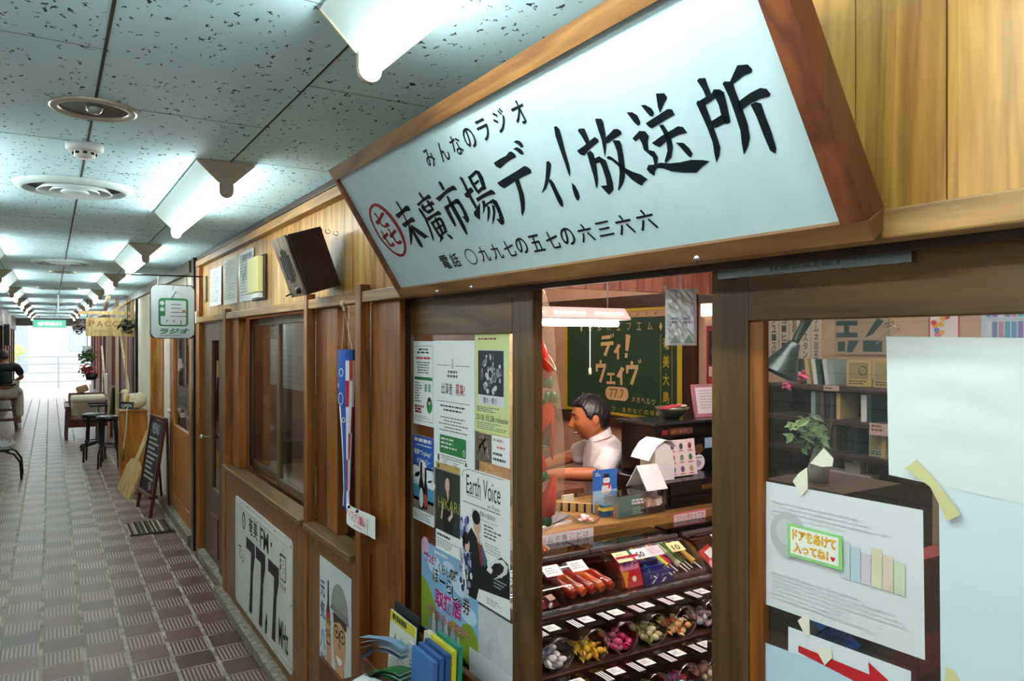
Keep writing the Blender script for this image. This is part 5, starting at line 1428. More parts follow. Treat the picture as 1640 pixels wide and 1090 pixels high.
# ------------------------------------------------------------------ outside the far end
b = MB()
for z in (.25, .55, .85, 1.1): b.tube([(-4, 30, z), (5, 30, z)], .03, mat('#7a7f80', .5, .2), 8)
for x in (-2.2, -.9, .25, 1.5, 2.8): b.tube([(x, 30, 0), (x, 30, 1.12)], .04, mat('#7a7f80', .5, .2), 8)
tagmesh(b, 'guard_rail', 'pale grey pipe railing outside the bright exit', 'railing')
b = MB(); b.box(-6, -1.0, 46, 50, 0, 4.2, mat('#7d868a', .8)); b.box(-5, -4, 45.9, 46, 1, 2.2, mat('#5a6468', .4)); b.box(-3, -2, 45.9, 46, 1, 2.2, mat('#5a6468', .4)); tagmesh(b, 'street_building', 'pale grey building across the street left of the exit view', 'building')
b = MB(); b.box(-.2, 6, 52, 55, 0, 5.5, mat('#b4b8b8', .8)); b.box(1, 1.8, 51.9, 52, 1, 2.4, mat('#8a9498', .4)); tagmesh(b, 'street_building', 'whitish taller building across the street right of the exit view', 'building')
foliage('street_tree', 'light green shrub seen through the left part of the exit', (-1.6, 42, 1.0), .75, 220, ('#a9c95a', '#8fb04a', '#bcd870'), .16, 11, [(-1.6, 42, 0), (-1.6, 42, 1.0)], 'shrub')

# ------------------------------------------------------------------ inside the shop: rear wall
t = thing('shop_board', 'big dark green painted board with cream lettering on the rear wall', 'signboard', (3.42, 4.12, 1.12))
fr = facade(3.42, 4.765, 1.872)
BW, BH = 1.28, .752
b = MB(); b.prism(fr, [(0, 0), (BW, 0), (BW, BH), (0, BH)], -.028, 0, mat('#0e3a22', .5)); b.build('board', t)
b = MB(); ye = mat('#b8a224', .5)
for q in ((0, 0, BW, .02), (0, BH - .02, BW, BH), (0, .02, .04, BH - .02), (BW - .045, .02, BW, BH - .02)): b.rect(fr, *q, ye, .001)
b.build('yellow_border', t)
b = MB(); tnm = mat('#cfae7e', .6)
b.rect(fr, .12, .022, BW - .10, .062, mat('#b59468', .6), .0015)
for i, chh in enumerate('特定非営利活動法人ディ'): b.txt(fr, chh, .14 + i * .088, .028, .172 + i * .088, .056, M['ink'], .002)
b.shape(fr, [(1.085, .10), (1.10, .13), (1.085, .16), (1.07, .13)], tnm, .0015); b.shape(fr, [(.22, .10), (.235, .13), (.22, .16), (.205, .13)], tnm, .0015)
for i, chh in enumerate('あまみエフエム'): b.txt(fr, chh, .31 + i * .108, .100, .355 + i * .108, .150, tnm, .0015)
# big slanted katakana, drawn as blocky strokes
def strokes(fr, a0, c0, w, h, segs, m, d):
    for q in segs: b.shape(fr, [(a0 + x * w, c0 + y * h) for x, y in q], m, d)
DE = [[(.08, .06), (.72, .02), (.74, .18), (.06, .22)], [(.0, .36), (.95, .30), (.97, .47), (.0, .53)], [(.48, .50), (.70, .49), (.42, 1.0), (.20, .95)], [(.74, .0), (.80, -.04), (.86, .12), (.80, .16)], [(.88, -.04), (.94, -.08), (1.0, .08), (.94, .12)]]
I_ = [[(.62, .0), (.95, .12), (.40, .62), (.05, .55)], [(.48, .40), (.72, .36), (.72, 1.0), (.48, 1.0)]]
U_ = [[(.38, .0), (.58, .0), (.58, .2), (.38, .2)], [(.0, .18), (1., .14), (.98, .32), (.2, .34), (.2, .52), (.02, .52)], [(.76, .3), (.98, .3), (.55, 1.0), (.32, .95)]]
E_ = [[(.08, .2), (.92, .16), (.92, .34), (.08, .38)], [(.42, .3), (.6, .3), (.58, .85), (.42, .85)], [(0, .82), (1, .78), (1, .97), (0, 1.)]]
strokes(fr, .455, .180, .15, .155, DE, tnm, .0015); strokes(fr, .595, .245, .09, .11, I_, tnm, .0015)
strokes(fr, .715, .178, .07, .165, [[(.25, 0), (1., .04), (.62, .72), (.2, .70)], [(.15, .80), (.55, .80), (.5, 1.), (.1, 1.)]], tnm, .0015)
strokes(fr, .395, .365, .12, .165, U_, tnm, .0015); strokes(fr, .52, .435, .10, .10, E_, tnm, .0015); strokes(fr, .625, .405, .10, .13, I_, tnm, .0015)
strokes(fr, .735, .365, .13, .165, U_ + [[(.98, -.05), (1.04, -.08), (1.1, .06), (1.04, .1)], [(1.12, -.08), (1.18, -.11), (1.24, .03), (1.18, .07)]], tnm, .0015)
for i, chh in enumerate('周波数は'): b.txt(fr, chh, .225 + i * .06, .615, .265 + i * .06, .66, tnm, .0015)
b.shape(fr, rrect(.51, .55, .76, .645, .045, 6), tnm, .0015); b.txt(fr, '77.7', .555, .565, .715, .63, mat('#8a6a20', .5), .002, .02)
for i, chh in enumerate('メガヘルツ'): b.txt(fr, chh, .795 + i * .05, .605 + i * .002, .832 + i * .05, .645 + i * .002, tnm, .0015, .01)
for i, chh in enumerate('音楽・スポーツ・島唄などの情報'): b.txt(fr, chh, .24 + i * .057, .69, .278 + i * .057, .722, ye if i % 2 else tnm, .0015) if chh not in '・ー' else b.txt(fr, chh, .255 + i * .057, .704, .268 + i * .057, .708, tnm, .0015)
for a in (1.082, 1.188): b.rect(fr, a, .18, a + .003, .66, tnm, .0015)
for i, chh in enumerate('奄美大島'): b.txt(fr, chh, 1.105, .20 + i * .118, 1.165, .28 + i * .118, ye, .0015, .015)
b.build('lettering', t)
b = MB(); b.box(3.42, 3.449, 3.37, 3.475, 1.02, 2.2, M['dark_wood_z']); b.box(3.42, 3.449, 3.475, 4.9, 1.03, 1.11, M['dark_wood']); b.box(3.43, 3.449, 2.9, 5.1, 1.88, 1.96, M['dark_wood']); struct(b, 'trim_19')

def wall_sheet(name, label, y0, z0, w, h, c, cat, x=3.447, d=.004, group=None):
    t = thing(name, label, cat, (x, y0 - w / 2, z0 - h), group)
    fr = facade(x, y0, z0); b = MB(); b.prism(fr, [(0, 0), (w, 0), (w, h), (0, h)], 0, d, mat(c, .6)); b.build('sheet', t)
    return t, fr
t, fr = wall_sheet('wall_poster', 'dark red poster on the rear wall right of the green board', 3.30, 1.74, .22, .36, '#8a1822', 'poster')
b = MB(); b.rect(fr, .02, .03, .20, .24, mat('#1a1416', .6), .005); b.disc(fr, .10, .16, .06, .06, mat('#6d5a5a', .6), .006); b.rect(fr, .02, .25, .20, .31, mat('#d8c8b8', .6), .005); b.txt(fr, '島', .05, .255, .10, .30, M['ink'], .006); b.txt(fr, '唄', .11, .255, .16, .30, M['ink'], .006); b.rect(fr, .02, .32, .2, .345, M['red'], .005); b.build('print', t)
mi = ('メニュー島', 'ジュース百', 'コーヒー二', 'かき氷三百', 'インスタン', 'ラムネ百五')
ml = ('first from the left', 'second from left', 'third from left', 'fourth from the left', 'fifth from the left', 'last on the right')
for k in range(6):
    t, fr = wall_sheet('menu_strip', 'cream paper menu strip with brush writing on the rear wall, ' + ml[k], 2.895 - k * .068, 1.80, .064, .29 - .02 * (k % 2), '#cdb6a0', 'menu strip', group='menu strips above the lamp')
    b = MB(); b.vtxt(fr, mi[k], .017, .015, .047, .25, M['ink'], .005, .015); b.build('lettering', t)
t, fr = wall_sheet('painted_board', 'dark teal and pale wooden board with cut letters above the CD shelf', 2.41, 1.78, .29, .20, '#a58a72', 'signboard', d=.012)
b = MB(); tl = mat('#123a3a', .5)
for q in ([(.01, .03), (.13, .03), (.13, .055), (.085, .055), (.085, .09), (.13, .09), (.13, .115), (.01, .115), (.01, .09), (.055, .09), (.055, .055), (.01, .055)], [(.235, .02), (.27, .035), (.21, .10), (.17, .115)], [(.02, .135), (.06, .135), (.06, .185), (.02, .185)], [(.08, .13), (.14, .13), (.10, .19), (.07, .19)], [(.16, .13), (.26, .13), (.26, .185), (.16, .185)]): b.shape(fr, q, tl, .0135)
b.build('letters', t)
t, fr = wall_sheet('wall_poster', 'white poster with red edge at the top right behind the glass', 1.93, 1.86, .14, .21, '#e6dcd8', 'poster')
b = MB(); rd = random.Random(8)
for q in ((0, 0, .008, .21), (.132, 0, .14, .21), (0, 0, .14, .008), (0, .202, .14, .21)): b.rect(fr, *q, M['red'], .005)
for k in range(14): b.disc(fr, rd.uniform(.02, .12), rd.uniform(.03, .19), .014, .012, mat(('#d23a2a', '#e6a83a', '#4a78b8', '#d87aa0')[k % 4], .6), .006 + k * .0001, 10)
b.build('print', t)
t, fr = wall_sheet('wall_poster', 'pale sheet of small colourful pictures behind the glass, right of the red-edged poster', 1.70, 1.86, .55, .24, '#b9c2cc', 'poster')
b = MB()
for k in range(40): b.rect(fr, .02 + .025 * (k % 20), .03 + .10 * (k // 20), .04 + .025 * (k % 20), .11 + .10 * (k // 20), mat(('#5a8fb8', '#8a6aa8', '#c8ccd0', '#6a7a98', '#b87a90', '#4a9aa8')[(k * 7) % 6], .6), .005)
b.build('print', t)

# CD shelf on the rear wall
t = thing('cd_shelf', 'dark brown shelf unit of CDs against the rear wall', 'shelf', (3.3, 2.2, 0))
b = MB(); b.box(3.42, 3.448, 1.93, 2.66, .3, 1.46, mat('#171012', .7)); b.build('back_panel', t)
for y in (1.915, 2.652):
    b = MB(); b.box(3.20, 3.448, y, y + .018, 0, 1.43, M['dark_wood_z']); b.build('side_panel', t)
SZ = (1.432, 1.27, 1.112, .962, .80)
for z in SZ:
    b = MB(); b.box(3.195, 3.42, 1.934, 2.651, z - .022, z, wood('shelf board', '#2a1a14', '#4a3226', 'y', .5)); b.build('shelf_board', t)
b = MB()
fr = facade(3.1945, 2.30, SZ[0] + .002); b.prism(fr, [(0, 0), (.085, 0), (.085, .026), (0, .026)], 0, .002, mat('#b9998c', .6)); b.lines(fr, .01, .01, .075, .02, 1, M['ink'], .003, .6, .008)
b.build('shelf_label', t)
b = MB(); fr = facade(3.1945, 2.06, SZ[1] + .005); b.prism(fr, [(0, 0), (.10, 0), (.10, .055), (0, .055)], 0, .002, mat('#b9a294', .6)); b.lines(fr, .01, .008, .09, .045, 2, mat('#7a3a34', .6), .003, .5, .01); b.build('shelf_label', t)
b = MB(); fr = facade(3.1945, 2.05, SZ[3] + .0); b.prism(fr, [(0, 0), (.06, 0), (.06, .028), (0, .028)], 0, .002, M['paper']); b.txt(fr, '1,500', .008, .006, .052, .022, M['red'], .003); b.build('shelf_label', t)
rnd = random.Random(21)
cdcol = ('#20242c', '#c8c8c4', '#2c3a40', '#8a9a98', '#b8a070', '#35413f', '#d8d4cc', '#5c4a44', '#204040')
cdn = 0
def cd(y, z, th, m, lean, label, faced=False):
    global cdn
    b = MB()
    if faced:
        fr = facade(3.25, y, z + .126)
        b.prism(fr, [(0, 0), (.125, 0), (.125, .125), (0, .125)], -.01, 0, m)
        b.rect(fr, .012, .012, .113, .09, mat('#8a7a4a', .5), .0006); b.ring(fr, .085, .05, .022, .022, .004, M['ink'], .0012, 16); b.lines(fr, .012, .098, .11, .12, 2, M['ink'], .0008)
    else:
        b.box(3.235, 3.375, y - th, y, z + .001, z + .126, m)
        if lean:
            for i in range(len(b.v)): b.v[i].y += lean * (b.v[i].z - z) / .126
    cdn += 1
    tagmesh(b, 'music_cd', label, 'CD', 'CDs on the rear wall shelf')
rown = ('top', 'second', 'third')
pos = ('leftmost', 'second from left', 'third from left', 'fourth from left', 'fifth from left', 'sixth from left', 'seventh from left', 'eighth from left', 'ninth from left')
for r, (z, ys) in enumerate(((SZ[0], (2.47, 2.445, 2.425, 2.385, 2.36, 2.32, 2.295)), (SZ[1], (2.40, 2.375, 2.35, 2.32, 2.295, 2.26, 2.13, 2.10)), (SZ[2], (2.42, 2.39, 2.36, 2.335, 2.31, 2.28, 2.20, 2.17, 2.03)))):
    for k, y in enumerate(ys):
        c = cdcol[(k * 2 + r * 3) % 9]
        th = min(.022 if k % 3 else .034, y - ys[k + 1] - .002 if k + 1 < len(ys) else .03)
        cd(y, z, th, mat(c, .25), .018 if r == 0 else .0, 'CD case standing on the %s shelf of the dark unit, %s' % (rown[r], pos[k]))
cd(2.215, SZ[0], 0, mat('#b39a58', .4), 0, 'mustard yellow CD with square print facing out on the top shelf', True)
cd(2.08, SZ[0], 0, mat('#a38c52', .4), 0, 'mustard CD facing out on the top shelf, right of the first', True)
cd(2.10, SZ[2], 0, mat('#8d9474', .4), 0, 'olive CD facing out on the third shelf', True)
# model boat on the fourth shelf
t = thing('model_boat', 'small white model boat with blue hull on the fourth shelf', 'model boat', (3.3, 2.25, SZ[3]))
b = MB(); F = FR((0, 0, SZ[3] + .001), (0, 1, 0), (0, 0, 1), (1, 0, 0))
b.prism(F, [(2.10, .035), (2.13, .0), (2.34, .0), (2.40, .045)], 3.27, 3.33, mat('#23589a', .4)); b.prism(F, [(2.10, .035), (2.40, .045), (2.405, .058), (2.10, .05)], 3.265, 3.335, mat('#cfc3b4', .5)); b.build('hull', t)
b = MB(); b.box(3.275, 3.325, 2.16, 2.24, SZ[3] + .053, SZ[3] + .10, mat('#c2b8aa', .5)); b.box(3.28, 3.32, 2.17, 2.20, SZ[3] + .10, SZ[3] + .12, mat('#d4ccc0', .5)); b.build('cabin', t)
b = MB()
for y in (2.14, 2.26, 2.34): b.tube([(3.3, y, SZ[3] + .04), (3.3, y, SZ[3] + .12)], .003, mat('#b5aca0', .5), 6)
b.build('masts', t)

# hanging work lamp seen through the right door
t = thing('work_lamp', 'dark green conical work lamp on an arm behind the right door glass', 'lamp', (2.17, 1.717, 1.55))
tip = Vector((2.165, 1.72, 1.565)); ax = Vector((.25, -.18, .6)).normalized()
lg = mat('#1c2a26', .35, .4)
b = MB(); b.lathe([(.072, -.035), (.070, -.03), (.045, .02), (.028, .06), (.022, .085), (.0, .09)], tip, lg, 28, ax); b.build('shade', t)
b = MB(); b.lathe([(.0, -.02), (.022, -.015), (.024, .0), (.014, .03)], tip, mat('#e6e2d4', .3), 14, ax); b.build('bulb', t)
b = MB(); j1 = tip + ax * .09; b.tube([j1, (2.235, 1.68, 1.72), (2.24, 1.69, 2.05), (2.2, 1.75, 2.379)], .013, lg, 8); b.tube([j1 + Vector((.02, 0, .01)), (2.262, 1.665, 1.74), (2.265, 1.675, 2.05)], .007, lg, 8); b.ell((2.237, 1.68, 1.725), .022, lg, 10, 8); b.build('arm', t)
b = MB(); b.box(1.62, 2.2, .95, 1.55, .74, .78, M['dark_wood'])
for x in (1.64, 2.15):
    for y in (.97, 1.50): b.box(x, x + .04, y, y + .04, 0, .74, M['dark_wood_z'])
tagmesh(b, 'display_table', 'low dark display table behind the right door', 'table')
b = MB(); b.box(1.86, 2.12, 1.28, 1.53, .782, 1.215, mat('#2a1a14', .5)); b.box(1.85, 2.13, 1.27, 1.54, 1.215, 1.23, mat('#3a261a', .4)); tagmesh(b, 'small_cabinet', 'small dark cabinet holding the plant vase behind the right door', 'cabinet')
t = foliage('potted_plant', 'leafy green plant with bare twigs in a pale vase behind the right door glass', (1.93, 1.44, 1.37), .07, 70, ('#4f6b3a', '#6f8a50', '#3c5230'), .022, 17, [(1.95, 1.42, 1.26), (1.93, 1.45, 1.40)])
b = MB(); b.lathe([(.0, .001), (.024, .001), (.031, .04), (.020, .08), (.016, .10)], (1.95, 1.42, 1.23), mat('#b9b2a6', .3), 18); b.build('vase', t)
b = MB()
for k in range(3): b.tube([(1.95, 1.42, 1.32), (1.97 + .01 * k, 1.41, 1.38), (1.985 + .016 * k, 1.40 + .01 * k, 1.43 + .012 * (k % 2))], .0018, mat('#4a3526', .7), 5)
b.build('twig', t)
t = foliage('flower_bunch', 'pink-red artificial flower hanging in front of the CD shelf', (2.50, 1.93, 1.50), .05, 50, ('#b0304e', '#c8406a', '#8f2440', '#3f5a40'), .025, 19, [(2.50, 1.93, 1.50), (2.50, 1.93, 2.379)])
b = MB(); rd = random.Random(6); vs = []
F = front(1.66, 1.20, .98)
for j in range(7):
    for i in range(7): vs.append((1.66 + .17 * i / 6 + rd.uniform(-.01, .01), 1.22 + .05 * math.sin(i * 1.1) * math.sin(j) + rd.uniform(-.02, .02), .782 + .20 * j / 6))
b.add(vs, [(j * 7 + i, j * 7 + i + 1, j * 7 + i + 8, j * 7 + i + 7) for i in range(6) for j in range(6)], mat('#1c50a0', .2)); tagmesh(b, 'snack_bag', 'crinkled blue foil snack bag low behind the right door', 'snack bag')
b = MB(); c_ = Vector((1.82, 1.02, 1.0)); b.box(1.74, 1.92, 1.0, 1.06, .782, 1.13, mat('#7a1a24', .3)); b.box(1.745, 1.915, .998, .9995, .86, .95, mat('#c23a3a', .4)); tagmesh(b, 'snack_bag', 'dark red snack packet seen between the papers of the right door', 'snack bag', bevel=.01)

# ------------------------------------------------------------------ lighting fixture over the counter, unseen shop and booth lamps
t = thing('counter_lamp', 'white perforated fluorescent work lamp with a pull cord over the counter', 'ceiling light', (2.0, 2.75, 1.75))
b = MB(); F = FR((1.62, 2.75, 1.80), (0, 1, 0), (0, 0, -1), (1, 0, 0))
b.prism(F, [(-.03, -.0), (.03, -.0), (.075, .05), (.07, .055), (-.07, .055), (-.075, .05)], 0, .68, mat('#d8c4c0', .4)); b.build('reflector', t)
b = MB()
for k in range(3):
    for q in range(7):
        a = .05 + k * .22 + q * .025; fq = FR((1.62, 2.75 - .053, 1.775), (1, 0, 0), (0, .65, -.75), (0, -.75, -.65)); b.disc(fq, a, 0, .009, .009, emis('lamp slot glow', SHOP_COLOR, 4) if k + q == 0 else b.mats[0], .002, 8)
b.build('light_slots', t)
b = MB(); b.tube([(1.64, 2.75, 1.728), (2.28, 2.75, 1.728)], .013, M['shop_tube'], 12); b.build('tube', t)
b = MB(); b.tube([(2.08, 2.70, 1.745), (2.08, 2.70, 1.525)], .0022, mat('#e6ddd0', .5), 5); b.lathe([(0, 0), (.007, .004), (.006, .03), (0, .034)], (2.08, 2.70, 1.495), mat('#f0e8da', .4), 10); b.build('pull_cord', t)
b = MB()
for x in (1.70, 2.22): b.tube([(x, 2.75, 1.80), (x, 2.75, 2.379)], .003, M['steel'], 5)
b.build('hanger', t)
for (x, y, lb, ln) in ((2.3, 1.35, 'unseen extra tube lamp under the shop ceiling above the display table', 1.2), (1.75, 1.62, 'bare tube lamp under the shop ceiling above the candy bins', 1.1), (2.7, 4.3, 'unseen extra tube lamp under the shop ceiling near the rear corner', .6)):
    t = thing('unseen_shop_lamp', lb, 'ceiling light', (x, y, 2.38), 'bare shop ceiling lamps')  # display-table and rear-corner tubes are unseen extras that light the interior
    b = MB(); b.box(x - ln / 2 - .03, x + ln / 2 + .03, y - .04, y + .04, 2.345, 2.379, M['white']); b.build('body', t)
    b = MB(); b.tube([(x - ln / 2, y, 2.325), (x + ln / 2, y, 2.325)], .016, M['shop_tube'], 12); b.build('tube', t)
t = thing('booth_fill_lamp', 'unseen warm fill bulb under the ceiling of the studio booth', 'ceiling light', (1.5, 4.2, 2.3))  # unseen bulb that brightens the studio behind the wide window
b = MB(); b.ell((1.5, 4.2, 2.28), .05, emis('warm bulb', (1, .74, .54), 75), 14, 10); b.build('bulb', t)
b = MB(); b.tube([(1.5, 4.2, 2.32), (1.5, 4.2, 2.379)], .02, M['white'], 10); b.build('socket', t)
# soffit boards over the counter
b = MB()
for k in range(14): b.box(1.9 + k * .105, 2.003 + k * .105, 2.9, 2.93, 1.90, 2.379, wood('soffit board', '#6a3a2a', '#8c5a44', 'z', .5))
struct(b, 'wall_soffit')

b = MB(); b.box(3.425, 3.449, 3.26, 3.33, 1.80, 1.875, emis('small glowing square', (1, .85, .68), 2.2)); tagmesh(b, 'lit_square', 'small lit square high on the rear wall by the red poster', 'lamp')  # small glowing square set on the rear wall

# ------------------------------------------------------------------ counter and what stands on it
t = thing('counter', 'wooden shop counter with a thick plank top and dark boarded front', 'counter', (2.4, 2.65, 0))
b = MB(); b.box(1.44, 3.15, 2.40, 2.90, .852, .90, M['counter']); b.build('top', t, .004)
b = MB()
for k in range(13): b.box(1.45 + k * .13, 1.578 + k * .13, 2.45, 2.47, 0, .851, M['redbrown'])
b.box(1.45, 3.13, 2.47, 2.86, .05, .851, M['dark_wood']); b.build('body', t)
b = MB(); fr = front(1.445, 2.3995, .897); b.prism(fr, [(0, 0), (.42, 0), (.42, .040), (0, .040)], 0, .001, mat('#d9d6da', .7))
for k, chh in enumerate('やさしいラムネ島ことば'): b.txt(fr, chh, .02 + k * .035, .008, .045 + k * .035, .032, M['ink_soft'] if k % 4 else M['pink'], .0016)
o = b.build('edge_label', t); o['label'] = 'white handwritten strip on the counter edge'
b = MB(); fr = front(2.30, 2.3995, .897); b.prism(fr, [(0, 0), (.20, 0), (.20, .042), (0, .042)], 0, .001, mat('#d3617a', .6)); b.rect(fr, .005, .005, .195, .037, mat('#ead9d8', .7), .0015)
for k, chh in enumerate('うがい用お水です'): b.txt(fr, chh, .014 + k * .022, .01, .032 + k * .022, .031, mat('#8a3540', .6), .002)
o = b.build('edge_label', t); o['label'] = 'pink-edged strip on the counter edge'
b = MB(); b.box(1.44, 2.16, 2.905, 3.14, .05, .915, M['dark_wood']); b.box(1.43, 2.20, 2.903, 3.15, .915, .94, mat('#5a3622', .4)); tagmesh(b, 'desk', 'dark desk behind the counter in front of the seated man', 'desk')

def on(u, v, z=.90): # (kept for reference of the counter height)
    return z
# open booklet
t = thing('booklet', 'dark brown booklet lying open at the left end of the counter', 'booklet', (1.72, 2.56, .90))
b = MB(); b.obox((1.73, 2.56, .9045), (.085, .02, 0), (-.02, .075, 0), (0, 0, .004), M['white']); b.build('pages', t)
b = MB(); b.obox((1.73, 2.56, .9195), (.082, .02, .012), (-.02, .072, .004), (0, 0, .002), mat('#2c1a18', .35)); b.build('cover', t)
t = thing('candy_dish', 'small clear dish of red and white sweets on the counter', 'dish', (1.88, 2.46, .90))
b = MB(); b.lathe([(.0, .001), (.05, .001), (.062, .022), (.06, .022), (.048, .004), (0, .004)], (1.885, 2.475, .90), M['acrylic'], 24); b.build('bowl', t)
rd = random.Random(31)
for k in range(9):
    a = k * .7; r = .012 + .02 * (k % 3) / 1.3
    b = MB(); b.ell((1.885 + r * math.cos(a), 2.475 + r * math.sin(a), .911 + .006 * (k % 2)), (.011, .008, .006), mat(('#c8303a', '#e8dcd8')[k % 2], .3), 8, 6)
    tagmesh(b, 'wrapped_sweet', 'red sweet in the clear dish on the counter' if k % 2 == 0 else 'white sweet in the clear dish on the counter', 'sweet', 'red sweets in the counter dish' if k % 2 == 0 else 'white sweets in the counter dish')
t = thing('striped_rack', 'little striped wooden rack with cards standing on the counter', 'rack', (1.95, 2.66, .90))
b = MB(); b.bar((1.88, 2.74, .92), (2.05, 2.56, .92), .02, .038, mat('#b9a06a', .6))
for k in range(7): q = Vector((1.88, 2.74, .92)).lerp(Vector((2.05, 2.56, .92)), .06 + k * .14); b.box(q.x - .006, q.x + .004, q.y - .018, q.y - .014, .902, .938, M['ink'])
b.build('rail', t)
b = MB(); b.box(1.93, 1.99, 2.70, 2.712, .902, .965, mat('#e2dcc0', .6)); b.build('card', t)
t = thing('small_box', 'yellow and blue little box in front of the pen cup', 'box', (2.02, 2.52, .90))
b = MB(); b.box(1.995, 2.055, 2.50, 2.535, .90, .925, mat('#2c5f9a', .5)); b.box(1.995, 2.055, 2.50, 2.535, .925, .938, mat('#e3d04a', .5)); b.box(1.998, 2.052, 2.502, 2.533, .938, .95, mat('#4a7a8a', .5)); b.build('body', t)
t = thing('pen_cup', 'dark brown pen cup full of pens on the counter', 'pen cup', (2.145, 2.69, .90))
b = MB(); b.lathe([(0, 0), (.036, 0), (.038, .10), (.034, .10), (.033, .01)], (2.145, 2.69, .90), mat('#2c1410', .3), 20); b.build('cup', t)
for k, (c, lb) in enumerate((('#d98a9a', 'pink'), ('#e6e2dc', 'white'), ('#1f6a48', 'green'), ('#24406a', 'blue'), ('#15151a', 'black'), ('#c9a88a', 'beige'))):
    a = k * 1.05; b = MB(); b.tube([(2.145 + .012 * math.cos(a), 2.69 + .012 * math.sin(a), .912), (2.145 + .03 * math.cos(a), 2.69 + .03 * math.sin(a), 1.045 + .008 * (k % 3))], .0055, mat(c, .4), 8)
    tagmesh(b, 'pen', lb + ' pen standing in the dark brown pen cup', 'pen', 'pens in the cup')
t = thing('leaflet_stand', 'clear stand holding a blue snowman card on the counter', 'card stand', (2.05, 2.56, .90))
b = MB(); b.box(2.0, 2.15, 2.585, 2.59, .90, 1.0, M['acrylic']); b.box(2.0, 2.15, 2.56, 2.563, .90, .97, M['acrylic']); b.build('holder', t)
fr = front(2.005, 2.5835, 1.085); b = MB(); b.prism(fr, [(0, 0), (.135, 0), (.135, .183), (0, .183)], -.001, 0, mat('#2e6fc4', .4)); b.rect(fr, 0, .09, .135, .183, mat('#9ec4de', .5)); 
wh = mat('#eef0f2', .5)
b.disc(fr, .075, .085, .027, .026, wh, .0008); b.disc(fr, .075, .048, .019, .018, wh, .0010); b.rect(fr, .06, .02, .09, .034, M['ink'], .0012); b.rect(fr, .052, .033, .098, .037, M['ink'], .0012); b.rect(fr, .056, .06, .094, .07, M['red'], .0012); b.rect(fr, .086, .065, .096, .085, M['red'], .0013)
for q in (.069, .081): b.disc(fr, q, .046, .0025, .0025, M['ink'], .0013, 8)
b.lines(fr, .015, .012, .05, .03, 2, M['white'], .0008); b.build('snowman_card', t)
t = thing('donation_box', 'clear acrylic box with leaflets and white lettering at the counter edge', 'acrylic box', (2.07, 2.47, .90))
b = MB(); q = (2.015, 2.175, 2.42, 2.52)
b.box(q[0], q[1], q[2], q[2] + .003, .90, 1.0, M['acrylic']); b.box(q[0], q[0] + .003, q[2], q[3], .90, 1.0, M['acrylic']); b.box(q[1] - .003, q[1], q[2], q[3], .90, 1.0, M['acrylic']); b.box(q[0], q[1], q[3] - .003, q[3], .90, 1.0, M['acrylic']); b.box(q[0], q[1], q[2], q[3], 1.0, 1.003, M['acrylic']); b.build('case', t)
b = MB(); b.box(2.03, 2.16, 2.45, 2.452, .903, .99, mat('#5c8a84', .6)); b.box(2.03, 2.13, 2.47, 2.474, .903, .95, mat('#d8a8a8', .6)); b.build('leaflets', t)
b = MB(); fr = front(2.015, 2.4195, 1.0); b.lines(fr, .07, .02, .15, .045, 2, M['white'], .0005, .6, .014); b.lines(fr, .075, .055, .15, .085, 4, mat('#b9c4c4', .6), .0005, .3, .01); b.build('lettering', t)
t = thing('house_box', 'white paper house-shaped box with a sloping roof on the counter', 'box', (2.22, 2.50, .90))
F = FR((2.18, 0, .90), (0, 1, 0), (0, 0, 1), (1, 0, 0))
b = MB(); b.prism(F, [(2.43, 0), (2.56, 0), (2.56, .11), (2.43, .11)], 0, .11, M['acrylic']); b.box(2.19, 2.29, 2.44, 2.55, .902, .93, mat('#3a2a28', .5)); b.build('case', t)
b = MB(); b.prism(F, [(2.425, .105), (2.495, .205), (2.565, .105), (2.56, .105), (2.495, .198), (2.43, .105)], -.004, .114, M['white']); b.build('roof', t)
b = MB(); rd = random.Random(3)
for k in range(6): b.obox((2.21 + .03 * (k % 3), 2.47 + .03 * (k // 3), .945 + .02 * (k // 3)), (.02, .005, .006), (-.004, .014, 0), (0, .003, .014), mat(('#d8b9a9', '#b89a90', '#e0d4cc')[k % 3], .6))
b.build('contents', t)

# black antique register with drawers
t = thing('cash_register', 'black old cash register box covered with stickers on the counter', 'cash register', (2.6, 2.66, .90))
bk = mat('#0d0e12', .25)
b = MB(); b.box(2.30, 3.05, 2.455, 2.86, .901, 1.02, bk); b.build('drawer_case', t, .004)
b = MB(); b.box(2.33, 3.02, 2.447, 2.4545, .912, .955, bk); b.build('drawer', t, .003)
b = MB(); b.box(2.33, 3.02, 2.447, 2.4545, .962, 1.012, bk); b.build('drawer', t, .003)
b = MB(); b.box(2.52, 2.60, 2.4425, 2.4465, .975, .995, mat('#7a5a34', .35, .7)); b.build('name_plate', t)
b = MB(); b.box(2.395, 3.05, 2.62, 2.86, 1.021, 1.25, bk); b.build('body', t, .004)
b = MB(); b.box(2.375, 3.07, 2.60, 2.88, 1.25, 1.266, mat('#1a2024', .2)); b.build('top', t, .005)
b = MB(); b.box(2.39, 3.05, 2.605, 2.6195, 1.195, 1.205, bk); b.build('moulding', t)
fr = front(2.36, 2.612, 1.20)
b = MB(); b.prism(FR((2.405, 2.555, 1.19), (1, 0, 0), (0, -.12, -1), (0, -1, .12)), [(0, 0), (.175, 0), (.18, .165), (.0, .165)], 0, .002, mat('#e2d6d8', .6)); fq = FR((2.405, 2.552, 1.19), (1, 0, 0), (0, -.12, -1), (0, -1, .12))
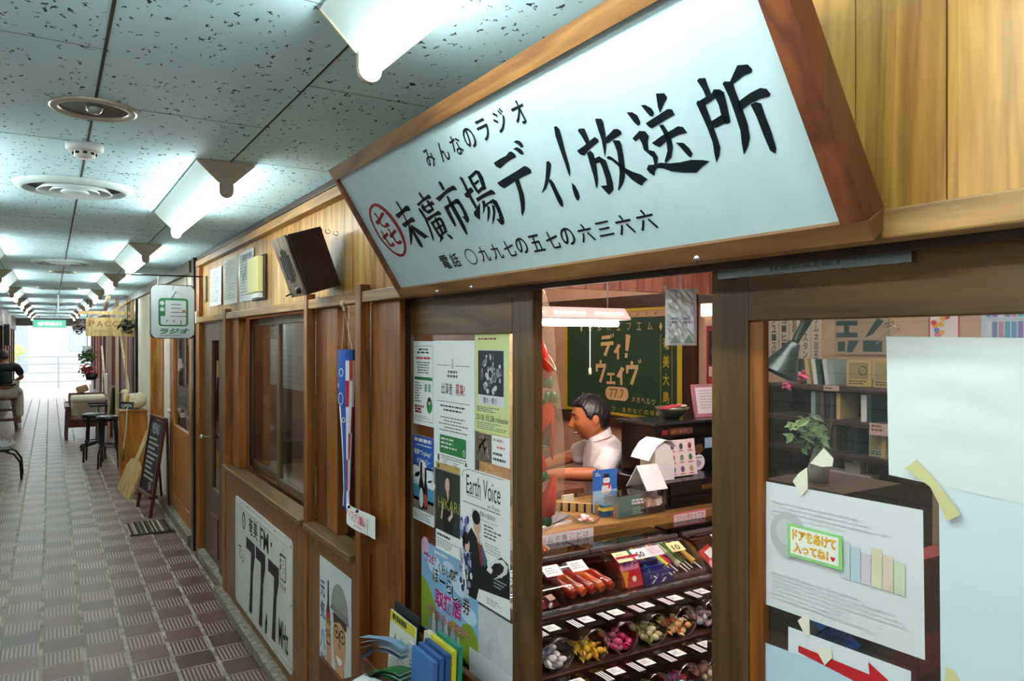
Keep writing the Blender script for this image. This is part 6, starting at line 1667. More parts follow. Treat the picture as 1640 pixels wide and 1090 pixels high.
for k, (c, s) in enumerate((('#5a5a5a', 1), ('#3a4a4a', 1), ('#8a2a2a', 1), ('#c02a3a', 1), ('#7a8a6a', 1), ('#3a6a4a', 1), ('#2f7a5a', 1), ('#6a4a7a', 1), ('#b0a070', 1))):
    a, c2 = .032 + .055 * (k % 3), .03 + .052 * (k // 3); b.disc(fq, a, c2, .012, .015, mat(c, .6), .0008, 7); b.rect(fq, a - .016, c2 + .02, a + .016, c2 + .023, M['red'], .0008)
o = b.build('picture_sheet', t); o['label'] = 'white sheet of little pictures leaning on the register'
b = MB(); fr = front(2.45, 2.6195, 1.24); b.rect(fr, .04, .008, .19, .036, mat('#7a3a24', .5)); b.rect(fr, .043, .011, .187, .033, M['ink'], .0008); b.txt(fr, 'お釣りありがとう', .05, .013, .18, .031, mat('#e09060', .5), .0011)
b.rect(fr, -.01, .012, .03, .034, mat('#7a1a28', .5)); b.build('sticker', t)
b = MB(); fr = front(2.66, 2.6195, 1.155); b.disc(fr, .02, .095, .04, .038, mat('#e4e0ea', .5)); b.disc(fr, .015, .10, .022, .016, mat('#b49ac8', .5), .0008, 12); b.lines(fr, -.005, .07, .045, .078, 1, M['ink'], .0008); b.build('round_sticker', t)
b = MB(); b.rect(fr, .06, -.02, .16, .03, mat('#8ab4d4', .5)); b.disc(fr, .12, .005, .02, .015, mat('#d8a860', .5), .0008, 10); b.build('blue_sticker', t)
b = MB(); b.disc(fr, .02, .03, .03, .024, mat('#5a3a1c', .6)); b.rect(fr, -.06, -.025, -.01, .0, mat('#b89a8a', .6)); b.build('brown_sticker', t)
t = thing('metal_bowl', 'shallow metal bowl with papers on top of the black register', 'bowl', (2.62, 2.72, 1.266))
b = MB(); b.lathe([(.0, .0), (.035, .0), (.075, .045), (.085, .058), (.082, .058), (.07, .046), (.03, .006), (0, .006)], (2.60, 2.72, 1.266), mat('#7d8274', .3, .7), 28); b.build('bowl', t)
b = MB(); b.obox((2.57, 2.70, 1.328), (.06, .015, .004), (-.01, .02, 0), (0, 0, .003), mat('#b03040', .5)); b.obox((2.63, 2.73, 1.325), (.05, .0, .004), (.0, .03, 0), (0, 0, .003), M['cream']); b.build('papers', t)
t = thing('framed_certificate', 'pink-framed certificate standing on the black register', 'picture frame', (2.83, 2.74, 1.266))
F = FR((2.735, 2.72, 1.43), (1, 0, 0), (-.0, -.18, -1), (0, -1, .18))
b = MB(); b.prism(F, [(0, 0), (.26, 0), (.26, .163), (0, .163)], -.012, 0, mat('#a8707c', .5)); b.build('frame', t)
b = MB(); b.rect(F, .016, .016, .244, .146, mat('#dcd3d6', .6), .001); b.lines(F, .04, .03, .22, .13, 7, M['ink_pale'], .0015, .4); b.build('certificate', t)
t = thing('calendar_roll', 'white arched paper stand with a curled sheet on the register drawers', 'paper stand', (2.34, 2.55, 1.021))
F = FR((0, 0, 0), (1, 0, 0), (0, 0, 1), (0, 1, 0))
arch = [(2.290, 1.022), (2.405, 1.022), (2.405, 1.10), (2.395, 1.145), (2.370, 1.18), (2.340, 1.195), (2.315, 1.19), (2.290, 1.17)]
b = MB(); b.prism(F, arch, 2.50, 2.60, M['white']); b.build('stand', t)
b = MB()
p = [(2.405, 1.17), (2.375, 1.199), (2.335, 1.205), (2.290, 1.185), (2.255, 1.145), (2.240, 1.12)]
vs = []
for a, c in p: vs += [(a, 2.485, c), (a, 2.608, c + .004)]
b.add(vs, [(2 * i, 2 * i + 1, 2 * i + 3, 2 * i + 2) for i in range(len(p) - 1)], M['white'], True); b.build('curled_sheet', t)
b = MB(); b.box(2.82, 3.12, 3.02, 3.07, .55, 1.10, M['black']); b.box(2.82, 3.12, 3.07, 3.42, .44, .50, M['black'])
for x in (2.84, 3.08):
    for y in (3.05, 3.38): b.box(x, x + .025, y, y + .025, 0, .45, M['black_metal'])
tagmesh(b, 'black_chair', 'black chair back showing behind the white paper stand', 'chair')

# ------------------------------------------------------------------ candy stand: stepped shelves of clear bins in front of the counter
for nm_, lb, q, mm in (('display_step', 'dark upper display step carrying the curved acrylic cases', (2.03, 2.395, .742), M['dark_wood']), ('display_step', 'dark middle display step carrying the upper row of round bins', (1.885, 2.029, .622), M['dark_wood']),
        ('display_step', 'brown lowest display step with the front row of round bins', (1.74, 1.884, .505), wood('stand front step', '#4a2e1a', '#75502e', 'x', .45))):
    b = MB(); b.box(1.24, 2.75, q[0], q[1], 0, q[2], mm); tagmesh(b, nm_, lb, 'display stand', bevel=.003)
rail_m = mat('#a9adb2', .2, .9)
def curved_case(x0, x1, label, dividers):
    t = thing('candy_case', label, 'candy case', ((x0 + x1) / 2, 2.2, .742), 'curved acrylic candy cases')
    prof = [(2.045, .748)] + [(2.055 + .16 * (1 - math.cos(R_(a))), .748 + .115 * math.sin(R_(a))) for a in range(10, 91, 10)]
    b = MB(); vs = []
    for y, z in prof: vs += [(x0, y, z), (x1, y, z)]
    b.add(vs, [(2 * i, 2 * i + 1, 2 * i + 3, 2 * i + 2) for i in range(len(prof) - 1)], M['acrylic'], True); b.build('curved_front', t)
    F = FR((x0, 0, 0), (0, 1, 0), (0, 0, 1), (1, 0, 0))
    cl = prof + [(2.385, .862), (2.385, .748)]
    for q in (0, x1 - x0 - .003):
        b = MB(); b.prism(F, cl, q, q + .003, M['acrylic']); b.build('end_panel', t)
    for x in dividers:
        b = MB(); b.prism(F, cl, x - x0, x - x0 + .003, clear('smoky divider', (.62, .6, .58), .4, .05)); b.build('divider', t)
    b = MB(); b.box(x0, x1, 2.04, 2.385, .7425, .7475, M['acrylic']); b.box(x0, x1, 2.036, 2.046, .7425, .757, rail_m); b.build('tray', t)
    n = 2; w_ = (x1 - x0) / n
    for k in range(n):
        b = MB(); b.box(x0 + k * w_ + .004, x0 + (k + 1) * w_ - .004, 2.225, 2.38, .864, .868, clear('smoke lid', (.30, .34, .36), .5, .04)); b.box(x0 + k * w_ + .004, x0 + (k + 1) * w_ - .004, 2.213, 2.227, .862, .874, rail_m)
        b.build('lid', t)
    return t
curved_case(1.26, 2.15, 'long curved acrylic case of snacks on the top step, left one', (1.482, 1.745))
curved_case(2.17, 2.72, 'shorter curved acrylic case at the right end of the top step', ())
def pack(c, a, bb, m1, m2, name, label, cat='snack', group=None, t=.012, txt=None):
    """pillow-shaped packet: c centre, a and bb half extents"""
    c, a, bb = Vector(c), Vector(a), Vector(bb); n = a.cross(bb).normalized(); 
    if n.y > 0 and abs(n.y) > abs(n.z) or n.z < -.3: n = -n
    b = MB(); N = 6; vs = []
    for s in (1, -1):
        for j in range(N + 1):
            for i in range(N + 1):
                u, v = i / N * 2 - 1, j / N * 2 - 1
                vs.append(c + a * u + bb * v + n * (s * t * (1 - u ** 4) * (1 - v ** 4)))
    q = (N + 1) ** 2
    b.add(vs, [(k * q + j * (N + 1) + i, k * q + j * (N + 1) + i + 1, k * q + (j + 1) * (N + 1) + i + 1, k * q + (j + 1) * (N + 1) + i) for k in (0, 1) for j in range(N) for i in range(N)], m1, True)
    if m2:
        fr = FR(c - a - bb + n * (t * .98 + .001), a * 2, bb * 2, n)
        b.rect(fr, .2, .30, .8, .72, m2, .0008)
        if txt: b.txt(fr, txt, .24, .36, .76, .62, txt_m, .0016, .02)
    return tagmesh(b, name, label, cat, group)
txt_m = mat('#1c2a8a', .4)
pink_c = mat('#d8506a', .25); red_c = mat('#c8201c', .25); orange_c = mat('#d8602a', .3)
# front leaning packet, blue bars, lollies, sausages
t = thing('snack_packet', 'pink and red corn snack packet standing in the middle of the curved case', 'snack', (1.80, 2.11, .748))
F = FR((1.757, 2.13, .858), (1, .0, 0), (0, -.25, -1), (0, -1, .25))
b = MB(); b.prism(F, [(0, 0), (.10, 0), (.105, .11), (.004, .11)], -.012, .006, mat('#c23048', .25)); b.build('bag', t, .004)
b = MB(); b.rect(F, .008, .008, .095, .05, mat('#e68aa6', .4), .007); b.txt(F, 'ポテト', .02, .018, .085, .040, txt_m, .008, .03); b.shape(F, [(.008, .05), (.045, .055), (.03, .105), (.008, .105)], mat('#e2952e', .4), .0072); b.disc(F, .065, .088, .032, .026, red_c, .0075, 16, math.pi, 2 * math.pi); b.disc(F, .066, .082, .010, .010, M['white'], .0082, 10); b.build('print', t)
for k in range(3):
    b = MB(); b.box(1.865, 2.0 - .02 * k, 2.085 + k * .022, 2.104 + k * .022, .7485, .79 + .016 * k, mat('#1e2a7e', .3))
    if k == 0:
        fr = front(1.87, 2.0845, .788); b.txt(fr, 'コーラ', .012, .004, .055, .016, M['white'], .0006); b.txt(fr, 'コーラ', .068, .004, .11, .016, M['white'], .0006)
        for q in (.02, .07): b.shape(fr, [(q, .036), (q + .014, .022), (q + .026, .022), (q + .012, .036)], M['white'], .0006)
    tagmesh(b, 'candy_box', 'row of dark blue snack bars in the curved case, %s row' % ('front', 'middle', 'back')[k], 'snack box', 'dark blue snack bars')
lc = ('#2f9a8c', '#d8c22a', '#8a1c24', '#7ab0a4', '#e0d43a', '#b8305a', '#c8c4b4', '#3f8a3a', '#5a2a2a', '#d0a83a')
for k in range(10):
    x = 1.90 + .0258 * k; y = 2.15 + .012 * (k % 3)
    b = MB(); b.tube([(x, y - .04, .79), (x - .02, y + .06, .845)], [.012, .008], mat(lc[k], .3), 7); b.tube([(x, y - .04, .79), (x + .008, y - .075, .772)], .003, M['white'], 5)
    tagmesh(b, 'lolly', '%s lolly lying on the blue snack bars in the curved case' % ('teal', 'mustard', 'dark red', 'pale green', 'lemon yellow', 'magenta', 'off-white', 'grass green', 'brown', 'amber')[k], 'lolly', 'lollies in the curved case')
for k in range(5):
    x = 1.505 + .042 * k
    b = MB(); p = Vector((x, 2.27, .80)); q = Vector((x + .045, 2.10, .768)); b.tube([p, p.lerp(q, .5) + Vector((0, 0, .01)), q], [.016, .019, .016], (orange_c if k % 2 else mat('#a82a1c', .3)), 8)
    b.obox(p.lerp(q, .75) + Vector((0, 0, .012)), (q - p) * .18, (.012, .004, 0), (0, 0, .006), mat('#e6c8bc', .5)); b.obox(p.lerp(q, .1) + Vector((0, 0, .014)), (q - p) * .14, (.012, .004, 0), (0, 0, .006), mat('#d6d6c8', .5))
    tagmesh(b, 'snack_stick', 'orange-red wrapped snack stick in the left part of the curved case, %s' % pos[k], 'snack', 'wrapped snack sticks')
for k in range(8):
    x = 1.295 + .05 * (k % 4); y = 2.10 + .075 * (k // 4); z = .766 + .022 * (k // 4)
    pack((x, y, z), (.026, .006, 0), (-.004, .03, .012), mat(('#5a1c24', '#6d2a34', '#7a3038', '#4a181e')[k % 4], .2), mat('#c9a79a', .4), 'dried_plum_pack', 'dark red dried plum packet at the left end of the curved case', 'snack', 'dark red dried plum packets', .012)
for k in range(4): pack((2.25 + .11 * k, 2.14 + .02 * (k % 2), .79), (.04, .01, .01), (0, .04, .02), mat(('#b8323a', '#d87a2a', '#8a2a4a', '#d8b83a')[k], .25), M['white'], 'snack_packet', '%s snack packet in the right-hand curved case' % ('red', 'orange', 'plum', 'yellow')[k], 'snack')
# price cards along the case fronts
for k, (x, t_, c) in enumerate(((1.30, '50', '#eef0f0'), (1.475, '', '#f0f2f2'), (1.585, '', '#eceeee'), (1.79, '', '#f0e3b0'), (1.875, '50', '#f2f4f4'), (1.945, '', '#f0d4d8'), (2.055, '10', '#e6e0a0'), (2.30, '', '#f0c8d0'))):
    F = FR((x - .035, 2.155, .862), (1, 0, 0), (0, -.055, -.030), (0, -.48, .88))
    b = MB(); b.prism(F, [(0, 0), (.07, 0), (.07, .8), (0, .8)], .006, .0065, mat(c, .6))
    if t_: b.txt(F, t_, .014, .28, .05, .68, M['ink'], .008, .01)
    else: b.lines(F, .01, .2, .06, .7, 3, M['ink_pale'], .008, .4)
    tagmesh(b, 'price_card', ('white price card, far left of the curved case', 'blank-looking white card over the snack sticks', 'white card just left of the smoky divider', 'cream card with a yellow mark beside the corn packet', 'white 50 price card over the corn packet', 'small pink card right of the 50 card', 'yellow price card over the lollies', 'pink price card on the right-hand curved case')[k], 'price card', 'price cards on the curved cases')

lid_m = clear('bin lid', (.55, .56, .56), .5, .06)
def make_bin(x, y, z, r=.052, d=.125):
    t = thing('candy_bin', '', 'candy bin', (x, y + d / 2, z), 'round-mouthed candy bins')
    c = (x, y, z + r + .001); ax = (0, 1, 0)
    b = MB(); b.lathe([(r, 0), (r, d), (0, d)], c, M['acrylic'], 28, ax); b.build('body', t)
    b = MB(); b.lathe([(r - .003, 0), (r + .001, -.002), (r + .003, .001), (r + .001, .004), (r - .003, .003), (r - .003, 0)], c, clear('thick acrylic rim', (.85, .86, .86), 1.2, .12), 28, ax); b.build('rim', t)
    top = z + 2 * r + .003
    b = MB(); b.box(x - r - .004, x + r + .004, y + .02, y + d, top, top + .004, lid_m)
    for k in range(3): b.box(x - r + .004 + .010 * k, x - r + .009 + .010 * k, y + .03, y + d - .03, top + .0041, top + .0052, M['white'])
    b.build('lid', t)
    b = MB(); b.box(x - .006, x + .040, y + .05, y + .095, top + .0042, top + .005, M['white']); fr = FR((x - .006, y + .095, top + .0051), (1, 0, 0), (0, -1, 0), (0, 0, 1)); b.lines(fr, .006, .01, .04, .036, 3, M['ink_soft'], .0004, .4, .008); b.build('price_label', t)
    return t
rows = ((1.895, .6225, (1.345, 1.483, 1.608, 1.742, 1.878, 2.012, 2.146), 'middle step'), (1.752, .5055, (1.345, 1.49, 1.615, 1.75, 1.885, 2.02), 'lowest step'))
fill = {(0, 0): (('#e8e4e0', '#8a90a8', '#e0d8d4'), 'small white and blue boxed candy'), (0, 1): (('#d8a82a', '#e6c03a', '#c08a1e'), 'golden wrapped candy'), (0, 2): (('#d8487a', '#e88aac', '#c22a5a'), 'pink wrapped candy'),
        (0, 3): (('#b8ae7a', '#8a9a4a', '#cfc8a0'), 'olive and cream wrapped candy'), (0, 4): (('#d8a060', '#c8603a', '#e6cc90'), 'orange striped candy'), (0, 5): (('#c8c4c8', '#d8b0b8', '#a89aa8'), 'pale grey-pink wrapped candy'), (0, 6): (('#b8a0a8', '#d0c8cc'), 'greyish candy'),
        (1, 0): (('#b02a34', '#d8505a', '#e8d0d0'), 'red wrapped candy'), (1, 1): (('#d0aa3a', '#b8704a', '#d8907a'), 'yellow and salmon candy'), (1, 2): (('#8a8a4a', '#a89a5a', '#6a5a34'), 'mossy green candy'),
        (1, 3): (('#8ab0c8', '#c05aa0', '#b8404a'), 'pale blue and magenta candy'), (1, 4): (('#c8b49a', '#d8a08a', '#b89078'), 'beige candy'), (1, 5): (('#9a7a6a', '#c8b0a0'), 'brownish candy')}
bin0 = None
for r, (y, z, xs_, nm) in enumerate(rows):
    for k, x in enumerate(xs_):
        if bin0 is None: o = bin0 = make_bin(x, y, z); X0 = (x, y, z)
        else: o = dup(bin0, (x - X0[0], y - X0[1], z - X0[2]))
        cols, nmf = fill[(r, k)]
        o['label'] = 'clear round-mouthed bin of %s on the %s' % (nmf, nm)
        rd = random.Random(r * 10 + k)
        proto = {}
        for q in range(15):
            col_, row_ = q % 4, (q // 4) % 3
            if q >= 12: col_, row_ = (.8, 1.5, 2.2)[q - 12], (0, 1, .5)[q - 12]
            lx = -.031 + .0207 * col_ + rd.uniform(-.003, .003); ly = .026 + .034 * row_ + rd.uniform(-.004, .004)
            lz = .055 - math.sqrt(.052 ** 2 - lx * lx) + .001 + (.021 if q >= 12 else 0) + .006 * row_
            ci = q % len(cols)
            if ci not in proto:
                b = MB(); mm = mat(cols[ci], .25)
                b.ell((0, 0, .010), (.017, .012, .011), mm, 8, 6)
                for s_ in (-1, 1): b.add([(s_ * .014, 0, .010), (s_ * .029, .012, .017), (s_ * .029, -.012, .005)], [(0, 1, 2)], mm)
                cnd = b.build('wrapped_candy', None, origin=False); proto[ci] = cnd
            else:
                cnd = proto[ci].copy(); COL.objects.link(cnd)
            cnd.location = (x + lx, y + ly, z + lz); cnd.rotation_euler = (rd.uniform(-.3, .3), rd.uniform(-.3, .3), rd.uniform(0, 3.1))
            tag(cnd, '%s lying in the bin on the %s' % (nmf, nm), 'candy', '%s in one bin' % nmf)
for x, c, t_, lb in ((1.695, '#e6e4d8', '5', 'small cream price tag at the lowest step'), (1.80, '#6ab0dc', '10円', 'light blue price tag at the lowest step')):
    F = FR((x - .03, 1.739, .545), (1, .0, 0), (0, 0, -1), (0, -1, 0))
    b = MB(); b.prism(F, [(0, 0), (.06, 0), (.06, .04), (0, .04)], 0, .001, mat(c, .6)); b.txt(F, t_, .018, .008, .042, .032, M['ink'], .002); tagmesh(b, 'price_card', lb, 'price card')

# ------------------------------------------------------------------ net bag of wrapped carrots and the foil packet, hanging in the opening
t = thing('net_bag', 'long fine cream net bag of red wrapped carrots hanging inside the opening', 'net bag', (1.312, 1.979, .98))
def net_mat():
    m = bpy.data.materials.new('fine cream net'); m.use_nodes = True; nt = m.node_tree; nt.nodes.clear()
    o = nt.nodes.new('ShaderNodeOutputMaterial'); tr = nt.nodes.new('ShaderNodeBsdfTransparent'); df = nt.nodes.new('ShaderNodeBsdfDiffuse'); df.inputs[0].default_value = lin('#d9c7a4')
    mx = nt.nodes.new('ShaderNodeMixShader'); v = mapnode(nt, (260, 260, 260))
    n1 = nt.nodes.new('ShaderNodeTexChecker'); nt.links.new(v, n1.inputs['Vector']); n1.inputs['Scale'].default_value = 1.0
    nt.links.new(math_(nt, 'ADD', .10, math_(nt, 'MULTIPLY', n1.outputs['Fac'], .22)), mx.inputs[0]); nt.links.new(tr.outputs[0], mx.inputs[1]); nt.links.new(df.outputs[0], mx.inputs[2]); nt.links.new(mx.outputs[0], o.inputs[0])
    return m
nm_ = net_mat()
NX, NY = 1.312, 1.979
b = MB(); b.lathe([(.03, 1.80), (.055, 1.70), (.062, 1.60), (.058, 1.57), (.072, 1.50), (.085, 1.38), (.09, 1.25), (.085, 1.15), (.06, 1.07), (.025, 1.04), (.012, 1.035)], (NX, NY, 0), nm_, 26); b.build('net', t)
b = MB()
for s_ in (0,): b.tube([(NX + .06 * math.cos(s_ + q) , NY + .06 * math.sin(s_ + q), 1.585 + .03 * math.sin(q * 2 + s_)) for q in [i * .35 for i in range(19)]], .003, mat('#d9c7a4', .8), 6)
b.build('hem', t)
b = MB(); b.tube([(NX, NY, 1.80), (NX, NY, 2.379)], .003, mat('#cbb890', .8), 5); b.tube([(NX - .03, NY, 1.80), (NX, NY, 1.84), (NX + .03, NY, 1.80)], .004, mat('#cbb890', .8), 5); b.build('cord', t)
b = MB(); rd = random.Random(14)
for k in range(7): b.tube([(NX, NY, 1.04), (NX + rd.uniform(-.03, .03), NY + rd.uniform(-.03, .03), 1.02), (NX + rd.uniform(-.045, .045), NY + rd.uniform(-.04, .04), .985)], [.014, .016, .008], mat(('#c83a24', '#e0b08a')[k % 2], .3), 6)
b.build('tied_end', t)
rc = mat('#c8281a', .18); gc_ = mat('#0f6a3a', .15)
def carrot(p, q, r, label, bow):
    """p: broad end, q: pointed end"""
    t = thing('wrapped_carrot', label, 'wrapped carrot', tuple(Vector(p)), 'wrapped carrots in the net bag')
    p, q = Vector(p), Vector(q)
    b = MB(); b.tube([p, p.lerp(q, .12), p.lerp(q, .5), p.lerp(q, .92), q], [r * .5, r, r * .75, r * .3, .003], rc, 10); b.build('cone', t)
    b = MB(); rd = random.Random(int(p.z * 1000)); up = (p - q).normalized()
    for k in range(5): d = Vector((rd.uniform(-1, 1), rd.uniform(-1, 1), rd.uniform(-.2, .6))).normalized(); b.ell(p + up * .012 + d * .014, (.014, .012, .018), gc_, 8, 6)
    b.build('green_bow', t)
for k, (p, q, r, lb) in enumerate((((.01, -.03, 1.53), (-.03, -.05, 1.68), .03, 'red wrapped carrot pointing up at the top of the net bag'), ((.03, -.03, 1.455), (-.02, -.02, 1.30), .022, 'slim red carrot hanging under the top green bow'), ((.045, .0, 1.43), (.055, -.01, 1.27), .018, 'thin bright red carrot at the right side of the net'),
        ((-.02, -.045, 1.235), (-.04, -.03, 1.38), .028, 'red carrot pointing up in the middle of the net bag'), ((.0, -.045, 1.10), (.035, -.05, 1.23), .030, 'big red carrot above the lowest green bow'), ((-.03, .03, 1.10), (-.035, .02, 1.22), .028, 'shiny red carrot low at the left of the net'), ((.01, .04, 1.33), (.02, .045, 1.46), .024, 'dark red carrot at the back of the net bag'))):
    carrot((NX + p[0], NY + p[1], p[2]), (NX + q[0], NY + q[1], q[2]), r, lb, k)
b = MB(); b.lathe([(0, 0), (.028, 0), (.03, .005), (.03, .075), (.024, .085), (0, .086)], (NX + .012, NY - .012, 1.315), clear('greenish jar', (.5, .62, .52), .5, .05), 16); tagmesh(b, 'green_jar', 'dull green wrapped cylinder in the middle of the net bag', 'jar')

t = thing('foil_packet', 'silvery see-through packet hanging from the track at the right of the opening', 'packet', (1.11, 1.136, 1.64))
P0 = Vector((1.083, 1.153, 1.757)); U = (Vector((1.138, 1.119, 1.757)) - P0); Wd = U.length; U.normalize(); Nn = Vector((-U.y, U.x, 0)); 
if Nn.y > 0: Nn = -Nn
F = FR(P0, U, (0, 0, -1), Nn)
foil = mat('#e6e6ea', .3, .2)
b = MB(); vs = []; NXX, NYY = 10, 16; rd = random.Random(12)
for j in range(NYY + 1):
    for i in range(NXX + 1): vs.append(F.p(Wd * i / NXX, .117 * j / NYY, .002 + (rd.uniform(0, .0038) if 0 < i < NXX and 0 < j < NYY else 0)))
b.add(vs, [(j * (NXX + 1) + i, j * (NXX + 1) + i + 1, (j + 1) * (NXX + 1) + i + 1, (j + 1) * (NXX + 1) + i) for j in range(NYY) for i in range(NXX)], foil, False); b.build('bag', t)
b = MB(); 
b.lines(F, .012, .06, .026, .075, 2, mat('#8d86ac', .5), .0062, .5, .006); b.lines(F, .036, .06, .052, .075, 2, mat('#8d86ac', .5), .0062, .5, .006); b.shape(F, [(.008, .112), (.02, .096), (.03, .112)], mat('#8fa596', .5), .0062); b.shape(F, [(.038, .112), (.048, .094), (.058, .112)], mat('#8fa596', .5), .0062)
b.build('print', t)
b = MB(); b.tube([F.p(Wd / 2, .002, 0), F.p(Wd / 2, -.03, 0)], .0015, M['white'], 5); b.ell(F.p(.0, -.004, 0), .004, M['white'], 8, 6); b.build('string', t)

# ------------------------------------------------------------------ brochure rack by the left door (corridor side)
t = thing('brochure_rack', 'low wooden brochure rack standing on the tiles before the left sliding door', 'rack', (.84, 2.05, 0))
b = MB(); b.box(.70, .99, 1.72, 2.26, .02, .60, M['cedar_dark']); b.build('body', t, .004)
b = MB(); b.box(.965, .985, 1.72, 2.26, .60, .74, M['cedar_dark']); b.build('back_board', t, .003)
for k, (x, z) in enumerate(((.83, .66), (.70, .685))):
    b = MB(); b.box(x, x + .01, 1.72, 2.26, .60, z, M['cedar_dark']); b.build('divider', t)
def brochure(y0, y1, x, z0, z1, c, label, tilt=.0, th=.004, top=None, name='brochure', pr=None):
    b = MB(); F = facade(x, y1, z1)
    F.v = Vector((-tilt, 0, -1)).normalized(); F.n = Vector((-1, 0, tilt)).normalized()
    h = z1 - z0; w_ = y1 - y0
    b.prism(F, [(0, 0), (w_, 0), (w_, h), (0, h)], -th, 0, mat(c, .5))
    if top: b.rect(F, 0, 0, w_, h * .16, mat(top, .5)); b.lines(F, w_ * .1, h * .03, w_ * .9, h * .13, 1, M['ink'], .0008, .9, .012)
    if pr == 'text': b.lines(F, w_ * .12, h * .3, w_ * .9, h * .85, 8, M['ink_soft'], .0008, .4, .012)
    if pr == 'trees':
        for k in range(3): b.shape(F, [(w_ * (.2 + .25 * k), h * .45), (w_ * (.25 + .25 * k), h * .30), (w_ * (.3 + .25 * k), h * .45)], M['green'], .0008)
        b.lines(F, w_ * .12, h * .6, w_ * .9, h * .9, 5, M['ink_pale'], .0008, .4, .012)
    if pr == 'sea': b.disc(F, w_ * .5, h * .6, w_ * .2, h * .2, mat('#c8d8e0', .5), .0008); b.disc(F, w_ * .55, h * .45, w_ * .1, h * .08, mat('#6a5a54', .5), .001)
    return tagmesh(b, name, label, 'brochure', 'brochures in the rack')
brochure(2.065, 2.25, .945, .602, .815, '#1c2226', 'dark backed leaflet at the rear left of the rack', .05)
brochure(2.045, 2.236, .925, .602, .795, '#dfe2dc', 'white leaflet with a yellow header and green trees in the rack', .06, top='#dcd22e', pr='trees')
brochure(1.90, 2.03, .945, .602, .79, '#dcd8b8', 'pale cream stack of leaflets right of the yellow-headed one', .04, .02)
brochure(1.93, 2.05, .905, .602, .76, '#cfd9dc', 'white leaflet with small print in the middle of the rack', .05, pr='text')
for k, (c, lb) in enumerate((('#3f74b4', 'blue booklet with a beach picture, front of the thick stack'), ('#35619c', 'blue booklet second in the thick stack'), ('#2f568e', 'blue booklet third in the thick stack'), ('#d8ce3a', 'yellow booklet behind the blue ones'), ('#2c8a72', 'teal booklet at the back of the thick stack'))):
    brochure(1.79, 1.925, .860 + .019 * k, .602, .80 + .006 * k, c, lb, .04, .013, pr='sea' if k == 0 else None)
brochure(1.725, 1.785, .88, .602, .72, '#2a5cb8', 'deep blue leaflet with pale lettering at the right of the rack', .05, pr='text')
def fan(label, p0, p1, wv, cols, lift):
    p0, p1, wv = Vector(p0), Vector(p1), Vector(wv)
    nn_ = len(cols)
    for k in range(nn_):
        b = MB(); vs = []
        for i in range(9):
            s_ = i / 8
            c = p0.lerp(p1, s_) + Vector((0, 0, lift * (k / nn_) * (s_ ** .8) + .018 * math.sin(s_ * 3.0 + .3 * k) + .0022 * k))
            if s_ > .7: c += Vector((0, .0, -.05 * (s_ - .7) * (nn_ - k) / nn_))
            for j in (0, 1): vs.append(c + wv * j)
        b.add(vs, [(2 * i, 2 * i + 1, 2 * i + 3, 2 * i + 2) for i in range(8)], mat(cols[k], .45), True)
        b.add([Vector(q) + Vector((0, 0, .0012)) for q in vs], [(2 * i, 2 * i + 2, 2 * i + 3, 2 * i + 1) for i in range(8)], mat('#e4e8ea', .5) if k % 2 else mat(cols[k], .45), True)
        tagmesh(b, 'brochure', label + ', %s of the bent bunch' % ('lowest', 'second', 'third', 'fourth', 'topmost')[k], 'brochure', 'bent brochures')
fan('curled blue leaflet', (.885, 2.0, .735), (.81, 2.13, .72), (-.04, -.03, .012), ('#7fa6cc', '#2a4a7a', '#b6cbdc', '#3c5f92', '#86a8c8'), .075)
fan('curled green leaflet', (.87, 1.95, .695), (.81, 2.07, .67), (-.05, -.03, .008), ('#1a6a30', '#2a8a3e', '#145a28', '#37944a', '#1f6f34'), .035)
b = MB(); b.obox((.75, 1.97, .692), (.04, .02, .0), (-.02, .06, 0), (0, 0, .004), M['white']); tagmesh(b, 'brochure', 'white booklet lying flat at the left front of the rack', 'brochure', 'brochures in the rack')
# things inside the windows
t = thing('globe_lamp', 'small round white globe lamp on the studio desk behind the wide window', 'lamp', (1.35, 3.5, .86))
b = MB(); b.ell((1.28, 3.78, .955), .034, emis('globe glass', (1, .78, .72), 1.6), 18, 12); b.build('globe', t)
b = MB(); b.lathe([(0, 0), (.04, 0), (.045, .012), (.02, .045), (.022, .058), (0, .058)], (1.28, 3.78, .866), mat('#2a2220', .4), 18); b.build('base', t)
b = MB(); b.box(1.11, 1.9, 3.25, 5.0, .82, .865, M['booth_wood']); b.box(1.85, 1.93, 3.3, 5.0, 0, .82, M['booth_wood']); tagmesh(b, 'studio_desk', 'pale wooden studio desk just inside the wide window', 'desk')
b = MB(); b.box(1.25, 1.42, 3.90, 4.02, .866, .873, M['white']); b.box(1.33, 1.38, 3.92, 3.98, .873, .915, mat('#b9c0c8', .3, .4)); tagmesh(b, 'desk_mixer', 'white pad with a small grey gadget beside the globe lamp', 'gadget')
b = MB(); b.tube([(1.6, 4.45, .866), (1.6, 4.45, 1.02), (1.5, 4.30, 1.06)], .008, M['steel'], 8); b.tube([(1.5, 4.30, 1.06), (1.44, 4.20, 1.03)], [.016, .02], M['chrome'], 10); tagmesh(b, 'microphone', 'silver microphone on an arm in the studio', 'microphone')
t = thing('roller_blind', 'pale slatted blind hanging inside the wide window', 'blind', (1.9, 3.7, 1.0))
b = MB()
for k in range(26): b.box(1.915, 1.925, 3.35, 4.1, 1.06 + k * .034, 1.088 + k * .034, mat('#a8988a', .5))
b.build('slats', t); b = MB(); b.box(1.905, 1.93, 3.33, 4.12, 1.95, 2.0, M['white']); b.build('head_rail', t)
b = MB(); b.box(1.90, 1.945, 4.35, 4.75, .87, 1.55, mat('#6a3624', .5)); tagmesh(b, 'wall_cabinet', 'red-brown wooden cabinet on the studio wall', 'cabinet', bevel=.004)
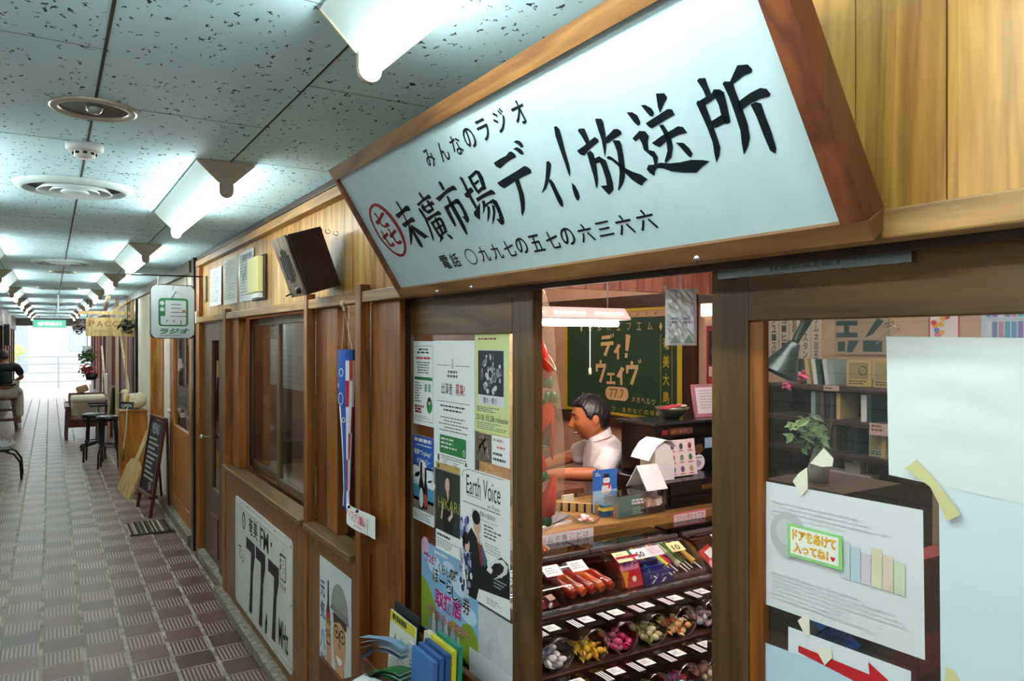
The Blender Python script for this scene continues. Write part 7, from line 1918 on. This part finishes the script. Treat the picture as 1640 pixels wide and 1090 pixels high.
b = MB(); b.box(1.90, 1.945, 4.25, 4.55, 1.66, 1.80, mat('#b9b4ae', .5)); tagmesh(b, 'wall_unit', 'small pale wall unit high in the studio', 'wall unit', bevel=.006)
b = MB(); rd = random.Random(41)
for k in range(5): b.bar((1.396, 2.62 + .1 * k, 1.02 + .06 * k), (1.396, 2.68 + .1 * k, 1.09 + .05 * k), .006, .004, mat('#8a7a2a', .8), (1, 0, 0))
o = tagmesh(b, 'chalk_marks', 'yellow chalk scribbles on the dark back of the show-case', 'drawing')
for k, (y, h, c, lb) in enumerate(((2.66, .10, '#3a3a38', 'dark grey figure in the narrow show-case'), (2.75, .05, '#8a4a34', 'terracotta pot in the narrow show-case'), (2.84, .12, '#2a2a2c', 'black tangled ornament in the narrow show-case'), (2.91, .07, '#6a6a5a', 'olive lump ornament in the narrow show-case'))):
    b = MB(); b.lathe([(0, 0), (.028, 0), (.035, h * .4), (.02, h * .7), (.028, h * .9), (0, h)], (1.2, y, .8665), mat(c, .5), 12); tagmesh(b, 'ornament', lb, 'ornament')

# ------------------------------------------------------------------ people
def bake(o):
    """apply the modifiers into plain mesh data"""
    bpy.context.view_layer.update()
    dg = bpy.context.evaluated_depsgraph_get()
    me = bpy.data.meshes.new_from_object(o.evaluated_get(dg))
    o.modifiers.clear()
    old = o.data; o.data = me
    bpy.data.meshes.remove(old)
def skinned(nodes, edges, sub=2):
    """nodes: name -> (position, radius); returns (verts, faces) of a limb tree grown with the skin modifier"""
    names = list(nodes)
    me = bpy.data.meshes.new('skin'); me.from_pydata([tuple(nodes[n][0]) for n in names], [(names.index(a), names.index(b_)) for a, b_ in edges], [])
    o = bpy.data.objects.new('skin', me); COL.objects.link(o)
    md = o.modifiers.new('skin', 'SKIN'); md.use_smooth_shade = True
    sv = me.skin_vertices[0].data
    for i, n in enumerate(names):
        r = nodes[n][1]; sv[i].radius = r if isinstance(r, tuple) else (r, r)
        sv[i].use_root = (i == 0)
    ss = o.modifiers.new('sub', 'SUBSURF'); ss.levels = sub; ss.render_levels = sub
    bake(o)
    vs = [v.co.copy() for v in o.data.vertices]; fs = [tuple(p.vertices) for p in o.data.polygons]
    m = o.data; bpy.data.objects.remove(o); bpy.data.meshes.remove(m)
    return vs, fs
def g2(y, z, cy, cz, sy, sz): return math.exp(-((y - cy) / sy) ** 2 - ((z - cz) / sz) ** 2)
def head_point(th, ph):
    """unit head, x forward, y left, z up; metres"""
    x = math.sin(th) * math.cos(ph); y = math.sin(th) * math.sin(ph); z = math.cos(th)
    X, Y, Z = x * .098, y * .077, z * .118
    if Z < 0:
        k = -Z / .118
        Y *= 1 - .30 * k * k
        if X < 0: X *= 1 - .45 * k
        else: X *= 1 - .10 * k
    if x > .2:
        fade = min(1, (x - .2) / .3)
        d = .027 * g2(Y, Z, 0, -.028, .012, .018) + .013 * g2(Y, Z, 0, -.005, .010, .022)
        d += .006 * g2(Y, Z, 0, .030, .05, .012)
        d -= .009 * (g2(Y, Z, .032, .012, .016, .012) + g2(Y, Z, -.032, .012, .016, .012))
        d += .006 * (g2(Y, Z, .042, -.022, .02, .018) + g2(Y, Z, -.042, -.022, .02, .018))
        d += .008 * g2(Y, Z, 0, -.058, .022, .008) + .007 * g2(Y, Z, 0, -.074, .018, .008) - .005 * g2(Y, Z, 0, -.0655, .026, .004)
        d += .010 * g2(Y, Z, 0, -.102, .024, .014) - .004 * g2(Y, Z, 0, -.087, .03, .006)
        X += d * fade
    return Vector((X, Y, Z))
def head_mesh(nu=64, nv=56):
    vs = [head_point(math.pi * j / nv, 2 * math.pi * i / nu) for j in range(nv + 1) for i in range(nu)]
    fs = [(j * nu + i, (j + 1) * nu + i, (j + 1) * nu + (i + 1) % nu, j * nu + (i + 1) % nu) for j in range(nv) for i in range(nu)]
    return vs, fs
def hair_mesh(line, thick=.012, nu=72, nv=64):
    """cap of hair over the head; line: (x, z) hairline from face to nape"""
    def z0(x):
        if x >= line[0][0]: return line[0][1]
        for (xa, za), (xb, zb) in zip(line, line[1:]):
            if x >= xb: return zb + (za - zb) * (x - xb) / (xa - xb)
        return line[-1][1]
    vs = []; ok = []
    for j in range(nv + 1):
        for i in range(nu):
            p = head_point(math.pi * j / nv, 2 * math.pi * i / nu)
            n = Vector((p.x / .0096, p.y / .0059, p.z / .0139)).normalized()
            f = (p.z - z0(p.x)) / .016
            s_ = max(0, min(1, f)); s_ = s_ * s_ * (3 - 2 * s_)
            rough = (.0022 * math.sin(i * 1.9 + j * .7) + .0016 * math.sin(i * 3.7 - j * 2.1)) * s_
            ok.append(f > -.6); vs.append(p + n * (-.004 + (thick + .004) * s_ + rough))
    fs = [(j * nu + i, (j + 1) * nu + i, (j + 1) * nu + (i + 1) % nu, j * nu + (i + 1) % nu) for j in range(nv) for i in range(nu)]
    return vs, [q for q in fs if all(ok[k] for k in q)]
def hand_nodes(base, fwd, side, up, s=1., curl=.5, left=True):
    """palm and five unequal fingers as skin chains; base is the wrist"""
    out = []
    fwd, side, up = fwd.normalized(), side.normalized(), up.normalized()
    palm = {'w': (base, .022 * s), 'p': (base + fwd * .045 * s, (.034 * s, .017 * s)), 'k': (base + fwd * .085 * s, (.036 * s, .015 * s))}
    out.append(skinned(palm, (('w', 'p'), ('p', 'k')), 2))
    for k, (off, L) in enumerate(((.027, .072), (.009, .082), (-.009, .076), (-.026, .060))):
        p = base + fwd * .075 * s + side * off * s; ch = {'a': (p, .0095 * s)}; ed = []; d = fwd.copy(); last = 'a'
        for q in range(3):
            d = (d - up * curl * .55).normalized(); p = p + d * L * s * (.45, .32, .23)[q]
            ch['abcd'[q + 1]] = (p, (.009, .0085, .0075)[q] * s); ed.append((last, 'abcd'[q + 1])); last = 'abcd'[q + 1]
        out.append(skinned(ch, ed, 1))
    p = base + fwd * .025 * s + side * .024 * s; d = (fwd * .7 + side * .75 - up * .2).normalized()
    out.append(skinned({'a': (p, .012 * s), 'b': (p + d * .035 * s, .011 * s), 'c': (p + d * .035 * s + (d * .6 + fwd * .6).normalized() * .03 * s, .009 * s)}, (('a', 'b'), ('b', 'c')), 1))
    return out
def fuse(name, chunks, m, parent, voxel=.006, smooth=4):
    """join overlapping chunks into one continuous skin"""
    b = MB()
    for vs, fs in chunks: b.add(vs, fs, m, True)
    o = b.build(name, parent)
    rm = o.modifiers.new('remesh', 'REMESH'); rm.mode = 'VOXEL'; rm.voxel_size = voxel; rm.use_smooth_shade = True
    sm = o.modifiers.new('smooth', 'SMOOTH'); sm.iterations = smooth; sm.factor = .5
    inv = o.matrix_parent_inverse.copy()
    bake(o)
    if not o.data.materials: o.data.materials.append(m)
    return o

skin1 = mat('#a8643c', .45, name='tanned skin'); hairm = speckle('black hair', '#0b0a0c', '#1c1a1e', 90, .45)
shirt_m = speckle('white linen shirt', '#c9c6c4', '#e4e2e2', 12, .8, b_=.2)
# seated man behind the counter: forward = towards the arcade exit side, seen from his left
F_ = Vector((-.851, .525, 0)); Lf = Vector((-.525, -.851, 0)); UZ = Vector((0, 0, 1))
HC = Vector((2.455, 3.186, 0))
def M1(f, l, z): return HC + F_ * f + Lf * l + UZ * z
man = thing('person', 'smiling person in a white short-sleeved shirt sitting sideways behind the counter', 'person', tuple(HC))
R3 = Matrix((F_, Lf, UZ)).transposed()
def place(v, c, R): return [c + R @ q for q in v]
hc = M1(.0, 0, 1.235)
tilt = R3 @ Matrix.Rotation(R_(6), 3, 'Y') @ Matrix.Rotation(R_(8), 3, 'Z')
hv, hf = head_mesh()
chunks = [(place(hv, hc, tilt), hf)]
for s_ in (-1, 1):
    e = MB(); e.ell((0, 0, 0), (.016, .008, .030), skin1, 12, 8); e.ell((-.002, .004 * s_, .004), (.020, .006, .026), skin1, 12, 8)
    chunks.append((place([q + Vector((-.008, .076 * s_, -.005)) for q in e.v], hc, tilt), e.f))
body = {'pel': (M1(-.20, 0, .60), (.13, .16)), 'waist': (M1(-.17, 0, .74), (.10, .135)), 'chest': (M1(-.10, 0, .96), (.11, .15)), 'ub': (M1(-.075, 0, 1.05), (.06, .09)), 'neck': (M1(-.05, 0, 1.12), .052), 'skull': (M1(-.025, 0, 1.20), .05),
        'lsh': (M1(-.085, .175, 1.045), .043), 'lel': (M1(-.01, .235, .975), .040), 'lfa': (M1(.12, .215, .975), .036), 'lwr': (M1(.25, .18, .968), .026),
        'rsh': (M1(-.06, -.175, 1.045), .043), 'rel': (M1(.10, -.24, .99), .040), 'rfa': (M1(.19, -.16, .975), .034), 'rwr': (M1(.27, -.06, .968), .026),
        'lhip': (M1(-.16, .09, .56), .085), 'lkn': (M1(.22, .11, .53), .058), 'lan': (M1(.20, .11, .10), .04), 'lto': (M1(.32, .11, .045), .035),
        'rhip': (M1(-.16, -.09, .56), .085), 'rkn': (M1(.22, -.11, .53), .058), 'ran': (M1(.20, -.11, .10), .04), 'rto': (M1(.32, -.11, .045), .035)}
bed = (('pel', 'waist'), ('waist', 'chest'), ('chest', 'ub'), ('ub', 'neck'), ('neck', 'skull'), ('ub', 'lsh'), ('lsh', 'lel'), ('lel', 'lfa'), ('lfa', 'lwr'), ('ub', 'rsh'), ('rsh', 'rel'), ('rel', 'rfa'), ('rfa', 'rwr'),
       ('pel', 'lhip'), ('lhip', 'lkn'), ('lkn', 'lan'), ('lan', 'lto'), ('pel', 'rhip'), ('rhip', 'rkn'), ('rkn', 'ran'), ('ran', 'rto'))
chunks.append(skinned(body, bed, 2))
chunks += hand_nodes(M1(.25, .18, .968), (F_ - Lf * .25), -Lf, UZ, .95, .35)
chunks += hand_nodes(M1(.27, -.06, .968), (F_ + Lf * .5), Lf, UZ, .95, .35)
fuse('body', chunks, skin1, man, .0048, 3)
sh = {'hem': (M1(-.20, 0, .60), (.155, .185)), 'waist': (M1(-.17, 0, .74), (.125, .165)), 'chest': (M1(-.105, 0, .95), (.125, .165)), 'ub': (M1(-.082, 0, 1.065), (.098, .145)), 'col': (M1(-.062, 0, 1.125), .080),
      'lsh': (M1(-.09, .175, 1.05), .075), 'lsl': (M1(-.04, .222, .995), .062), 'lcuff': (M1(-.012, .238, .972), .060),
      'rsh': (M1(-.06, -.175, 1.05), .075), 'rsl': (M1(.03, -.215, 1.015), .068), 'rcuff': (M1(.075, -.235, .997), .064)}
sed_ = (('hem', 'waist'), ('waist', 'chest'), ('chest', 'ub'), ('ub', 'col'), ('ub', 'lsh'), ('lsh', 'lsl'), ('lsl', 'lcuff'), ('ub', 'rsh'), ('rsh', 'rsl'), ('rsl', 'rcuff'))
so_ = fuse('shirt', [skinned(sh, sed_, 2)], shirt_m, man, .0065, 2)
from mathutils import noise as nzz
for v in so_.data.vertices:
    p = v.co; v.co = p + v.normal * (.006 * nzz.noise(Vector((p.x * 9, p.y * 9, p.z * 5))) + .004 * nzz.noise(Vector((p.x * 22, p.y * 22, p.z * 14))))
b = MB()
col = []
for k in range(25):
    a = 2 * math.pi * k / 24; rr = .062
    c0 = M1(-.052 + rr * 1.0 * math.cos(a), rr * math.sin(a), 1.128 - .020 * math.cos(a))
    col += [c0, c0 + (M1(-.046 + rr * .93 * math.cos(a), rr * .93 * math.sin(a), 1.162 - .030 * math.cos(a)) - c0)]
b.add(col, [(2 * i, 2 * i + 1, 2 * i + 3, 2 * i + 2) for i in range(24)], shirt_m, True); b.add([q + (q - M1(-.052, 0, q.z)).normalized() * .003 for q in col], [(2 * i, 2 * i + 2, 2 * i + 3, 2 * i + 1) for i in range(24)], shirt_m, True)
b.build('collar', man)
hv2, hf2 = hair_mesh(((.080, .066), (.050, .062), (.034, .012), (.012, -.012), (-.004, .014), (-.022, .012), (-.040, -.050), (-.07, -.062)), .014)
b = MB(); b.add(place(hv2, hc, tilt), hf2, hairm, True); b.build('hair', man)
for s_ in (-1, 1):
    b = MB(); q = head_point(R_(84), R_(20 * s_)); b.ell((-.002, 0, 0), (.005, .010, .0038), mat('#bfb2a6', .4), 10, 8); b.ell((.001, 0, 0), (.0052, .006, .0046), mat('#120c0a', .2), 8, 6)
    b.v = place([p + Vector((q.x - .001, .031 * s_, .011)) for p in b.v], hc, tilt); b.build('eye', man)
    b = MB(); pts_ = [head_point(R_(90 - 17), R_(a * s_)) for a in (8, 14, 20, 27, 33)]; b.tube([hc + tilt @ (p + Vector((.004, 0, .003 * math.sin(i)))) for i, p in enumerate(pts_)], [.002, .004, .0045, .004, .002], hairm, 6); b.build('eyebrow', man)
b = MB(); b.ell((0, 0, 0), (.008, .019, .005), mat('#e6ded6', .3), 12, 6); b.v = place([p + Vector((.087, 0, -.0645)) for p in b.v], hc, tilt); b.build('teeth', man)
b = MB(); 
b.tube([hc + tilt @ Vector((.088 - abs(y) * .5, y, -.059 + abs(y) * .16)) + tilt @ Vector((.007, 0, 0)) for y in (-.026, -.013, 0, .013, .026)], [.002, .003, .0035, .003, .002], mat('#7a3326', .4), 6)
b.tube([hc + tilt @ Vector((.086 - abs(y) * .5, y, -.071 + abs(y) * .2)) + tilt @ Vector((.007, 0, 0)) for y in (-.026, -.013, 0, .013, .026)], [.002, .0035, .004, .0035, .002], mat('#7a3326', .4), 6); b.build('lips', man)
sv_ = {'pel': (M1(-.20, 0, .555), (.14, .17)), 'lh': (M1(-.14, .095, .555), .10), 'lk': (M1(.22, .11, .53), .072), 'la': (M1(.20, .11, .11), .06), 'rh': (M1(-.14, -.095, .555), .10), 'rk': (M1(.22, -.11, .53), .072), 'ra': (M1(.20, -.11, .11), .06)}
vs, fs = skinned(sv_, (('pel', 'lh'), ('lh', 'lk'), ('lk', 'la'), ('pel', 'rh'), ('rh', 'rk'), ('rk', 'ra')), 2)
b = MB(); b.add(vs, fs, mat('#2a3040', .8), True); b.build('trousers', man)
t = thing('round_stool', 'plain dark stool under the seated person behind the counter', 'stool', tuple(M1(-.18, 0, 0)))
b = MB(); b.lathe([(0, 0), (.17, 0), (.18, .02), (.17, .05), (0, .055)], tuple(M1(-.18, 0, .36)), M['black'], 20); b.build('seat', t)
for k in range(4):
    a = .7 + k * 1.571; p = M1(-.18, 0, 0); b = MB(); b.tube([p + Vector((.11 * math.cos(a), .11 * math.sin(a), .359)), p + Vector((.16 * math.cos(a), .16 * math.sin(a), 0))], .014, M['black_metal'], 8); b.build('leg', t)

# person on the tall stool at the far left, seen from behind
PB = Vector((-.70, 16.5, 0))
def M2(r, f, z): return PB + Vector((r, f, z))
per = thing('person', 'person in a dark shirt and pale trousers sitting on a tall stool, seen from behind', 'person', tuple(PB))
skin2 = mat('#a9775a', .5, name='light brown skin')
hc2 = M2(-.02, .10, 1.36); R4 = Matrix((Vector((.10, .99, 0)), Vector((-.99, .10, 0)), UZ)).transposed()
chunks = [(place(hv, hc2, R4), hf)]
for s_ in (-1, 1):
    e = MB(); e.ell((-.008, .076 * s_, -.005), (.018, .009, .03), skin2, 10, 8); chunks.append((place(e.v, hc2, R4), e.f))
bd = {'pel': (M2(0, .0, .76), (.13, .17)), 'waist': (M2(0, .02, .90), (.11, .15)), 'chest': (M2(-.01, .06, 1.08), (.11, .17)), 'ub': (M2(-.01, .07, 1.17), (.08, .14)), 'neck': (M2(-.015, .085, 1.24), .05), 'sk': (M2(-.018, .095, 1.32), .05),
      'rsh': (M2(.19, .08, 1.16), .055), 'rel': (M2(.26, .16, .96), .042), 'rwr': (M2(.14, .36, .90), .03), 'lsh': (M2(-.20, .08, 1.16), .055), 'lel': (M2(-.25, .16, .96), .042), 'lwr': (M2(-.12, .36, .90), .03),
      'rh': (M2(.10, .05, .74), .09), 'rk': (M2(.20, .42, .70), .062), 'ra': (M2(.20, .40, .16), .042), 'rt': (M2(.215, .52, .10), .036), 'lh': (M2(-.10, .05, .74), .09), 'lk': (M2(-.14, .42, .70), .062), 'la': (M2(-.12, .36, .26), .042), 'lt': (M2(-.12, .46, .20), .036)}
chunks.append(skinned(bd, (('pel', 'waist'), ('waist', 'chest'), ('chest', 'ub'), ('ub', 'neck'), ('neck', 'sk'), ('ub', 'rsh'), ('rsh', 'rel'), ('rel', 'rwr'), ('ub', 'lsh'), ('lsh', 'lel'), ('lel', 'lwr'), ('pel', 'rh'), ('rh', 'rk'), ('rk', 'ra'), ('ra', 'rt'), ('pel', 'lh'), ('lh', 'lk'), ('lk', 'la'), ('la', 'lt')), 2))
chunks += hand_nodes(M2(.14, .36, .90), Vector((-.5, .8, -.2)), Vector((-.8, -.5, 0)), UZ, .95, .4)
chunks += hand_nodes(M2(-.12, .36, .90), Vector((.5, .8, -.2)), Vector((.8, -.5, 0)), UZ, .95, .4)
fuse('body', chunks, skin2, per, .0075, 2)
s2 = {'hem': (M2(0, -.01, .80), (.15, .19)), 'waist': (M2(0, .02, .90), (.135, .18)), 'chest': (M2(-.01, .055, 1.08), (.13, .19)), 'ub': (M2(-.01, .07, 1.17), (.09, .155)), 'c': (M2(-.014, .08, 1.215), .066), 'rs': (M2(.19, .08, 1.155), .075), 'rc': (M2(.245, .14, 1.01), .068), 'ls': (M2(-.20, .08, 1.155), .075), 'lc': (M2(-.238, .14, 1.01), .068)}
fuse('shirt', [skinned(s2, (('hem', 'waist'), ('waist', 'chest'), ('chest', 'ub'), ('ub', 'c'), ('ub', 'rs'), ('rs', 'rc'), ('ub', 'ls'), ('ls', 'lc')), 2)], mat('#15171b', .8), per, .009, 2)
tr = {'pel': (M2(0, .0, .76), (.145, .18)), 'rh': (M2(.10, .05, .745), .105), 'rk': (M2(.20, .42, .70), .085), 'ra': (M2(.20, .40, .19), .085), 'lh': (M2(-.10, .05, .745), .105), 'lk': (M2(-.14, .42, .70), .085), 'la': (M2(-.12, .37, .29), .08)}
vs, fs = skinned(tr, (('pel', 'rh'), ('rh', 'rk'), ('rk', 'ra'), ('pel', 'lh'), ('lh', 'lk'), ('lk', 'la')), 2)
b = MB(); b.add(vs, fs, mat('#c2b8a6', .8), True); b.build('trousers', per)
b = MB(); b.lathe([(.168, -.018), (.176, -.016), (.176, .016), (.168, .018)], tuple(M2(0, .0, .845)), M['black'], 24); b.build('belt', per)
hv3, hf3 = hair_mesh(((.080, .066), (.045, .058), (.020, .0), (-.004, .014), (-.022, .012), (-.040, -.050), (-.07, -.062)), .010)
b = MB(); b.add(place(hv3, hc2, R4), hf3, speckle('greying hair', '#2a2624', '#5a524c', 80, .6), True); b.build('hair', per)
for (r, f, z) in ((.20, .47, .055), (-.12, .43, .155)):
    b = MB(); b.ell(M2(r, f, z), (.045, .12, .045), mat('#d8d6d2', .6), 14, 10); b.box(PB.x + r - .044, PB.x + r + .044, PB.y + f - .115, PB.y + f + .115, z - .05, z - .025, M['white']); b.build('shoe', per)
